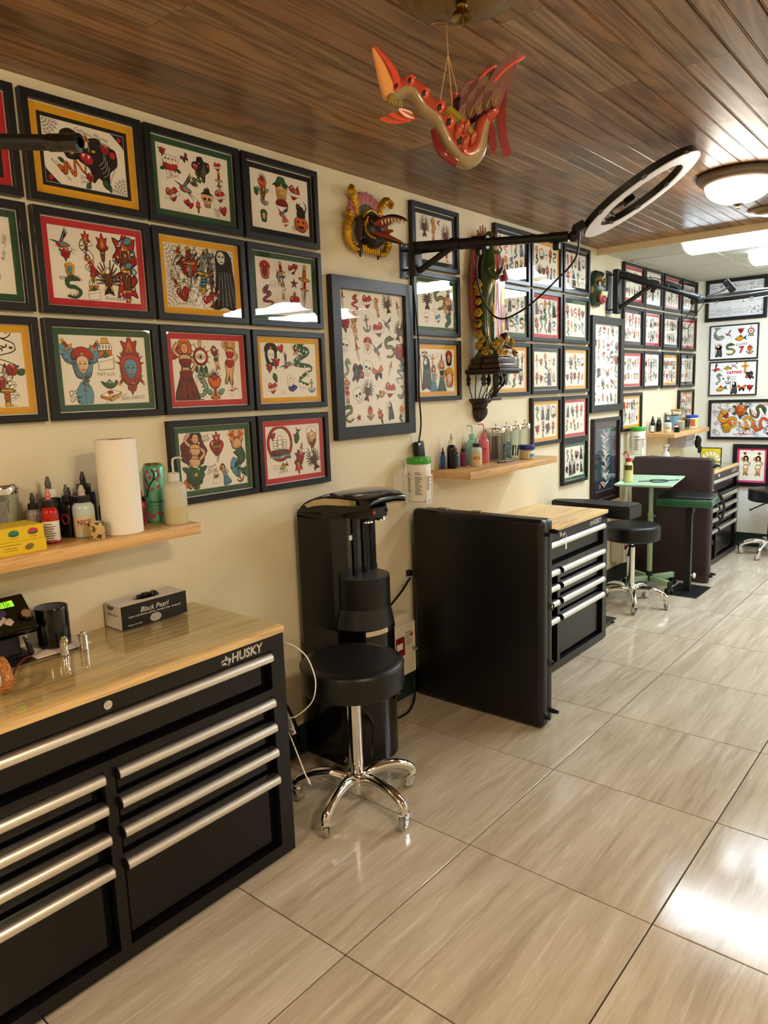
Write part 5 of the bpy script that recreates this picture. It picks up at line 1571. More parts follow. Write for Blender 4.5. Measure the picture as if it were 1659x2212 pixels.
# ------------------------------------------------------------------ tray stand, arm rests
MINT = M('mint_green_enamel', '#aecbae', .35)
MINT2 = M('worn_mint_paint', '#98b38e', .5)
hx, hy = .275, 5.275
t = thing('tray_stand', 'mint green tray stand on a four-arm base', 'tray stand', (hx, hy, 0))
ta = .165
cx, cy, tz = .275, 5.255, .795
rotm = Matrix.Rotation(ta, 3, 'Z')
g = G()
def tp(u, v, z):
    p = rotm @ Vector((u, v, 0))
    return (cx + p.x - hx, cy + p.y - hy, z)
a, b = .192, .295
V = []
for (da, z) in ((0, tz + .012), (-.004, tz + .016), (-.022, tz + .002), (-.024, tz), (-.024, tz - .004), (.0, tz + .006)):
    V += [tp(-a - da, -b - da, z), tp(a + da, -b - da, z), tp(a + da, b + da, z), tp(-a - da, b + da, z)]
F = [(4 * j + i, 4 * j + (i + 1) % 4, 4 * (j + 1) + (i + 1) % 4, 4 * (j + 1) + i) for j in (0, 1, 2) for i in range(4)] + [(12, 13, 14, 15), (16, 17, 18, 19)]
F += [(4 * 4 + i, 4 * 4 + (i + 1) % 4, 4 * 5 + (i + 1) % 4, 4 * 5 + i) for i in range(4)] + [(20 + i, 20 + (i + 1) % 4, (i + 1) % 4, i) for i in range(4)]
V2 = []
g.add(V, F).build('tray', MINT, t, smooth=0)
G().cyl((0, 0, .45), (0, 0, tz - .004), .0155, n=20).build('inner_post', MINT, t)
G().cyl((0, 0, .13), (0, 0, .56), .019, n=20).cyl((0, 0, .55), (0, 0, .565), .021, n=20).build('outer_post', MINT2, t)
G().cyl((.018, 0, .545), (.04, 0, .545), .005, n=10).build('set_screw', ZINC, t)
G().cyl((0, 0, .055), (0, 0, .1298), .024, .021, n=20).build('hub', BLACKS, t)
for k in range(4):
    aa = rad(-31 + 90 * k)
    m = Matrix.Rotation(aa, 4, 'Z')
    l = G().rbox(.022, .215, -.016, .016, .058, .098, .004, 2).xf(m).build('leg', MINT2, t)
    c = G().rbox(.215, .228, -.017, .017, .056, .100, .003, 1).xf(m).build('end_cap', BLACKS, l)
    q = G()
    for sg in (-1, 1):
        q.cyl((.212, sg * .006, .024), (.212, sg * .020, .024), .0238, n=20)
    q.box(.204, .222, -.006, .006, .02, .057).xf(m).build('caster', BLACKS, l)
# squeeze bottle and cable on the tray
YEL = M('yellow_soap_liquid', '#d6cc86', .3)
t = thing('squeeze_bottle', 'yellow wash bottle with red cap on the green tray', 'bottle', (.135, 5.19, tz + .0005))
G().lathe([(0, 0), (.030, 0), (.034, .004), (.034, .085), (.033, .12), (.026, .14), (.018, .148), (.018, .152), (0, .152)], n=28).build('bottle', YEL, t)
G().lathe([(0, .150), (.021, .150), (.021, .172), (.015, .176), (0, .176)], n=24).build('cap', M('red_cap', '#b02a30', .35), t)
G().tube(spl([(0, 0, .176), (-.004, 0, .20), (-.02, 0, .222), (-.034, 0, .206), (-.038, 0, .195)], False, 5), [.0045] * 20 + [.0025], 8).build('spout', MC['red_cap'], t)
G().lathe([(.0345, .09), (.0345, .125)], n=14, a0=-2.0, a1=-.3, close=False).build('label', M('brown_label', '#4a3a22', .5), t, fix=False)
cord('coiled_cable', [(.20, 5.22, tz + .004), (.26, 5.27, tz + .004), (.32, 5.22, tz + .004), (.38, 5.30, tz + .004), (.33, 5.38, tz + .004), (.25, 5.33, tz + .005), (.30, 5.27, tz + .007), (.40, 5.40, tz + .004), (.43, 5.45, tz + .004)], .003, BLACKS, 'thin black cable coiled on the green tray')

t = thing('arm_rest', 'green and black padded arm rest on a square base plate', 'arm rest', (.530, 5.335, 0))
G().rbox(-.112, .118, -.175, .175, 0, .006, .002, 1).build('base_plate', BLACKM, t)
G().rbox(-.022, .022, -.02, .02, .006, .60, .002, 1).build('post', BLACKM, t)
G().box(.0221, .0232, -.006, .006, .1, .5).build('slot', M('slot_steel', '#8c8c8c', .35, metal=1.), t, smooth=0)
G().cyl((.022, 0, .12), (.040, 0, .12), .006, n=12).lathe([(.0, 0), (.018, 0), (.021, .004), (.021, .010), (.016, .014), (0, .014)], (.040, 0, .12), 20, rot=Matrix.Rotation(pi / 2, 3, 'Y')).build('height_knob', WHITE, t)
G().rbox(-.012, .03, -.028, .028, .575, .628, .004, 1).build('tilt_bracket', BLACKM, t)
pm = Matrix.Translation((-.015, .0, .635)) @ Matrix.Rotation(.12, 4, 'Z')
GV = M('green_vinyl', '#265c40', .25, spec=.6)
p = G().rbox(-.185, .185, -.145, .145, .0, .060, .014, 3).xf(pm).build('pad_side', GV, t, smooth=60)
g = G().rbox(-.180, .180, -.140, .140, .046, .076, .014, 4).xf(pm); g.build('pad_top', LEATHER, p, smooth=60)

t = thing('wedge_arm_rest', 'black tapered arm pad standing just past the second tool chest', 'arm rest', (.30, 4.235, 0))
yp = 4.235
pl_ = [(-.27, .02), (-.27, -.04), (-.12, -.085), (.22, -.115), (.26, -.10), (.27, .06), (.24, .09), (-.10, .08)]
G().prism([(u, v) for u, v in pl_], .715, .785).build('pad', LEATHER, t, smooth=30)
g = G().prism([(u * .97, v * .95) for u, v in pl_], .785, .792); g.build('pad_top', LEATHER, t, smooth=30)
G().cyl((0, 0, .012), (0, 0, .714), .018, n=16).build('post', BLACKM, t)
G().rbox(-.14, .10, -.11, .13, .022, .032, .003, 1).build('base_plate', BLACKM, t)
for sx in (-.12, .08):
    for sy in (-.09, .11):
        G().lathe([(0, 0), (.014, 0), (.016, .006), (.010, .012), (.005, .022), (0, .022)], (sx, sy, 0), 14).build('foot', BLACKS, t)

# ------------------------------------------------------------------ ring lights on wall arms
RUBB = M('black_cable', '#0b0b0c', .5)
def ring_head(t, c, e1, n, clamp=True, R=.267, r=.193):
    c, e1, n = Vector(c), Vector(e1).normalized(), Vector(n).normalized()
    e1 = (e1 - n * e1.dot(n)).normalized()
    e2 = n.cross(e1)
    mt = Matrix(((e1.x, e2.x, n.x, c.x), (e1.y, e2.y, n.y, c.y), (e1.z, e2.z, n.z, c.z), (0, 0, 0, 1)))
    def lat(prof, k=64):
        g = G().lathe(prof, n=k, close=False)
        return g.xf(mt)
    h = lat([(r, -.001), (r, -.026), (r + .010, -.030), (R - .010, -.030), (R, -.026), (R, -.001)]).build('ring_housing', BLACKS, t, True, 40)
    d = lat([(r - .001, -.0008), (r - .001, .003), (R * .5 + r * .5, .005), (R + .001, .003), (R + .001, -.0008)]).build('ring_diffuser', DIFF, t, True, 50)
    for k in range(8):
        a = 2 * pi * (k + .4) / 8
        for rr in (r - .0015, R + .0015):
            g = G().rbox(-.010, .010, -.0015, .0015, -.008, .004, .0008, 1)
            g.xf(mt @ Matrix.Rotation(a + pi / 2, 4, 'Z').__class__.Translation((rr * cos(a), rr * sin(a), 0)) @ Matrix.Rotation(a + pi / 2, 4, 'Z'))
            g.build('clip', CLEARPL if False else M('clip_plastic', '#6d6a6a', .3), t, True, 0)
    G().rbox(-R - .05, -R - .004, -.018, .018, -.038, -.002, .003, 1).xf(mt).build('tilt_box', BLACKS, t, True)
    if clamp:
        G().tube(spl([(-r - .004, 0, -.010), (-r + .05, 0, -.016), (-r + .12, .004, -.008)], False, 4), .008, 8).xf(mt).build('phone_holder_arm', BLACKS, t, True)
        G().rbox(-r + .11, -r + .15, -.018, .022, -.022, .004, .003, 1).xf(mt).build('phone_holder', BLACKG, t, True)
        G().cyl((-r + .004, 0, .002), (-r + .004, 0, .012), .005, n=10).cyl((-r + .05, -.006, -.01), (-r + .05, -.006, .014), .003, n=8).xf(mt).build('holder_screws', CHROME, t, True)['kind'] = 'stuff'
    return mt

def wall_arm(label, plate, br, s, tip, brace, elbow, joints=True, k=.019):
    """plate (y0,y1,z0,z1), bracket (y0,y1,z0,z1), tube s->tip"""
    t = thing('ring_light', label, 'lamp', (0.001, (plate[0] + plate[1]) / 2, plate[2]), 0, 'ring lights on wall arms')
    p = G().rbox(.0015, .006, plate[0], plate[1], plate[2], plate[3], .002, 2).build('wall_plate', M('gunmetal', '#55575e', .4, metal=.7), t, True)
    for zz in (plate[2] + .014, plate[3] - .014):
        for yy in (plate[0] + .012, plate[1] - .012):
            G().cyl((.006, yy, zz), (.008, yy, zz), .0045, n=10).build('bolt', CHROME, p)
            ob = p.children[-1]
            for v in ob.data.vertices:
                v.co -= Vector((.001, (plate[0] + plate[1]) / 2, plate[2]))
    for zz in (br[2] + .03, br[3] - .03):
        G().cyl((.006, (plate[0] + plate[1]) / 2, zz), (.05, (br[0] + br[1]) / 2, zz), .006, n=10).build('pivot', BLACKM, t, True)
    G().rbox(.045, .085, br[0], br[1], br[2], br[3], .006, 2).build('bracket', BLACKM, t, True)
    s, tip = Vector(s), Vector(tip)
    d = (tip - s)
    P = lambda f: s + d * f
    G().cyl(s, P(.46), k, n=18).build('outer_tube', BLACKM, t, True)
    G().cyl(P(.46), P(.86), k * .74, n=18).build('inner_tube', BLACKM, t, True)
    G().cyl(P(.38), P(.48), k * 1.22, n=18).build('clamp_collar', BLACKS, t, True)
    G().rbox(-.012, .012, -.012, .012, -.014, .014, .004, 1).xf(Matrix.Translation(P(.42) - Vector((0, 0, k + .016)))).build('clamp_knob', BLACKS, t, True)
    G().cyl(P(.86), P(.97), k * .9, n=16).build('end_joint', BLACKS, t, True)
    G().rbox(-.014, .014, -.012, .012, -.016, .016, .004, 1).xf(Matrix.Translation(P(.90) - Vector((0, 0, k + .012)))).build('clamp_knob', BLACKS, t, True)
    G().ell(P(1.0), .024, 16).build('ball_joint', BLACKS, t, True)
    b = Vector(brace)
    G().cyl(b, P(elbow), k * .6, n=14).build('brace', BLACKM, t, True)
    G().cyl(P(elbow - .03), P(elbow + .03), k * 1.25, n=16).build('brace_collar', BLACKS, t, True)
    return t, P
S1, T1 = (.075, 2.776, 2.150), (.781, 2.911, 2.105)
t, P = wall_arm('ring light on the wall arm nearest the viewer, over the plaster statue', (2.742, 2.802, 2.018, 2.178), (2.748, 2.806, 2.026, 2.172), S1, T1, (.085, 2.782, 2.045), .27, k=.0235)
mt = ring_head(t, (.996, 3.061, 2.2456), (.568, .599, .564), (.479, .186, -.858), R=.25, r=.18)
G().cyl(P(1.0), mt @ Vector((-.29, 0, -.02)), .010, n=10).build('neck', BLACKS, t, True)
cb = spl([tuple(mt @ Vector((-.27, .01, -.03))), (.79, 2.91, 2.02), (.71, 2.88, 1.93), (.62, 2.87, 1.86), (.55, 2.86, 1.82), (.48, 2.85, 1.80), (.42, 2.85, 1.83), (.38, 2.83, 1.92), (.36, 2.83, 2.02), tuple(P(.40) - Vector((0, 0, .024))), tuple(P(.2) - Vector((0, 0, .024))), (.10, 2.775, 2.12), (.050, 2.768, 2.10), (.046, 2.780, 1.99), (.046, 2.800, 1.85), (.046, 2.812, 1.70), (.046, 2.806, 1.5), (.042, 2.82, 1.35), (.028, 2.818, 1.262)], False, 6)
G().tube(cb, .0042, 6).build('cable', RUBB, t, True, 60)
G().rbox(.012, .044, 2.79, 2.845, 1.180, 1.262, .006, 2, rot=Matrix.Rotation(.12, 3, 'X')).build('power_adapter', BLACKS, t, True)
G().ell((.0445, 2.80, 1.25), .0025, 8).build('adapter_led', M('white_led', '#ffffff', .4, em='#e8fff0', es=3.), t, True)

S2_, T2_ = (.075, 5.115, 2.255), (.579, 5.273, 2.051)
t, P = wall_arm('ring light on the farther wall arm beside the green mask', (5.055, 5.150, 1.995, 2.285), (5.062, 5.142, 1.99, 2.288), S2_, T2_, (.085, 5.11, 2.03), .42, k=.025)
e1 = (Vector((.86, .50, .12))).normalized()
mt = ring_head(t, (.800, 5.445, 2.052), (.745, .655, .12), (.02, .16, -.985), False)
G().cyl(P(1.0), mt @ Vector((-.30, 0, -.02)), .011, n=10).build('neck', BLACKS, t, True)
G().rbox(-.055, .055, -.02, .02, -.016, .016, .004, 1).xf(Matrix.Translation(P(.66) + Vector((0, 0, .034))) @ Vector((T2_[0] - S2_[0], T2_[1] - S2_[1], T2_[2] - S2_[2])).to_track_quat('X', 'Z').to_matrix().to_4x4()).build('power_box', BLACKS, t, True)
GT = M('green_tie', '#2d5a3c', .5)
for f in (.12, .60, .72):
    d = (Vector(T2_) - Vector(S2_)).to_track_quat('Z', 'X').to_matrix()
    G().torus(P(f) + Vector((0, 0, .006)), .026, .0016, 24, 6, rot=d).build('green_tie', GT, t, True)
G().tube(spl([tuple(P(.08) + Vector((0, 0, .03))), tuple(P(.3) + Vector((0, 0, .03))), tuple(P(.45) + Vector((0, 0, .045))), tuple(P(.6) + Vector((0, 0, .04)))], False, 5), .003, 6).build('cable', RUBB, t, True, 60)
G().tube(spl([tuple(P(.9)), (.52, 5.25, 1.98), (.47, 5.24, 1.90), (.50, 5.25, 1.86), (.54, 5.26, 1.93), (.60, 5.28, 2.03)], False, 6), .0028, 6).build('drop_cable', RUBB, t, True, 60)
q = G().rbox(-.05, .05, -.006, .006, -.022, .022, .003, 1).xf(Matrix.Translation((.70, 5.47, 2.135)) @ Matrix.Rotation(1.0, 4, 'Y') @ Matrix.Rotation(.5, 4, 'Z'))
q.build('phone_holder', BLACKS, t, True)
G().tube([(.60, 5.33, 2.07), (.66, 5.40, 2.095), (.70, 5.47, 2.13)], .005, 8).build('phone_holder_arm', BLACKS, t, True)

t = thing('lamp_arm', 'bare black lamp arm end at the left edge before the top frames', 'lamp', (.001, .44, 1.95), 0)
A_, B_ = Vector((.03, .52, 2.105)), Vector((.681, .850, 2.029))
G().rbox(.0015, .03, .40, .48, 1.95, 2.16, .004, 1).build('wall_plate', BLACKM, t, True)
G().cyl((.02, .47, 2.11), A_.lerp(B_, .9), .0155, n=20).build('tube', BLACKM, t, True)
e = A_.lerp(B_, .88)
G().lathe([(.0156, 0), (.0175, .004), (.0175, .035), (.0165, .055), (.0185, .062), (.0185, .074), (.010, .076), (.008, .06)], (0, 0, 0), 24, close=False).xf(Matrix.Translation(e) @ (B_ - A_).to_track_quat('Z', 'Y').to_matrix().to_4x4()).build('end_socket', BLACKG, t, True)
G().cyl((.035, .46, 1.98), A_.lerp(B_, .52), .012, n=12).build('brace', BLACKM, t, True)
k_ = A_.lerp(B_, .56)
G().cyl(k_ - Vector((0, 0, .06)), k_ - Vector((0, 0, .012)), .010, .014, n=14).build('clamp_knob', BLACKS, t, True)

# ------------------------------------------------------------------ plaster statue and its wall bracket
sy, sz = 3.385, 1.603
DKW = M('dark_carved_wood', '#2b1c15', .4)
IRON = M('black_iron', '#0e0d0d', .5)
t = thing('statue_bracket', 'dark wood and wrought iron wall bracket under the plaster statue', 'wall bracket', (.001, sy, 1.356))
G().rbox(.001, .215, sy - .118, sy + .118, sz - .016, sz - .0005, .004, 2).build('top_plate', DKW, t, True)
G().rbox(.001, .200, sy - .110, sy + .110, sz - .026, sz - .0162, .003, 1).build('top_moulding', DKW, t, True)
for k in range(13):
    a = -pi / 2 + pi * k / 12
    rx, ry = cos(a), sin(a)
    pts = spl([(.012 + .150 * rx, sy + .092 * ry, sz - .027), (.012 + .165 * rx, sy + .098 * ry, sz - .060), (.012 + .120 * rx, sy + .086 * ry, sz - .105), (.012 + .070 * rx, sy + .066 * ry, sz - .150)], False, 6)
    rod = G().tube(pts, .0028, 6).build('iron_rod', IRON, t, True)
    if k % 2 == 0:
        lf = Vector((.012 + .168 * rx, sy + .1 * ry, sz - .055))
        g = G()
        q = Matrix(((0, rx, 0), (0, 0, 0), (0, 0, 0)))
        tv = Vector((-ry, rx, 0)).normalized()
        nn = Vector((rx, ry, 0))
        outl = spl([(0, .03), (.010, .014), (.016, .002), (.008, -.006), (.012, -.018), (0, -.032), (-.012, -.018), (-.008, -.006), (-.016, .002), (-.010, .014)], True, 2)
        g.prism(outl, -.0012, .0012, lambda u, v, w: tuple(lf + tv * u + Vector((0, 0, v)) + nn * w))
        g.build('iron_leaf', IRON, t, True, 0)
G().rbox(.001, .105, sy - .082, sy + .082, sz - .164, sz - .151, .003, 1).build('lower_plate', DKW, t, True)
rp = lambda a: .05 * cos(14 * a)
G().lathe([(.074, 0), (.072, -.008), (.056, -.016), (.052, -.03), (.046, -.040), (.055, -.046), (.052, -.054)], (.004, sy, sz - .1642), 28, a0=-pi / 2, a1=pi / 2, close=False).build('capital', DKW, t, True)
G().lathe([(.050, -.054), (.050, -.068), (.043, -.086), (.030, -.10), (.014, -.112), (.003, -.116)], (.004, sy, sz - .1642), 56, a0=-pi / 2, a1=pi / 2, rip=rp, close=False).build('fluted_finial', DKW, t, True)

GRN = M('glazed_green_robe', '#2f4420', .18, spec=.6, coat=.5)
RED = M('glazed_rose_gown', '#a2474a', .22, spec=.6, coat=.4)
GOLD = M('gilded_paint', '#b58b3c', .3, metal=.5)
SKN = M('painted_skin', '#c08f6a', .3, coat=.3)
RAYS = M('painted_rays', '#8e3a28', .3, coat=.3)
RAYT = M('rose_ray_tips', '#b98278', .28, coat=.4)
ROSE = M('painted_yellow_rose', '#b08a24', .28, coat=.4)
LEAFG = M('painted_leaf', '#2a3a1c', .3, coat=.3)
PLB = M('dark_red_base', '#2c1214', .25, coat=.4)
t = thing('plaster_statue', 'glazed plaster religious figure in green mantle with yellow roses', 'statue', (.105, sy, sz))
ox, oz = .105, sz
g = G().rbox(.012, .198, sy - .098, sy + .098, oz + .0005, oz + .026, .005, 2).build('base', PLB, t, True)
G().rbox(.022, .188, sy - .088, sy + .088, oz + .0262, oz + .060, .006, 2).build('base_step', PLB, t, True)
# rays behind
g = G()
for k in range(23):
    a = pi * (k / 22.) * 1.5 - pi * .25
    cxr, cz = 0, oz + .40
    L = .335 if abs(a - pi / 2) < .5 else .30
    p = Vector((.045, sy + .118 * cos(a), cz + L * sin(a)))
    q = Vector((.046, sy + .085 * cos(a), cz + L * .74 * sin(a)))
    tv = Vector((0, -sin(a) * .011, cos(a) * .011 * 1.5))
    g.add([q - tv, q + tv, p, q - tv + Vector((.014, 0, 0)), q + tv + Vector((.014, 0, 0)), p + Vector((.008, 0, 0))], [(0, 1, 2), (3, 5, 4), (0, 3, 4, 1), (1, 4, 5, 2), (2, 5, 3, 0)], 1 if abs(a - pi / 2) < .42 else 0)
g.build('rays', [RAYS, RAYT], t, True, 30)['kind'] = 'stuff'
G().prism([(.103 * cos(a), .30 * sin(a)) for a in [pi * (-.22 + 1.44 * k / 28) for k in range(29)]], .030, .052, lambda u, v, w: (w, sy + u, oz + .40 + v)).build('ray_panel', RAYS, t, True, 30)
# mantle loft: green with the gown showing in front
secs = [(.060, .072, .082, .105), (.10, .069, .086, .10), (.16, .065, .088, .098), (.24, .063, .087, .097), (.33, .060, .083, .097), (.42, .060, .080, .098), (.49, .062, .078, .10), (.54, .058, .070, .098), (.575, .046, .054, .095), (.605, .041, .045, .092), (.645, .039, .041, .090), (.675, .031, .034, .088), (.695, .014, .016, .086)]
n = 40
V, F, MI = [], [], []
for (z, rx, ry, xc) in secs:
    for i in range(n):
        a = 2 * pi * i / n
        fold = 1 + .05 * sin(5 * a + z * 9) * (1 if z < .5 else .3)
        da = abs((a + pi) % (2 * pi) - pi)
        dent = 1.0 - (.16 if da < .62 and z < .56 else 0.) - (.22 if da < .55 and .585 < z < .67 else 0)
        V.append((xc + rx * fold * dent * cos(a), sy + ry * fold * dent * sin(a), oz + z))
for j in range(len(secs) - 1):
    for i in range(n):
        a = 2 * pi * (i + .5) / n
        da = abs((a + pi) % (2 * pi) - pi)
        z = (secs[j][0] + secs[j + 1][0]) / 2
        F.append((j * n + i, j * n + (i + 1) % n, (j + 1) * n + (i + 1) % n, (j + 1) * n + i))
        wv = .62 + .08 * sin(z * 30)
        MI.append(1 if da < wv - .1 and z < .56 else (2 if da < wv + .06 and z < .57 else 0))
g = G().add(V, F + [tuple(range(n - 1, -1, -1)), tuple((len(secs) - 1) * n + i for i in range(n))])
g.mi = MI + [0, 0]
g.build('robe', [GRN, RED, GOLD], t, True, 70)
g = G().ell((.118, sy, oz + .628), (.023, .023, .032), 18)
g.ell((.142, sy, oz + .622), (.006, .005, .008), 10)
g.build('face', SKN, t, True, 70)
G().ell((.110, sy, oz + .636), (.026, .029, .036), 16).build('hair', M('dark_hair', '#1f130d', .4), t, True)
for sg in (-1, 1):
    G().tube(spl([(.12, sy + sg * .06, oz + .50), (.155, sy + sg * .042, oz + .46), (.168, sy + sg * .010, oz + .505)], False, 5), [.022, .02, .019, .018, .017, .016, .014, .012, .011, .010, .009], 10).build('sleeve', RED if sg > 0 else GRN, t, True)
    G().tube(spl([(.166, sy + sg * .010, oz + .500), (.173, sy + sg * .007, oz + .525), (.173, sy + sg * .004, oz + .548)], False, 4), [.009, .009, .0085, .008, .0075, .007, .006, .005, .003], 8).build('hand', SKN, t, True)
# roses, leaves, angel
rm = G().lathe([(0, -.016), (.016, -.012), (.023, 0), (.022, .008), (.016, .010), (.014, .004), (.009, .010), (.006, .004), (0, .008)], n=20, rip=lambda a: .12 * cos(5 * a)).mesh('rose', ROSE, 50)
lm = G().prism(spl([(0, 0), (.018, .012), (.04, 0), (.018, -.012)], True, 3), -.0015, .0015).mesh('leaf', LEAFG, 0)
rr = random.Random(6)
spots = [(.08, sy - .100, oz + z_) for z_ in (.12, .175, .23, .285, .34, .39, .425)] + [(.085, sy + .088, oz + .14), (.085, sy + .088, oz + .20)]
spots += [(.185, sy - .07, oz + .085), (.192, sy - .03, oz + .085), (.165, sy - .085, oz + .12), (.175, sy - .05, oz + .135), (.18, sy + .06, oz + .10), (.19, sy + .075, oz + .08), (.168, sy + .03, oz + .15), (.12, sy - .098, oz + .09), (.10, sy - .10, oz + .15), (.17, sy + .08, oz + .14)]
for p_ in spots:
    d = Vector((p_[0] - .09, p_[1] - sy, .03)).normalized()
    o = put('rose', rm, t, Vector(p_) - Vector((ox, sy, oz)), d.to_track_quat('Z', 'Y').to_euler())
    o.scale = [rr.uniform(.75, 1.1)] * 3
    for q in range(2):
        o2 = put('leaf', lm, t, Vector(p_) - Vector((ox, sy, oz)) - d * .006, (rr.uniform(-.6, .6), rr.uniform(-.8, .8), rr.uniform(0, 6.3)))
G().lathe([(0, .055), (.10, .056), (.088, .075), (.07, .10), (.055, .13), (0, .135)], (.10, sy, oz + .004), 26, sx=.9, rip=lambda a: .08 * sin(7 * a)).build('rocky_mound', M('painted_mound', '#4d4526', .3, coat=.3), t, True, 60)
G().ell((.172, sy + .018, oz + .155), (.020, .020, .024), 14).build('angel_head', SKN, t, True)
G().ell((.166, sy + .014, oz + .162), (.022, .022, .022), 14).build('angel_hair', MC['dark_hair'], t, True)
sc_ = G().lathe([(.094, .062), (.097, .070), (.097, .092), (.094, .098)], (.105, sy, oz), 16, a0=-.75, a1=.75, close=False).build('scroll', M('cream_scroll', '#cbb990', .4), t, True)
g = G()
text_geo(g, 'TEPEYAC 1531', .10, lambda u, v, w: (.105 + .0985 * cos(u / .097), sy + .0985 * sin(u / .097), oz + .082 + v), bold=.02)
g.build('inscription', M('dark_print', '#2a2522', .6), sc_, smooth=0)
ob = sc_.children[0]
for v in ob.data.vertices:
    v.co -= Vector((ox, sy, oz))

# ------------------------------------------------------------------ carved bird mask
LEAF_G = M('gold_leaf', '#c99a2c', .25, metal=.85, bump=(260, .7, .003))
MBLK = M('mask_dark_paint', '#1f1712', .4)
MRED = M('mask_red_paint', '#9a4632', .4)
MPNK = M('mask_pink_paint', '#b8707a', .55, bump=(140, .4, .002))
MGRN = M('mask_green_paint', '#5d6a52', .5, bump=(140, .4, .002))
IVO = M('mask_ivory', '#d9cfae', .4)
my, mz = 2.495, 2.200
t = thing('bird_mask', 'carved bird-beaked mask with gold leaf scrolls and pink crest', 'mask', (.001, my, mz - .11))
def scrollw(pts, r, nm='gold_scroll', m=None):
    # flattened carved scroll with a knobbly edge
    c = spl(pts, False, 6)
    k = len(c)
    g = G().tube(c, [r * (.72 + .4 * sin(pi * min(1, i / k * 1.25))) * (1 + .10 * sin(i * 2.4)) for i in range(k)], 10, flat=.9)
    for i in range(2, k, 2):
        g.ell(Vector(c[i]) + Vector((.012, 0, 0)), r * .42, 8)
    g.build(nm, m or LEAF_G, t, True, 60)
X0 = .022
scrollw([(X0, my - .055, mz + .035), (X0 + .006, my - .072, mz + .080), (X0 + .010, my - .088, mz + .120), (X0 + .016, my - .105, mz + .140), (X0 + .020, my - .118, mz + .128), (X0 + .024, my - .110, mz + .118)], .017)
scrollw([(X0, my + .060, mz + .030), (X0 + .006, my + .080, mz + .075), (X0 + .010, my + .100, mz + .112), (X0 + .014, my + .125, mz + .130), (X0 + .02, my + .145, mz + .118), (X0 + .022, my + .138, mz + .104)], .016)
scrollw([(X0, my - .062, mz - .098), (X0 + .004, my - .105, mz - .085), (X0 + .006, my - .128, mz - .045), (X0 + .006, my - .122, mz), (X0 + .01, my - .108, mz + .03), (X0 + .014, my - .128, mz + .046), (X0 + .018, my - .142, mz + .032)], .018)
scrollw([(X0, my + .062, mz - .098), (X0 + .004, my + .11, mz - .09), (X0 + .006, my + .135, mz - .05), (X0 + .006, my + .122, mz), (X0 + .01, my + .115, mz + .03), (X0 + .014, my + .135, mz + .042)], .017)
for k in range(8):
    y_ = my - .05 + k * .0145
    G().tube([(X0 + .02, y_, mz - .078), (X0 + .022, y_, mz - .098), (X0 + .018, y_ + .003, mz - .108)], [.007, .0065, .004], 8).build('gold_fringe', LEAF_G, t, True)
nf = 9
for ring, (r0, r1, mm, nm) in enumerate(((.052, .092, MGRN, 'green_crest'), (.092, .138, MPNK, 'pink_crest'))):
    for k in range(nf):
        a0_, a1_ = pi * (.10 + .80 * k / nf), pi * (.10 + .80 * (k + 1) / nf)
        am = (a0_ + a1_) / 2
        cz = mz + .005
        g = G()
        poly = [(r0 * cos(a0_), r0 * sin(a0_)), (r1 * cos(a0_) * .985, r1 * sin(a0_) * .985), (r1 * 1.04 * cos(am), r1 * 1.04 * sin(am)), (r1 * cos(a1_) * .985, r1 * sin(a1_) * .985), (r0 * cos(a1_), r0 * sin(a1_))]
        cx_ = sum(p_[0] for p_ in poly) / 5; cy_ = sum(p_[1] for p_ in poly) / 5
        vs = [(X0 - .008, my + u * .88, cz + v) for u, v in poly] + [(X0 + .006, my + u * .88, cz + v) for u, v in poly] + [(X0 + .014, my + cx_ * .88, cz + cy_)]
        g.add(vs, [(i, (i + 1) % 5, 5 + (i + 1) % 5, 5 + i) for i in range(5)] + [(5 + i, 5 + (i + 1) % 5, 10) for i in range(5)] + [(4, 3, 2, 1, 0)])
        g.build(nm, mm, t, True, 20)
G().tube([(X0 + .030, my + .056 * cos(a), mz + .012 + .056 * sin(a)) for a in [pi * (.1 + .08 * k) for k in range(11)]], [.006 * (1 + .3 * (k % 2)) for k in range(11)], 8).build('brow_band', LEAF_G, t, True)
hd = G().ell((.050, my, mz - .018), (.062, .070, .072), 26).build('head', MBLK, t, True, 70)
for sg in (-1, 1):
    G().prism(spl([(0, .05), (.02, .03), (.024, -.01), (.01, -.045), (-.012, -.03), (-.014, .01)], True, 3), -.004, .004, lambda u, v, w, sg=sg: (.045 + u * .8, my + sg * (.074 + w + .2 * abs(u)), mz - .015 + v)).build('ear', M('mask_ear', '#4a3a36', .5), t, True, 40)
    G().ell((.088, my + sg * .040, mz + .012), (.014, .018, .017), 14).build('eye', IVO if False else MBLK, t, True)
    G().prism([(0, 0), (.022, .018), (.010, .030), (-.008, .022)], -.003, .003, lambda u, v, w, sg=sg: (.080 - u * .5, my + sg * (.058 + w - u * .2), mz - .008 + v)).build('eye_corner', MRED, t, True, 0)
    for k in range(3):
        G().torus((.060 - .004 * k, my + sg * (.0665 - .003 * k), mz + .004 - .024 * k), .008, .003, 16, 6, rot=Matrix.Rotation(pi / 2, 3, 'X')).build('curl', MRED, t, True)
    G().tube(spl([(.082, my + sg * .056, mz + .03), (.070, my + sg * .064, mz - .01), (.085, my + sg * .058, mz - .045), (.104, my + sg * .036, mz - .058)], False, 5), .0045, 8).build('gold_band', LEAF_G, t, True)
    G().tube(spl([(.03, my + sg * .05, mz - .07), (.035, my + sg * .062, mz - .10), (.03, my + sg * .056, mz - .125)], False, 5), [.007, .009, .011, .012, .012, .011, .010, .008, .006, .005, .003], 8).build('braid', M('mask_braid', '#3c2c28', .5), t, True)
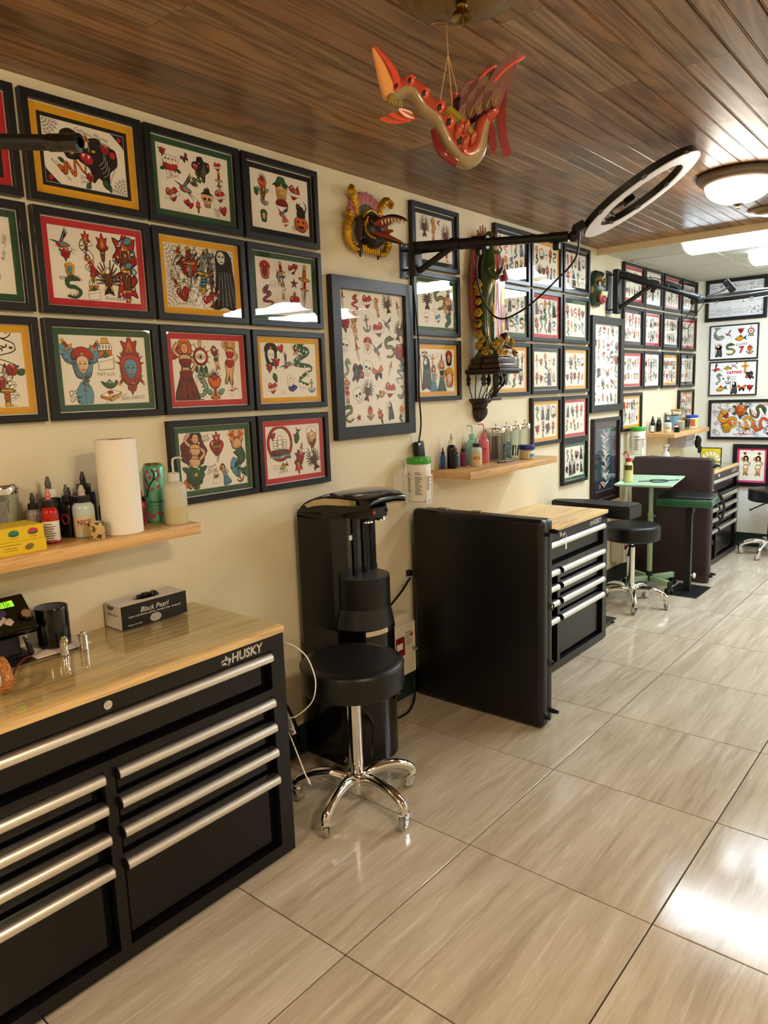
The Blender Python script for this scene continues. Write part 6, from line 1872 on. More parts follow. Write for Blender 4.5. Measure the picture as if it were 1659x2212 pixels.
def beak(name, zt, rise, L, dz, mo):
    secs = 9
    V, F = [], []
    for i in range(secs):
        f = i / (secs - 1)
        x = .095 + L * f
        w = .042 * (1 - f) ** .75 + .003
        h = .017 * (1 - f) ** .6 + .003
        z = zt + rise * f + dz * sin(f * pi)
        for j in range(10):
            a = 2 * pi * j / 10
            V.append((x, my + w * cos(a), z + h * sin(a)))
    for i in range(secs - 1):
        for j in range(10):
            F.append((i * 10 + j, i * 10 + (j + 1) % 10, (i + 1) * 10 + (j + 1) % 10, (i + 1) * 10 + j))
    F += [tuple(range(9, -1, -1)), tuple((secs - 1) * 10 + j for j in range(10))]
    g = G().add(V, F)
    g.mi = [(mo if (f[0] % 10) in ((5, 6, 7, 8, 9) if mo else (0, 1, 2, 3, 4)) else 0) for f in F]
    return g
g = beak('u', mz + .002, -.008, .150, .020, 0)
g.mi = [1 if (i % 10) in (5, 6, 7, 8, 9) and i < 80 else 0 for i in range(len(g.f))]
g.build('upper_beak', [MBLK, MRED], t, True, 60)
g = beak('l', mz - .040, -.052, .125, .0, 1)
g.mi = [1 if (i % 10) in (0, 1, 2, 3, 4) and i < 80 else 0 for i in range(len(g.f))]
g.build('lower_beak', [MBLK, MRED], t, True, 60)
for k in range(7):
    f = .25 + k * .10
    for sg in (-1, 1):
        G().cyl((.095 + .150 * f, my + sg * (.036 * (1 - f) ** .75), mz - .004 - .008 * f + .02 * sin(f * pi)), (.097 + .150 * f, my + sg * (.034 * (1 - f) ** .75), mz - .022 - .008 * f + .02 * sin(f * pi)), .006, .001, 6).build('tooth', IVO, t, True)
G().ell((.13, my, mz - .032), (.04, .018, .008), 12).build('tongue', MRED, t, True)

# ------------------------------------------------------------------ green carved mask
my, mz = 4.868, 2.142
GM_ = M('mask_deep_green', '#25402b', .35)
t = thing('green_mask', 'dark green carved demon mask with big cream teeth', 'mask', (.001, my, mz - .11))
g = G()
V, F = [], []
for j in range(11):
    f = j / 10.
    z = mz - .112 + .228 * f
    wv = .092 * sin(pi * (.12 + .80 * f)) ** .6
    dv = .060 * sin(pi * (.08 + .84 * f)) ** .7
    for i in range(15):
        a = -pi / 2 + pi * i / 14
        V.append((.004 + dv * cos(a) ** .8 + (.018 * math.exp(-((f - .45) / .12) ** 2) * max(0, cos(a)) ** 6), my + wv * sin(a), z))
for j in range(10):
    for i in range(14):
        F.append((j * 15 + i, j * 15 + i + 1, (j + 1) * 15 + i + 1, (j + 1) * 15 + i))
g.add(V, F).build('face', GM_, t, True, 60)
for sg in (-1, 1):
    G().ell((.052, my + sg * .038, mz + .026), (.014, .017, .014), 14).build('eye', IVO, t, True)
    G().ell((.064, my + sg * .038, mz + .026), (.005, .007, .007), 10).build('pupil', MBLK, t, True)
    G().torus((.056, my + sg * .038, mz + .026), .019, .004, 20, 6, rot=Matrix.Rotation(pi / 2, 3, 'Y')).build('eye_rim', MRED, t, True)
    G().tube(spl([(.068, my + sg * .012, mz + .046), (.058, my + sg * .04, mz + .064), (.035, my + sg * .072, mz + .05)], False, 5), [.006, .008, .009, .009, .009, .009, .008, .007, .006, .005, .004], 8).build('brow', M('mask_ochre', '#8a6a30', .5), t, True)
    G().cyl((.066, my + sg * .040, mz - .055), (.078, my + sg * .046, mz - .012), .008, .002, 8).build('fang', IVO, t, True)
    G().ell((.02, my + sg * .088, mz - .01), (.012, .010, .026), 12).build('ear', MC['mask_ochre'], t, True)
G().prism(spl([(-.052, -.01), (0, .010), (.052, -.01), (.046, -.058), (0, -.086), (-.046, -.058)], True, 3), .052, .066, lambda u, v, w: (w, my + u, mz - .018 + v)).build('lips', MRED, t, True, 40)
for k in range(6):
    G().rbox(.066, .080, my - .038 + k * .0128, my - .0265 + k * .0128, mz - .050, mz - .020, .003, 2).build('tooth', IVO, t, True)
G().ell((.064, my, mz - .075), (.016, .026, .018), 12).build('tongue', M('mask_tongue', '#a04048', .4), t, True)
for k in range(5):
    G().tube([(.035, my - .05 + k * .025, mz + .085), (.045, my - .05 + k * .025, mz + .10), (.025, my - .05 + k * .025, mz + .114)], .007, 8).build('crown_knob', M('mask_hair', '#2a2a1e', .5), t, True)

# ------------------------------------------------------------------ hanging carved dragon
DR = M('dragon_red', '#a8452f', .28, coat=.3)
DO = M('dragon_orange', '#e08b4f', .3, coat=.3)
DC = M('dragon_coral', '#d8503a', .3, coat=.3)
DB = M('dragon_belly', '#97825c', .3, coat=.4)
DP = M('dragon_feather', '#7d5650', .45)
DP2 = M('dragon_feather_dark', '#5f3d3a', .45)
DE = M('dragon_mustard', '#8f7a24', .35)
DK = M('dragon_dark', '#221d16', .4)
DD = M('dragon_deep_red', '#7c211d', .22, coat=.5)
HANG = Vector((1.046, 1.633, 2.40))
t = thing('hanging_dragon', 'carved red winged dragon hanging on strings from the ceiling', 'ornament', (1.12, 1.53, 2.02))
fw = Vector((-.644, .765, 0)); rt = Vector((.765, .644, 0)); up = Vector((0, 0, 1))
O_ = Vector((1.148, 1.535, 2.146))
W_ = lambda a, b, c=0.: O_ + rt * a + up * b + fw * c          # along the body, up, away
path = [W_(-.160, .048), W_(-.152, .040), W_(-.128, .052), W_(-.100, .044), W_(-.075, .008), W_(-.045, -.015), W_(-.030, -.045), W_(-.010, -.082), W_(.012, -.104), W_(.034, -.092), W_(.046, -.055), W_(.056, -.028), W_(.076, -.012)]
rad_ = [.013, .019, .021, .021, .023, .025, .028, .031, .028, .024, .020, .017, .013]
pp = spl(path, False, 5)
rs = [max(.006, r_) for r_, in spl([(r_,) for r_ in rad_], False, 5)]
g = G().tube(pp, rs, 14, up=fw)
k = 14
g.mi = [(1 if (i % k) in (6, 7, 8, 9) else 0) for i in range(len(g.f))]
g.build('body', [DR, DB], t, True, 60)
for i, f in enumerate((6, 12, 18, 24, 30, 36)):
    p, r_ = Vector(pp[f]), rs[f]
    q = p + up * r_ * .30 - fw * r_ * .62
    G().ell(q, (r_ * .62, r_ * .42, r_ * .80), 14, rot=Matrix.Rotation(.5, 3, 'Y')).build('carved_scale', DC, t, True)
    G().ell(q - fw * r_ * .22, (r_ * .36, r_ * .26, r_ * .50), 12, rot=Matrix.Rotation(.5, 3, 'Y')).build('scale_spot', DK, t, True)
    G().ell(p + up * r_ * .74 - fw * r_ * .3, (r_ * .8, r_ * .5, r_ * .36), 12).build('back_ridge', DO, t, True)
# upright horn-like tail tip
hp = spl([W_(-.158, .036), W_(-.172, .070), W_(-.185, .108), W_(-.199, .140)], False, 6)
G().tube(hp, [.021 * (1 - i / (len(hp) - 1)) ** .7 + .002 for i in range(len(hp))], 12, flat=.8).build('tail_horn', M('dragon_pale_orange', '#eda463', .3, coat=.3), t, True, 60)
hp = spl([W_(-.142, .044, -.012), W_(-.152, .080, -.012), W_(-.170, .110, -.010), W_(-.196, .142, -.004)], False, 6)
G().tube(hp, [.010 * (1 - i / (len(hp) - 1)) ** .7 + .001 for i in range(len(hp))], 10).build('tail_stripe', DC, t, True, 60)
for k in range(6):
    G().cyl(W_(-.160 + .004 * k, .030 + .004 * (k % 2), -.014 + .005 * k), W_(-.166 + .006 * k, .012, -.016 + .006 * k), .006, .002, 8).build('ruff_feather', DE, t, True)
# wings: rows of separate feathers
def feather(root, tip, w, m, nm, edge=None, bend=.0, th=.004):
    root, tip = Vector(root), Vector(tip)
    d = tip - root
    L = d.length
    d.normalize()
    nrm = fw if abs(d.dot(fw)) < .8 else rt
    s_ = d.cross(nrm).normalized()
    nn = s_.cross(d)
    if nn.dot(fw) > 0:
        nn = -nn
    ol = spl([(0, 0), (.25, .8), (.6, 1.), (.88, .55), (1.0, .0), (.85, -.5), (.5, -.8), (.2, -.6)], True, 3)
    g = G().prism(ol, -th / 2, th / 2, lambda u, v, w_: tuple(root + d * u * L + s_ * (v * w / 2 + bend * u * u * L) + nn * w_))
    o = g.build(nm, m, t, True, 30)
    r = G().tube([root + d * L * .12 + nn * th * .6, root + d * L * .5 + s_ * bend * .25 * L + nn * th * .6, root + d * L * .82 + s_ * bend * .67 * L + nn * th * .6], [.0026, .0022, .0008], 6)
    r2 = r.build('quill', DE, o, smooth=40)
    r2.data.transform(WM[t.name].inverted())
    return o
base = W_(.012, -.02, .02)
prim = [(.145, .185, .060), (.108, .150, .044), (.072, .110, .036), (.048, .080, .030)]
prim = [((.040, -.034), (.168, .142), .062, .12), ((.026, -.024), (.100, .124), .052, .06), ((.012, -.014), (.052, .090), .046, .03), ((-.002, -.004), (.017, .060), .040, .01)]
for (a, b, w, bd) in prim:
    feather(W_(a[0], a[1], .025), W_(b[0], b[1], .085), w, DP if w in (.062, .046) else DP2, 'wing_feather', bend=bd)
    q0, q1 = W_(a[0] - .004, a[1] + .018, .026), W_(b[0], b[1] + .004, .086)
    mid = q0.lerp(q1, .55) + Vector((0, 0, .0)) + (-rt * .02 + up * .014)
    c = spl([tuple(q0.lerp(q1, .35) - rt * .016 + up * .012), tuple(q0.lerp(q1, .7) - rt * .012 + up * .012), tuple(q1)], False, 6)
    G().tube(c, [.004] * (len(c) - 1) + [.002], 8).build('coral_edge', DC, t, True)
for j in range(3):
    for i in range(5 - j):
        a_ = W_(-.004 + .019 * i + .005 * j, -.040 + .008 * i + .026 * j, -.034 + .014 * j)
        feather(a_, a_ + rt * (.020) + up * (.044) + fw * .012, .028, (DP, DP2)[(i + j) % 2], 'covert_feather', th=.006)
for i in range(3):
    a_ = W_(-.112 + .006 * i, -.012 + .002 * i, .02)
    feather(a_, W_(-.188 + .022 * i, -.004 + .006 * i, .03 - .012 * i), .018, DC, 'near_wing_feather')
lw = spl([tuple(W_(-.066, -.045, -.01)), tuple(W_(-.055, -.085, -.02)), tuple(W_(-.035, -.112, -.03)), tuple(W_(-.012, -.126, -.03))], False, 6)
G().tube(lw, [.007 + .004 * sin(pi * i / (len(lw) - 1)) for i in range(len(lw))], 10, flat=.5).build('lower_wing', DD, t, True)
# collar crest with spikes and chest plates
col_ = [W_(-.030 + .056 * f, -.006 - .040 * f - .02 * f * f, -.030) for f in [k / 12. for k in range(13)]]
G().tube(col_, .007, 8).build('collar', DE, t, True)
for i in range(0, 12, 1):
    G().cyl(col_[i], col_[i] + (-rt * .012 - up * .014), .004, .001, 6).build('collar_spike', DE, t, True)
for (a, b, s_) in ((-.008, -.058, 1.), (.008, -.050, .8), (.006, -.084, .9), (.024, -.074, .7)):
    G().ell(W_(a, b, -.036), (.011 * s_, .006, .022 * s_), 14, rot=Matrix.Rotation(.5, 3, 'Y')).build('chest_plate', DR, t, True)
    G().ell(W_(a, b, -.0395), (.005 * s_, .003, .012 * s_), 10, rot=Matrix.Rotation(.5, 3, 'Y')).build('chest_spot', DO, t, True)
# head and hanging crest
G().ell(W_(.070, -.018, -.006), (.026, .016, .014), 16, rot=Matrix.Rotation(-.7, 3, 'Y')).build('head', DR, t, True)
for sg in (-.016, -.012):
    G().ell(W_(.078 + 3 * sg, .010 + 2.2 * sg + .004, -.022), (.007, .004, .008), 10).build('eye', DK, t, True)
G().prism(spl([(0, .0), (.018, .046), (.022, .052), (.018, .0), (.022, -.052), (.030, -.086), (.012, -.092), (.004, -.05)], True, 4), -.006, .006, lambda u, v, w: tuple(W_(.086 + u, -.018 + v, -.008 + w))).build('hanging_crest', DD, t, True, 40)
G().prism(spl([(0, 0), (.012, -.02), (.014, -.06), (.004, -.072), (-.004, -.03)], True, 4), -.005, .005, lambda u, v, w: tuple(W_(.068 + u, -.030 + v, -.004 + w))).build('jaw', DD, t, True, 40)
# strings
STR = M('jute_string', '#c9a368', .7)
knot = W_(-.026, .119)
G().tube([HANG + Vector((0, 0, .009)), HANG.lerp(knot, .12), knot],     .0014, 6).build('string', STR, t, True)
for q in (W_(-.050, .004), W_(-.016, -.018), W_(.0, .040, .03)):
    G().cyl(knot, q, .0010, n=6).build('string', STR, t, True)
G().tube([HANG + Vector((0, 0, -.004)), HANG + Vector((0, 0, -.002)) - rt * .02, HANG - rt * .038 - up * .006], .0012, 6).build('string_end', STR, t, True)

# ------------------------------------------------------------------ bottles, jars and boxes
def pm(c, r=.3, **k):
    return M('plastic_' + c.strip('#') + ('_c' if k else ''), c, r, **k)
WHT = pm('#e6e2d8'); BLK = pm('#0e0d0d', .25); TIPB = pm('#161514', .35); CLR = pm('#b8b2a8', .25); GRY = pm('#4a4745', .35)
def lathe_label(t, r, z0, z1, mat, a0, a1, name='label', n=16):
    g = G().lathe([(r + .0006, z0), (r + .0006, z1)], n=n, a0=a0, a1=a1, close=False)
    return g.build(name, mat, t, fix=False)
def curve_text(par, s, r, ac, z, w, mat, bold=.0, name='lettering', h=None):
    g = G()
    text_geo(g, s, w, lambda u, v, q: (r * cos(ac + u / r), r * sin(ac + u / r), z + v), bold=bold, h=h)
    return g.build(name, mat, par, smooth=0)
DP_ = M('dark_print', '#2a2522', .6)
CAMA = lambda x, y: math.atan2(-y, 2.1656 - x)
def ink(x, y, z, r, h, body, label, cap=None, tip=None, lab=None, square=False, group='ink bottles', text=None, dot=None, cat='bottle', lines=0):
    t = thing('ink_bottle', label, cat, (x, y, z), 0, group)
    cap = cap or TIPB; tip = tip or TIPB
    if square:
        G().rbox(-r, r, -r * .85, r * .85, .0005, h * .66, r * .22, 3).build('body', body, t)
        G().rbox(-r * .62, r * .62, -r * .55, r * .55, h * .66, h * .80, .003, 2).build('cap', cap, t)
    else:
        G().lathe([(0, 0.0005), (r * .9, .0005), (r, .004), (r, h * .54), (r * .97, h * .59), (r * .8, h * .645), (r * .5, h * .675), (r * .5, h * .69), (0, h * .69)], n=28).build('body', body, t)
        G().lathe([(0, h * .675), (r * .68, h * .675), (r * .70, h * .69), (r * .66, h * .79), (r * .4, h * .80), (0, h * .80)], n=28, rip=lambda a: .015 * cos(24 * a)).build('cap', cap, t)
    G().lathe([(r * .34, h * .80), (r * .30, h * .86), (r * .36, h * .87), (r * .22, h * .95), (r * .14, h), (0, h)], n=18).build('tip', tip, t)
    ca = CAMA(x, y)
    if lab:
        l = lathe_label(t, r, h * .06, h * .42, lab, ca - 1.25, ca + 1.25)
        if text:
            curve_text(l, text, r + .0012, ca, h * .30, r * 1.25, pm('#a3202a'), .02, h=h * .10)
        for k in range(lines):
            g = G().lathe([(r + .0011, h * .36 - k * .0065), (r + .0011, h * .36 - k * .0065 + .0022)], n=8, a0=ca - .8, a1=ca + .1 + .5 * ((k * 37) % 10) / 10, close=False)
            g.build('print_line', DP_, l, fix=False)
    if dot:
        d = G().prism([(.012 * cos(2 * pi * k / 16), .016 * sin(2 * pi * k / 16)) for k in range(16)], 0, .001, lambda u, v, w: ((r + .0004 + w) * cos(ca - .5 + u / r), (r + .0004 + w) * sin(ca - .5 + u / r), h * .36 + v))
        d.build('label_dot', dot, t, smooth=0)
    return t
def wash(x, y, z, r, h, mat, label, liquid=None, cap=None, bend=1.57, text=None, logo=None):
    t = thing('wash_bottle', label, 'bottle', (x, y, z), 0, 'squeeze wash bottles')
    f = h * .80
    G().lathe([(0, .0005), (r * .92, .0005), (r, .005), (r, f * .80), (r * .96, f * .88), (r * .7, f * .95), (r * .42, f), (r * .42, f + .004)], n=30, close=True).build('body', mat, t)
    if liquid:
        G().lathe([(r + .0003, .006), (r + .0003, f * .42)], n=30, close=False).build('liquid', liquid, t)
    G().lathe([(0, f), (r * .5, f), (r * .5, f + h * .14), (r * .3, f + h * .16), (0, f + h * .165)], n=24, rip=lambda a: .02 * cos(20 * a)).build('cap', cap or mat, t)
    c, s_ = cos(bend), sin(bend)
    q = spl([(0, 0, f + h * .15), (0, 0, f + h * .36), (.004 * c, .004 * s_, f + h * .41), (.016 * c, .016 * s_, f + h * .425), (.030 * c, .030 * s_, f + h * .41)], False, 5)
    G().tube(q, [.0034] * (len(q) - 1) + [.002], 8).build('spout', cap or mat, t)
    if text:
        ca = CAMA(x, y)
        curve_text(t, text, r + .0008, ca, f * .55, r * .9, logo, .02, h=.014)
        G().prism([(-.014, .008), (.012, .008), (.004, -.008), (-.006, -.008)], 0, .0006, lambda u, v, w: ((r + .0004 + w) * cos(ca + u / r), (r + .0004 + w) * sin(ca + u / r), f * .55 - .018 + v)).build('emblem', logo, t, smooth=0)
    return t
def lidjar(x, y, z, r, h, label):
    t = thing('glass_jar', label, 'jar', (x, y, z), 0, 'glass jars with metal lids')
    lh = h * .16
    G().lathe([(0, .0005), (r * .95, .0005), (r, .004), (r, h - lh), (r * .94, h - lh), (r * .94, .006), (0, .005)], n=32, close=False).build('glass', JARGLASS, t)
    G().lathe([(0, h - lh + .0005), (r * 1.03, h - lh + .0005), (r * 1.05, h - lh + .004), (r * 1.05, h - .006), (r * 1.0, h - .002), (r * .5, h), (0, h)], n=32).build('lid', CHROME, t)
    G().lathe([(0, h), (.004, h), (.004, h + .014), (.008, h + .018), (.008, h + .020), (0, h + .021)], n=14).build('lid_knob', CHROME, t)
    return t

Z1 = 1.114
jx, jy_ = .064, .838
lidjar(jx, jy_, Z1, .056, .176, 'wide glass jar of silver packets at the left end of the first shelf')
SIL = M('silver_packet', '#a9a6a2', .3, metal=.4, bump=(60, .5, .003))
PKW = M('paper_packet', '#d6cfc0', .6)
rr = random.Random(3)
for k in range(9):
    o = G().rbox(-.011, .011, -.0022, .0022, -.058, .058, .001, 1).build('needle_packet', PKW if k % 3 == 1 else SIL)
    a = 2 * pi * k / 9
    o.location = (jx + .028 * cos(a), jy_ + .028 * sin(a), Z1 + .006 + .063)
    o.rotation_euler = (rr.uniform(-.3, .3), rr.uniform(-.3, .3), a + 1.2)
    tag(o, 'sterile packet standing in the wide glass jar', 'packet', 'packets in the wide jar')
ink(.085, .925, Z1, .020, .141, pm('#9a8f80'), 'grey ink bottle with black label right of the wide jar', lab=BLK, lines=3)
ink(.150, .940, Z1, .0225, .155, pm('#b3241c', .2), 'red ink bottle with clear pink tip', tip=pm('#c76a62', .25), lab=WHT, lines=9)
ink(.062, .985, Z1, .027, .180, BLK, 'large black ink bottle with a white cap', cap=WHT, tip=GRY, square=True, lab=None)
for (dz, hh) in ((.100, .012), (.080, .014), (.058, .010)):
    pass
ink(.098, 1.018, Z1, .020, .155, BLK, 'slim black ink bottle with grey tip and red round label', tip=GRY, dot=pm('#a3283c'))
ink(.048, 1.052, Z1, .015, .140, BLK, 'small black ink bottle at the back of the first shelf')
ink(.050, 1.098, Z1, .028, .182, BLK, 'large square-capped black ink bottle at the back left of the towel roll', square=True)
ink(.135, 1.046, Z1, .031, .152, pm('#c4d6d2', .18), 'pale blue stencil bottle lettered NIC in front of the black bottles', tip=CLR, lab=pm('#d9c9a0', .5), text='NICE')
ink(.045, 1.158, Z1, .014, .112, pm('#2a1512', .2), 'small dark brown ink bottle behind the towel roll')
def mk_leopard():
    n = NT('leopard_print')
    v = n.coords()
    vo = n.n('TexVoronoi'); vo.inputs['Scale'].default_value = 60.; n.l(v, vo.inputs['Vector'])
    nz = n.noise(v, 120, 3)
    s = n.n('Math', operation='ADD'); n.l(vo.outputs['Distance'], s.inputs[0]); n.l(nz, s.inputs[1])
    return n.out(n.ramp(s.outputs[0], [(.5, '#2f3020'), (.93, '#45422a'), (.955, '#c09a52'), (1., '#c9a868')]), .5)
t = thing('tape_roll', 'leopard print tape roll in front of the paper towels', 'tape', (.205, 1.044, Z1))
G().lathe([(.0125, .0005), (.0215, .0005), (.022, .002), (.022, .048), (.0215, .050), (.0125, .050), (.0125, .0005)], n=28, close=False).build('tape', mk_leopard(), t)
G().lathe([(.0105, .0008), (.0124, .0008), (.0124, .0496), (.0105, .0496), (.0105, .0008)], n=24, close=False).build('core', PAPER, t)
def mk_towel():
    n = NT('quilted_paper_towel')
    v = n.coords()
    w = n.n('TexWave', wave_type='BANDS', bands_direction='DIAGONAL'); w.inputs['Scale'].default_value = 55.; w.inputs['Distortion'].default_value = .6; n.l(v, w.inputs[0])
    vo = n.n('TexVoronoi'); vo.inputs['Scale'].default_value = 110.; n.l(v, vo.inputs['Vector'])
    s = n.n('Math', operation='ADD'); n.l(w.outputs['Fac'], s.inputs[0]); n.l(vo.outputs['Distance'], s.inputs[1])
    n.bump(s.outputs[0], .4, .0018)
    return n.out(None, .85, Base_Color=lin('#f4eee2'))
t = thing('paper_towel_roll', 'white paper towel roll standing on the first shelf', 'paper towels', (.182, 1.140, Z1))
G().lathe([(.021, .0005), (.057, .0005), (.0585, .002), (.0580, .14), (.0572, .278), (.056, .2795), (.021, .278), (.021, .0005)], n=48, close=False, rip=lambda a: .006 * sin(2 * a)).build('roll', mk_towel(), t)
G().lathe([(.019, .001), (.0208, .001), (.0208, .279), (.019, .279), (.019, .001)], n=24, close=False).build('core', M('cardboard', '#a88f6c', .8), t)
ink(.085, 1.268, Z1, .0165, .106, pm('#c43a58', .2), 'small pink ink bottle between the towel roll and the green can', tip=pm('#c94a62', .3))
o = thing('plastic_cup', 'small clear plastic cup right of the towel roll', 'cup', (.132, 1.235, Z1))
G().lathe([(0, .0005), (.011, .0005), (.014, .055), (.0146, .056), (.0134, .055), (.0104, .002), (0, .002)], n=20, close=False).build('cup', CLEARPL, o)
ink(.055, 1.303, Z1, .014, .102, BLK, 'small black ink bottle with grey tip left of the green can', tip=GRY)
# tall tea can
def mk_can():
    n = NT('pale_green_can')
    v = n.coords()
    nz = n.noise(v, 22, 2)
    return n.out(n.ramp(nz, [(.4, '#5fae8a'), (.6, '#7cc4a0')]), .25, Metallic=.25)
cx_, cy_ = .108, 1.3045
t = thing('drink_can', 'tall pale green tea can with blossom branches', 'can', (cx_, cy_, Z1))
r = .0345
G().lathe([(0, .004), (.024, .001), (.027, .0005), (.0335, .008), (r, .012), (r, .170), (.030, .182), (.0275, .185)], n=36, close=False).build('can_body', mk_can(), t)
G().lathe([(.0275, .185), (.0285, .187), (.0275, .189), (.025, .186), (0, .185)], n=32, close=False).build('can_top', M('gold_can_end', '#b79a55', .3, metal=1.), t)
G().rbox(-.010, .010, -.006, .006, .1865, .1885, .001, 1).build('pull_tab', M('gold_can_end', '#b79a55'), t)
ca = CAMA(cx_, cy_)
cyl_ = lambda u, v, w=.0005: ((r + w) * cos(ca + u / r), (r + w) * sin(ca + u / r), v)
BRN = pm('#241a14', .5)
for pts, w0 in (([(-.030, .085), (-.022, .100), (-.016, .120), (-.004, .138), (.002, .158), (-.006, .172)], .0022), ([(-.016, .120), (-.026, .140), (-.030, .150)], .0014), ([(-.004, .138), (.012, .150), (.016, .166)], .0014), ([(-.022, .100), (-.034, .112)], .0012)):
    G().tube([cyl_(*p_) for p_ in spl(pts, False, 4)], w0, 6).build('branch', BRN, t)
PNK = pm('#c0466e', .5)
for i, (u, v) in enumerate(((-.030, .155), (-.020, .166), (.010, .168), (.018, .152), (-.032, .135), (-.012, .148), (.008, .140), (-.034, .118), (-.006, .110), (.012, .118), (-.022, .030), (-.008, .026), (.006, .034), (.018, .028), (-.016, .018))):
    g = G()
    for k in range(5):
        a = 2 * pi * k / 5 + i
        g.prism(circ(u + .0035 * cos(a), v + .0035 * sin(a), .0028, n=8), .0004, .0009 + .0001 * k, lambda p_, q_, w: cyl_(p_, q_, w))
    g.build('blossom', PNK, t, smooth=0)
curve_text(t, 'Green Tea', r + .0008, ca + .12, .070, .050, DP_, .01)
curve_text(t, 'with GINSENG', r + .0008, ca + .12, .056, .044, DP_)
curve_text(t, 'and HONEY', r + .0008, ca + .12, .046, .034, DP_)
NAT = M('frosted_plastic', '#c9c3ae', .35, spec=.4)
wash(.198, 1.318, Z1, .036, .170, NAT, 'frosted wash bottle half full, right end of the first shelf', liquid=M('pale_liquid', '#c4b98c', .3), cap=M('clear_cap', '#d4d0c4', .3), bend=.9)

# yellow glove box
YB = M('yellow_card', '#e3bf12', .5)
t = thing('yellow_box', 'bright yellow carton with fruit pictures on the first shelf', 'box', (.180, .775, Z1))
G().rbox(-.05, .048, -.115, .112, .0005, .036, .001, 1).build('carton', YB, t)
ld = G().rbox(-.052, .0502, -.117, .107, .0362, .074, .001, 1).build('lid', YB, t)
for k, (u, c1) in enumerate(((-.02, '#6b3a1e'), (.028, '#2f7a5c'), (.078, '#b8344a'))):
    a = G().prism(circ(u, .058, .0135, .0085, 18), .0503, .0509, lambda p_, q_, w: (w, p_, q_)); a.build('fruit_picture', pm(c1, .5), ld, smooth=0)
    G().prism(circ(u, .0555, .0135, .0060, 18)[9:] + [(u + .0135, .0555)], .0510, .0513, lambda p_, q_, w: (w, p_, q_)).build('fruit_picture_shade', pm('#2c5a40' if k else '#3c2412', .5), ld, smooth=0)
    g = G(); text_geo(g, ('TAMARIND', 'GUANABANA', 'SANDIA')[k], .020, lambda p_, q_, w, u=u: (.0505, u + p_, .0445 + q_)); g.build('caption', pm('#7a4a10', .5), ld, smooth=0)
for u, c1 in ((-.028, '#d8d0c0'), (.066, '#7d6638')):
    G().prism(circ(u, .018, .012, .008, 16, .3), .0483, .0488, lambda p_, q_, w: (w, p_, q_)).build('fruit_picture', pm(c1, .5), t, smooth=0)
g = G(); text_geo(g, 'CAUTION PRECAUCION', .052, lambda p_, q_, w: (.0484, .018 + p_, .028 + q_), bold=.01); g.build('warning_text', pm('#a03010', .5), t, smooth=0)
for k in range(2):
    g = G(); text_geo(g, ('CONTAINS SEEDS', 'MAY CONTAIN PITS')[k], .034, lambda p_, q_, w: (.0484, .018 + p_, .020 - .006 * k + q_)); g.build('small_text', DP_, t, smooth=0)

# ------------------------------------------------------------------ things on the nearest chest
ZC = .7898
GBW = M('glove_box_white', '#cfc9c2', .5)
GBK = M('glove_box_black', '#15130f', .3)
t = thing('glove_box', 'black and white disposable glove carton lettered Black Pearl', 'box', (.058, 1.268, ZC))
G().rbox(-.048, .0500, -.121, .121, .0003, .0765, .001, 1).build('carton', GBW, t)
f_ = G().box(.0501, .0508, -.1205, .1205, .001, .0758).build('black_front', GBK, t, smooth=0)
for s_, w, z_, c_ in (('Black Pearl', .105, .052, WHT), ('latex examination gloves  powder free  textured', .19, .036, WHT), ('100 gloves by weight', .05, .010, WHT)):
    g = G(); text_geo(g, s_, w, lambda p_, q_, w_: (.0511, (.0 if w > .08 else -.075) + p_, z_ + q_), shear=.3 if 'Pearl' in s_ else 0); g.build('lettering', c_, t, smooth=0)
G().prism(circ(.0, .016, .021, .014, 20), .0509, .0512, lambda p_, q_, w: (w, p_, q_)).build('pearl_picture', M('pearl', '#a9a19c', .3), t, smooth=0)
g = G(); text_geo(g, 'Black Pearl', .06, lambda p_, q_, w: (p_, -.1216, .045 + q_), shear=.3); g.build('end_lettering', DP_, t, smooth=0)
G().prism(circ(-.01, .066, .020, .012, 18)[9:] + [(.010, .066)], .1211, .1216, lambda p_, q_, w: (p_, -w, q_ + .004)).build('end_mark', GRY, t, smooth=0)
G().prism(circ(.004, .0, .020, .048, 24), .0766, .0770, lambda p_, q_, w: (p_, q_, w)).build('opening', BLK, t, smooth=0)
g = G()
g.tube(spl([(-.004, -.03, .077), (.006, -.012, .083), (.0, .006, .080), (.010, .022, .084), (.004, .034, .077)], False, 5), [.006 + .004 * (k % 3) / 2 for k in range(21)], 8, flat=1.6).build('glove_tip', LEATHER, t)

t = thing('mug', 'glossy black mug with grey inside on a white pad', 'mug', (.070, .950, ZC + .0062))
G().lathe([(0, .0005), (.042, .0005), (.0465, .004), (.0465, .115), (.045, .118), (.043, .1165)], n=40, close=False).build('cup', BLACKG, t)
G().lathe([(.043, .1165), (.0425, .112), (.0425, .008), (0, .007)], n=40, close=False).build('inside', M('grey_glaze', '#6b6a70', .25), t)
t = thing('white_pad', 'flat white pad under the black mug', 'pad', (.072, .948, ZC))
G().rbox(-.068, .066, -.082, .082, .0004, .0058, .0025, 2).build('pad', M('bone_plastic', '#d8cbbb', .4), t)
t = thing('rubber_mat', 'black rubber mat under the power supply', 'mat', (.06, .750, ZC))
G().rbox(-.055, .070, -.110, .110, .0004, .0034, .0012, 1).build('mat', M('black_rubber', '#15120f', .6), t)
def grip(x, y, prof, label):
    t = thing('tattoo_grip', label, 'grip', (x, y, ZC), 0, 'steel machine grips')
    G().lathe(prof, n=24).build('barrel', CHROME, t)
    G().lathe([(0, .0500), (.006, .0500), (.0065, .053), (.004, .055), (0, .055)], n=14).build('end_plug', CHROME, t)
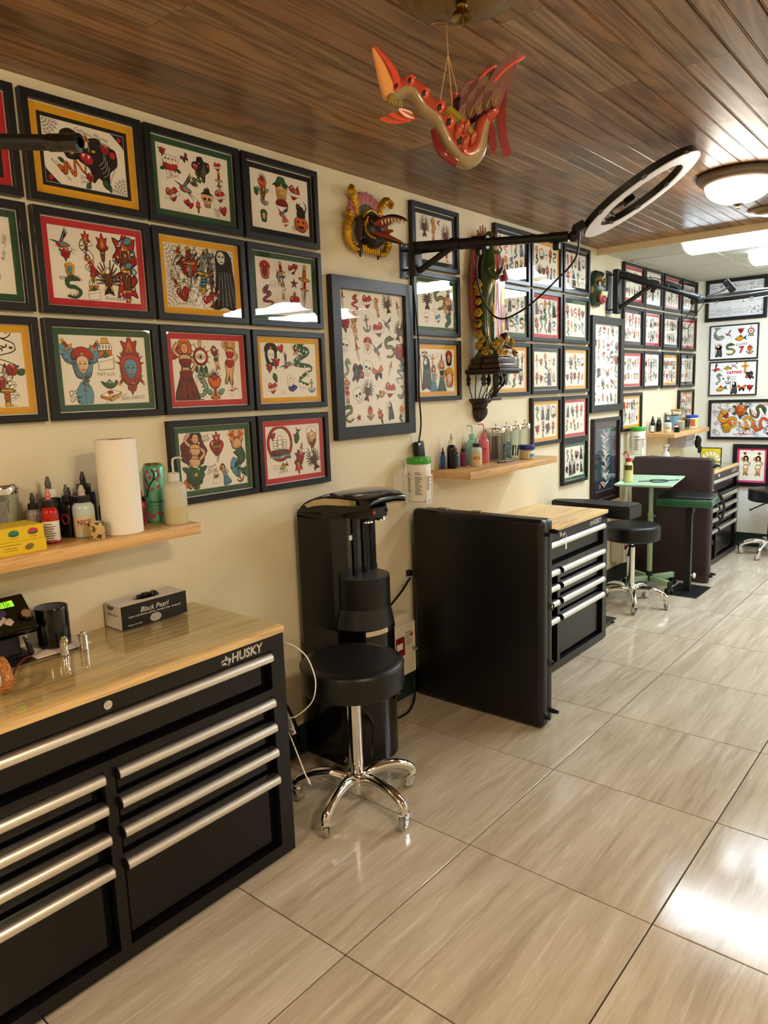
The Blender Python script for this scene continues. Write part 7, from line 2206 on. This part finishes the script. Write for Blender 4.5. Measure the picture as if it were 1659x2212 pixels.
p = [(0, .0004), (.012, .0004), (.0125, .002), (.0125, .008), (.0108, .016), (.0105, .024), (.0115, .034), (.0125, .040), (.0122, .047), (.009, .050), (0, .050)]
grip(.163, .933, p, 'smooth waisted steel grip right of the mug')
p = [(0, .0004), (.0125, .0004)]
for k in range(7):
    p += [(.0135, .001 + k * .0062), (.0135, .0048 + k * .0062), (.0115, .0052 + k * .0062), (.0115, .0062 + k * .0062 + .0006)]
grip(.166, .990, p + [(.0130, .045), (.0128, .049), (.009, .050), (0, .050)], 'ribbed steel grip between the mug and the glove carton')
# power supply on an angled stand
t = thing('power_supply', 'black tattoo power supply with green display and knob', 'power supply', (.045, .805, ZC + .0036))
mtp = Matrix.Translation((.020, 0, .117)) @ Matrix.Rotation(.75, 4, 'Y')
def P_(g):
    return g.xf(mtp)
olive = M('dark_olive_panel', '#20200f', .25, metal=.3)
P_(G().rbox(-.062, .062, -.085, .085, -.015, .015, .006, 2)).build('case', BLACKG, t)
fp = P_(G().rbox(-.058, .058, -.081, .081, .0152, .0170, .0015, 1)).build('face_panel', olive, t)
# text up direction on the panel is -x
P_(G().box(-.045, -.018, -.075, .050, .0172, .0180)).build('display_bezel', BLK, t)
P_(G().box(-.042, -.021, -.072, .047, .0181, .0186)).build('display', M('lit_green_lcd', '#5a9a1a', .4, em='#6fb01c', es=.55), t)
for s_, x_ in (('99%', -.037), ('0.00', -.026)):
    g = G(); text_geo(g, s_, .030, lambda p_, q_, w, x_=x_: (x_ - q_ + .001, .022 + p_, .0188), bold=.0); P_(g).build('digits', DP_, t, smooth=0)
kb = P_(G().lathe([(.018, .0172), (.0185, .020), (.017, .030), (.013, .033)], (.020, .060, 0), 24, close=False)).build('knob', BLACKG, t)
P_(G().lathe([(0, .0335), (.0128, .0335), (.0128, .0325)], (.020, .060, 0), 24, close=False)).build('knob_face', STEEL, t)
g = G()
for (u, v, r_, c) in ((.010, -.01, .020, 0), (-.006, .006, .012, 1), (.024, -.026, .013, 0), (.026, .014, .012, 0), (.006, -.008, .010, 1)):
    g.prism(circ(u, v, r_, n=14, lob=5, amp=.12), .0172, .0178 + .0003 * c, m=c)
P_(g).build('sticker', [pm('#c9bcae', .4), pm('#4a3a6e', .4)], t, smooth=0)
G().rbox(-.04, .045, -.07, .07, .0003, .006, .002, 1).build('stand_base', BLACKS, t)
G().prism([(-.035, .006), (.02, .006), (.010, .085), (-.02, .105)], -.05, .05, lambda u, v, w: (u, w, v)).build('stand', BLACKS, t, smooth=0)
G().tube(spl([(.055, .050, .062), (.062, .052, .045), (.068, .056, .020), (.069, .058, .008)], False, 4), [.007] * 9 + [.008, .008, .007, .006], 10).build('plug', BLACKG, t)
G().tube(spl([(.069, .058, .010), (.066, .052, .004), (.078, .030, .0035), (.12, -.01, .0005), (.19, -.05, .0005)], False, 6), .0026, 8).build('red_cord', pm('#6e2a2a', .4), t)
def mk_cork():
    n = NT('cork_tape')
    v = n.coords()
    return n.out(n.ramp(n.noise(v, 190, 4, .7), [(.35, '#7a4414'), (.5, '#b06a26'), (.7, '#dcb27c')]), .7)
t = thing('cork_tape_roll', 'cork-coloured grip tape roll standing on edge at the photo edge', 'tape', (.30, .704, ZC + .0455), 0)
rx = Matrix.Rotation(pi / 2, 3, 'X') 
G().lathe([(.028, -.011), (.0448, -.011), (.0452, -.010), (.0452, .010), (.0448, .011), (.028, .011), (.028, -.011)], n=40, close=False, rot=rx).build('tape', mk_cork(), t)
G().lathe([(.0255, -.0112), (.0278, -.0112), (.0278, .0112), (.0255, .0112), (.0255, -.0112)], n=36, close=False, rot=rx).build('core', WHT, t)

# white charging cable at the chest side
ua = [(.437, 1.500, .719), (.49, 1.512, .712), (.54, 1.52, .685), (.570, 1.52, .64), (.578, 1.52, .60), (.566, 1.52, .55), (.535, 1.52, .51), (.48, 1.515, .465), (.44, 1.51, .450), (.432, 1.51, .435), (.448, 1.515, .39), (.480, 1.52, .318), (.506, 1.52, .27), (.517, 1.52, .256)]
t = thing('charging_cable', 'white charging cable hanging beside the nearest tool chest', 'cable', ua[0])
G().tube(spl(ua, False, 7), .0022, 8).build('wire', WHITE, t, True, 60)
G().rbox(-.004, .004, -.0025, .0025, -.010, .010, .001, 1).xf(Matrix.Translation((.5215, 1.52, .248)) @ Matrix.Rotation(-.45, 4, 'Y')).build('plug', WHITE, t, True)
G().rbox(-.003, .003, -.0015, .0015, -.004, .004, .0005, 1).xf(Matrix.Translation((.5270, 1.52, .236)) @ Matrix.Rotation(-.45, 4, 'Y')).build('connector', ZINC, t, True)
t = thing('warning_tag', 'white warning tag hanging on the cord by the nearest chest', 'tag', (.445, 1.505, .465))
m_ = Matrix.Rotation(-.55, 4, 'Y')
tg = G().prism([(-.012, 0), (-.006, .008), (.006, .008), (.012, 0), (.012, -.068), (-.012, -.068)], -.0006, .0006, lambda u, v, w: (u, w, v)).xf(m_).build('tag', WHITE, t, smooth=0)
for k in range(4):
    G().box(-.008, .008, -.0011, -.0008, -.012 - k * .010, -.010 - k * .010).xf(m_).build('tag_line', GRY, t, smooth=0)
G().prism([(-.003, -.052), (.003, -.052), (.003, -.057), (.006, -.057), (0, -.064), (-.006, -.057), (-.003, -.057)], -.0012, -.0008, lambda u, v, w: (u, w, v)).xf(m_).build('red_arrow', pm('#a32a2a', .5), t, smooth=0)

# ------------------------------------------------------------------ wipe canisters on the wall
def canister(y, z, label, x=.088):
    t = thing('wipes_canister', label, 'canister', (x, y, z), 0, 'green-lidded wipe canisters')
    r = .056
    G().lathe([(0, .004), (.050, .003), (r, .010), (r, .178), (.052, .184), (0, .184)], n=40).build('tub', M('canister_white', '#e7e2d4', .4), t)
    G().lathe([(0, .1842), (.058, .1842), (.0585, .188), (.0585, .208), (.056, .2125), (0, .2135)], n=40).build('lid', pm('#3f9a2e', .3), t)
    ca = CAMA(x, y)
    l = lathe_label(t, r, .030, .150, M('canister_label', '#e4ddce', .5), ca - 1.6, ca + 1.6)
    for c_, (a, w, z0, n_) in enumerate(((-.95, .40, .140, 13), (-.05, .62, .142, 15), (.85, .5, .125, 10))):
        for k in range(n_):
            G().lathe([(r + .0010, z0 - k * .0072), (r + .0010, z0 - k * .0072 + .0034)], n=6, a0=ca + a - w / 2, a1=ca + a - w / 2 + w * (.6 + .4 * ((k * 7 + c_) % 5) / 4), close=False).build('print_line', M('grey_print', '#6b675c', .6) if c_ < 2 else DP_, l, fix=False)
    b = thing('wire_bracket', 'white wire bracket holding the ' + ('near' if y < 4 else 'far') + ' wipes canister', 'bracket', (.001, y, z + .02), 0, 'white wire brackets')
    G().rbox(.0005, .003, y - .085, y - .058, z + .03, z + .13, .001, 1).build('wall_plate', WHITE, b, True)
    for zz in (z + .128, z - .002):
        g = G().tube([(x + (r + .005) * cos(a), y + (r + .005) * sin(a), zz) for a in [-pi * .95 + 1.9 * pi * k / 30 for k in range(31)]], .0026, 8)
        g.build('wire_hoop', WHITE, b, True)
    for a in (ca - 1.5, ca + .55, ca + 1.35):
        p0 = Vector((x + (r + .006) * cos(a), y + (r + .006) * sin(a), z - .002))
        G().tube([p0, p0 + Vector((0, 0, .135))], .0026, 8).build('wire_upright', WHITE, b, True)
    p0 = Vector((x + (r + .0085) * cos(ca + .75), y + (r + .0085) * sin(ca + .75), z + .012))
    G().rbox(-.001, .001, -.018, .018, -.012, .012, .0005, 1).xf(Matrix.Translation(p0) @ Matrix.Rotation(ca + .75, 4, 'Z')).build('warning_card', WHITE, b, True)
    g = G()
    for k, s_ in enumerate(('NOT FOR USE', 'ON SKIN')):
        text_geo(g, s_, .026 - .008 * k, lambda p_, q_, w: tuple(Matrix.Translation(p0) @ Matrix.Rotation(ca + .75, 4, 'Z') @ Vector((.0014, p_, .004 - .009 * k + q_))), bold=.02)
    g.build('card_text', pm('#8c2a5a', .5), b, True, 0)
    return t
canister(2.733, .982, 'green-lidded wipes canister on the wall above the folded black table')
canister(5.475, .967, 'green-lidded wipes canister on the wall behind the brown table')

# ------------------------------------------------------------------ second shelf
Z2 = 1.108
ink(.032, 3.010, Z2, .0125, .110, pm('#24468c', .2), 'blue ink bottle at the left end of the second shelf')
ink(.055, 3.055, Z2, .0245, .178, BLK, 'tall black ink bottle at the front left of the second shelf', cap=WHT, tip=CLR)
ink(.040, 3.118, Z2, .0125, .098, pm('#2e6aa0', .2), 'small light blue ink bottle on the second shelf', tip=pm('#8c3048', .3))
ink(.050, 3.165, Z2, .0155, .116, pm('#8e2460', .2), 'magenta ink bottle on the second shelf', tip=pm('#8c3048', .3))
wash(.045, 3.262, Z2, .034, .168, pm('#8fc8c0', .3), 'pale turquoise wash bottle on the second shelf', bend=-2.5)
wash(.060, 3.352, Z2, .029, .170, pm('#d76a78', .3), 'pink wash bottle on the second shelf', bend=-2.5, text='NI', logo=pm('#b8283a', .4))
ink(.120, 3.185, Z2, .0285, .150, pm('#bccfc2', .2), 'pale green stencil bottle lettered NI in front of the wash bottles', tip=CLR, lab=pm('#d9c08c', .5), text='NICE')
J2 = [(.060, 3.475, .050, .184, 'first glass jar of bundled packets on the second shelf'), (.062, 3.585, .033, .186, 'glass jar of pale blue cups on the second shelf'), (.066, 3.680, .033, .188, 'glass jar of black clips on the second shelf'), (.070, 3.775, .033, .190, 'nearly empty glass jar at the right end of the second shelf')]
for x_, y_, r_, h_, lb in J2:
    lidjar(x_, y_, Z2, r_, h_, lb)
for k in range(12):
    a = 2 * pi * k / 12
    o = G().rbox(-.008, .008, -.0022, .0022, -.062, .062, .001, 1).build('needle_packet', M('grey_foil_packet', '#8a8078', .35, metal=.3) if k % 2 else pm('#4a4240', .4))
    rr_ = .033 if k % 2 else .016
    o.location = (.060 + rr_ * cos(a), 3.475 + rr_ * sin(a), Z2 + .0075 + .064)
    o.rotation_euler = (.06 * sin(k * 3), .12 * cos(k * 2), a + pi / 2)
    tag(o, 'grey packet bundled in the first jar of the second shelf', 'packet', 'packets in the second shelf jar')
cupm = G().lathe([(0, 0), (.006, 0), (.0085, .013), (.0092, .0135), (.0078, .0128), (.0055, .002), (0, .002)], n=12, close=False).mesh('ink_cup', M('blue_ink_cup', '#86aec4', .3), 40)
rr = random.Random(2)
for j in range(6):
    for i in range(5):
        a = 2 * pi * i / 5 + j * .6
        o = bpy.data.objects.new('ink_cup', cupm); COL.objects.link(o)
        o.location = (.062 + .0185 * cos(a), 3.585 + .0185 * sin(a), Z2 + .0078 + j * .0150)
        o.rotation_euler = (rr.uniform(-.3, .3), rr.uniform(-.3, .3), a)
        tag(o, 'tiny pale blue ink cup in the glass jar', 'cup', 'ink cups in the jar')
for k in range(6):
    a = 2 * pi * k / 6
    o = G().rbox(-.004, .004, -.002, .002, -.03, .03, .001, 1).build('clip', BLK)
    o.location = (.066 + .016 * cos(a), 3.680 + .016 * sin(a), Z2 + .0075 + .034)
    o.rotation_euler = (.12 * sin(k * 2), .14 * cos(k), a)
    tag(o, 'black clip standing in a glass jar on the second shelf', 'clip', 'clips in the jar')
t = thing('ointment_jar', 'cream ointment jar with dark blue lid on the second shelf', 'jar', (.170, 3.625, Z2))
G().lathe([(0, .0005), (.036, .0005), (.041, .005), (.041, .046), (.034, .054), (0, .054)], n=32).build('jar', M('petroleum_jelly', '#cdb98a', .25), t)
G().lathe([(0, .0542), (.043, .0542), (.044, .057), (.044, .074), (.041, .079), (0, .080)], n=32, rip=lambda a: .012 * cos(30 * a)).build('lid', pm('#1d2f7a', .3), t)
ca = CAMA(.170, 3.625)
l = lathe_label(t, .041, .012, .046, WHT, ca + .2, ca + 1.3)
lathe_label(l, .0414, .014, .030, pm('#3f8fc0', .4), ca + .35, ca + 1.2, 'label_wave')
a_, b_ = Vector((.150, 3.345, Z2 + .0062)), Vector((.172, 3.478, Z2 + .0062))
t = thing('marker_pen', 'black and grey marker pen lying on the second shelf', 'pen', a_)
G().cyl(a_, a_.lerp(b_, .45), .006, n=14).build('cap', BLK, t, True)
G().cyl(a_.lerp(b_, .45), a_.lerp(b_, .92), .0058, n=14).build('barrel', pm('#77746e', .4), t, True)
G().cyl(a_.lerp(b_, .92), b_, .0058, .0045, n=14).build('end', BLK, t, True)

# ------------------------------------------------------------------ far shelf and corner
Z3 = 1.108
ink(.045, 5.905, Z3, .016, .135, BLK, 'tall black ink bottle with white label on the far shelf', lab=WHT)
ink(.030, 5.965, Z3, .016, .120, pm('#1c3024', .25), 'dark green ink bottle on the far shelf')
ink(.160, 5.925, Z3, .029, .125, pm('#bcd0d8', .2), 'pale stencil bottle with cream label on the far shelf', tip=CLR, lab=pm('#d9c9a0', .5), text='NICE')
ink(.045, 6.03, Z3, .015, .118, BLK, 'black ink bottle behind the stencil bottle on the far shelf')
ink(.120, 6.045, Z3, .015, .075, pm('#6a9ac4', .2), 'small blue bottle on the far shelf', cap=pm('#b02a30'), tip=pm('#b02a30'))
ink(.185, 6.045, Z3, .016, .072, WHT, 'small white bottle with red cap on the far shelf', cap=MC['red_cap'], tip=MC['red_cap'])
ink(.035, 6.10, Z3, .015, .115, BLK, 'black ink bottle beside the cotton bud jar')
t = thing('tape_roll', 'small black tape roll at the front of the far shelf', 'tape', (.215, 5.975, Z3))
G().lathe([(.012, .0005), (.022, .0005), (.022, .040), (.012, .040), (.012, .0005)], n=24, close=False).build('roll', BLK, t)
lidjar(.065, 6.34, Z3, .062, .150, 'large glass jar of blue cups on the far shelf')
o = G().lathe([(0, 0), (.052, 0), (.054, .11), (0, .116)], n=22, rip=lambda a: .06 * sin(9 * a)).build('blue_cups', M('blue_ink_cup', '#86aec4'))
o.location = (.065, 6.34, Z3 + .007); tag(o, 'heap of pale blue ink cups filling the far jar', 'cups', None, 'stuff')
t = thing('cotton_bud_tub', 'clear tub of cotton buds on the far shelf', 'tub', (.165, 6.22, Z3))
G().lathe([(0, .0005), (.036, .0005), (.037, .070), (.0355, .070), (.0345, .003), (0, .003)], n=24, close=False).build('tub', JARGLASS, t)
rr = random.Random(8)
for k in range(40):
    a, q = rr.uniform(0, 6.28), .030 * math.sqrt(rr.random())
    o = G().cyl((0, 0, 0), (0, 0, .068), .0011, n=5).ell((0, 0, .071), (.0034, .0034, .006), 6).build('cotton_bud', M('cotton', '#dfd3bf', .8))
    o.location = (.165 + q * cos(a), 6.22 + q * sin(a), Z3 + .0035)
    o.rotation_euler = (rr.uniform(-.04, .04), rr.uniform(-.04, .04), 0)
    tag(o, 'cotton bud standing in the clear tub', 'cotton bud', 'cotton buds in the tub')
for k in range(3):
    t = thing('plastic_cup', 'clear plastic rinse cup stacked beside the cotton buds', 'cup', (.175, 6.34, Z3 + k * .012), 0, 'stacked rinse cups')
    G().lathe([(0, .0005), (.022, .0005), (.030, .075), (.0305, .076), (.029, .075), (.0212, .002), (0, .002)], n=22, close=False).build('cup', CLEARPL, t)
t = thing('ointment_tub', 'white tub with blue lid at the right end of the far shelf', 'tub', (.135, 6.60, Z3))
G().lathe([(0, .0005), (.046, .0005), (.048, .004), (.050, .085), (0, .086)], n=32).build('tub', WHT, t)
G().lathe([(0, .0862), (.052, .0862), (.053, .09), (.053, .106), (.050, .109), (0, .109)], n=32).build('lid', pm('#2a4fb0', .3), t)
ca = CAMA(.135, 6.60)
l = lathe_label(t, .0492, .015, .075, pm('#b5552e', .5), ca - .2, ca + .7)
lathe_label(l, .0497, .028, .072, pm('#e0cf40', .5), ca + .55, ca + 1.1, 'yellow_label')
t = thing('wooden_box', 'small wooden box behind the jars in the far corner', 'box', (.035, 6.50, Z3))
G().rbox(-.03, .03, -.03, .03, .0005, .165, .002, 1).build('box', M('ochre_wood', '#b5843c', .5), t)

# organiser, gloves and spray bottle in the corner
LIL = M('lilac_clear_plastic', '#b9b6cf', .2, spec=.6)
t = thing('drawer_organiser', 'small translucent drawer organiser under the far shelf', 'organiser', (.075, 6.55, .945))
G().rbox(-.072, .060, -.125, .125, .0, .124, .004, 1).build('case', LIL, t)
for k in range(2):
    d = G().rbox(.0605, .070, -.120, .120, .006 + k * .058, .058 + k * .058, .003, 1).build('drawer', LIL, t)
    G().tube([(.0705, -.11, .054 + k * .058), (.074, 0, .056 + k * .058), (.0705, .11, .054 + k * .058)], .004, 8).build('drawer_lip', WHITE, d)
    G().rbox(.062, .0695, -.04 + .07 * k, .02 + .07 * k, .008 + k * .058, .04 + k * .058, .004, 1).build('contents', BLK, d)
t = thing('disposable_glove', 'black glove hanging from the drawer organiser', 'glove', (.15, 6.70, 1.02))
g = G().tube(spl([(.0, .0, .01), (.012, .012, -.02), (.006, .02, -.06), (.01, .03, -.09)], False, 5), [.010, .014, .018, .022, .025, .028, .03, .031, .03, .03, .029, .028, .027, .026, .024, .022], 12, flat=.6)
g.build('palm', LEATHER, t, smooth=60)
for k in range(5):
    p0 = Vector((.008 + .003 * k, .012 + .010 * k, -.082))
    if k == 0:
        p0 = Vector((.012, .0, -.045))
    G().tube(spl([tuple(p0), tuple(p0 + Vector((.003, .001 * k, -.03))), tuple(p0 + Vector((.0, .004 * (k - 2), -.055 - .008 * (k in (2, 3)))))], False, 4), [.009, .009, .009, .0085, .008, .0075, .007, .006, .004], 8).build('finger', LEATHER, t, smooth=60)
t = thing('spray_bottle', 'translucent spray bottle standing behind the brown table', 'bottle', (.17, 5.86, .7836))
G().lathe([(0, .0005), (.038, .0005), (.040, .005), (.040, .13), (.03, .165), (.014, .185), (.014, .195), (0, .195)], n=28).build('body', M('cloudy_plastic', '#cbc6bb', .4), t)
G().lathe([(0, .1955), (.017, .1955), (.017, .212), (0, .213)], n=20).build('collar', WHT, t)
G().rbox(-.014, .014, -.03, .055, .2135, .238, .004, 2).build('spray_head', M('beige_trigger', '#c9bca4', .4), t)
G().tube(spl([(0, .05, .214), (0, .06, .19), (0, .05, .165)], False, 4), .005, 8).build('trigger', pm('#244a34', .4), t)
web = lambda A, w, h: (A.begin(0, -h * .5, h * 1.0), [A.fill([(.15 * cos(a), .15 * sin(a)), (.86 * cos(a - .16), .86 * sin(a - .16)), (.72 * cos(a), .72 * sin(a)), (.86 * cos(a + .16), .86 * sin(a + .16))], 'w', .02) for a in [pi * (.08 + .14 * k) for k in range(7)]], [A.line([(.3 * cos(a), .3 * sin(a)), (.5 * cos(a), .5 * sin(a))], .1, 'l', .02) for a in [pi * (.08 + .14 * k) for k in range(7)]])
tw = picture(.135, .315, .7845, .915, 'small yellow spider web picture propped on the far chest', None, web, wall='e', fw=.006, depth=.012, name='web_picture', glass=False, off=.235, tilt=0., sheet=M('yellow_paper', '#e0d018', .6))
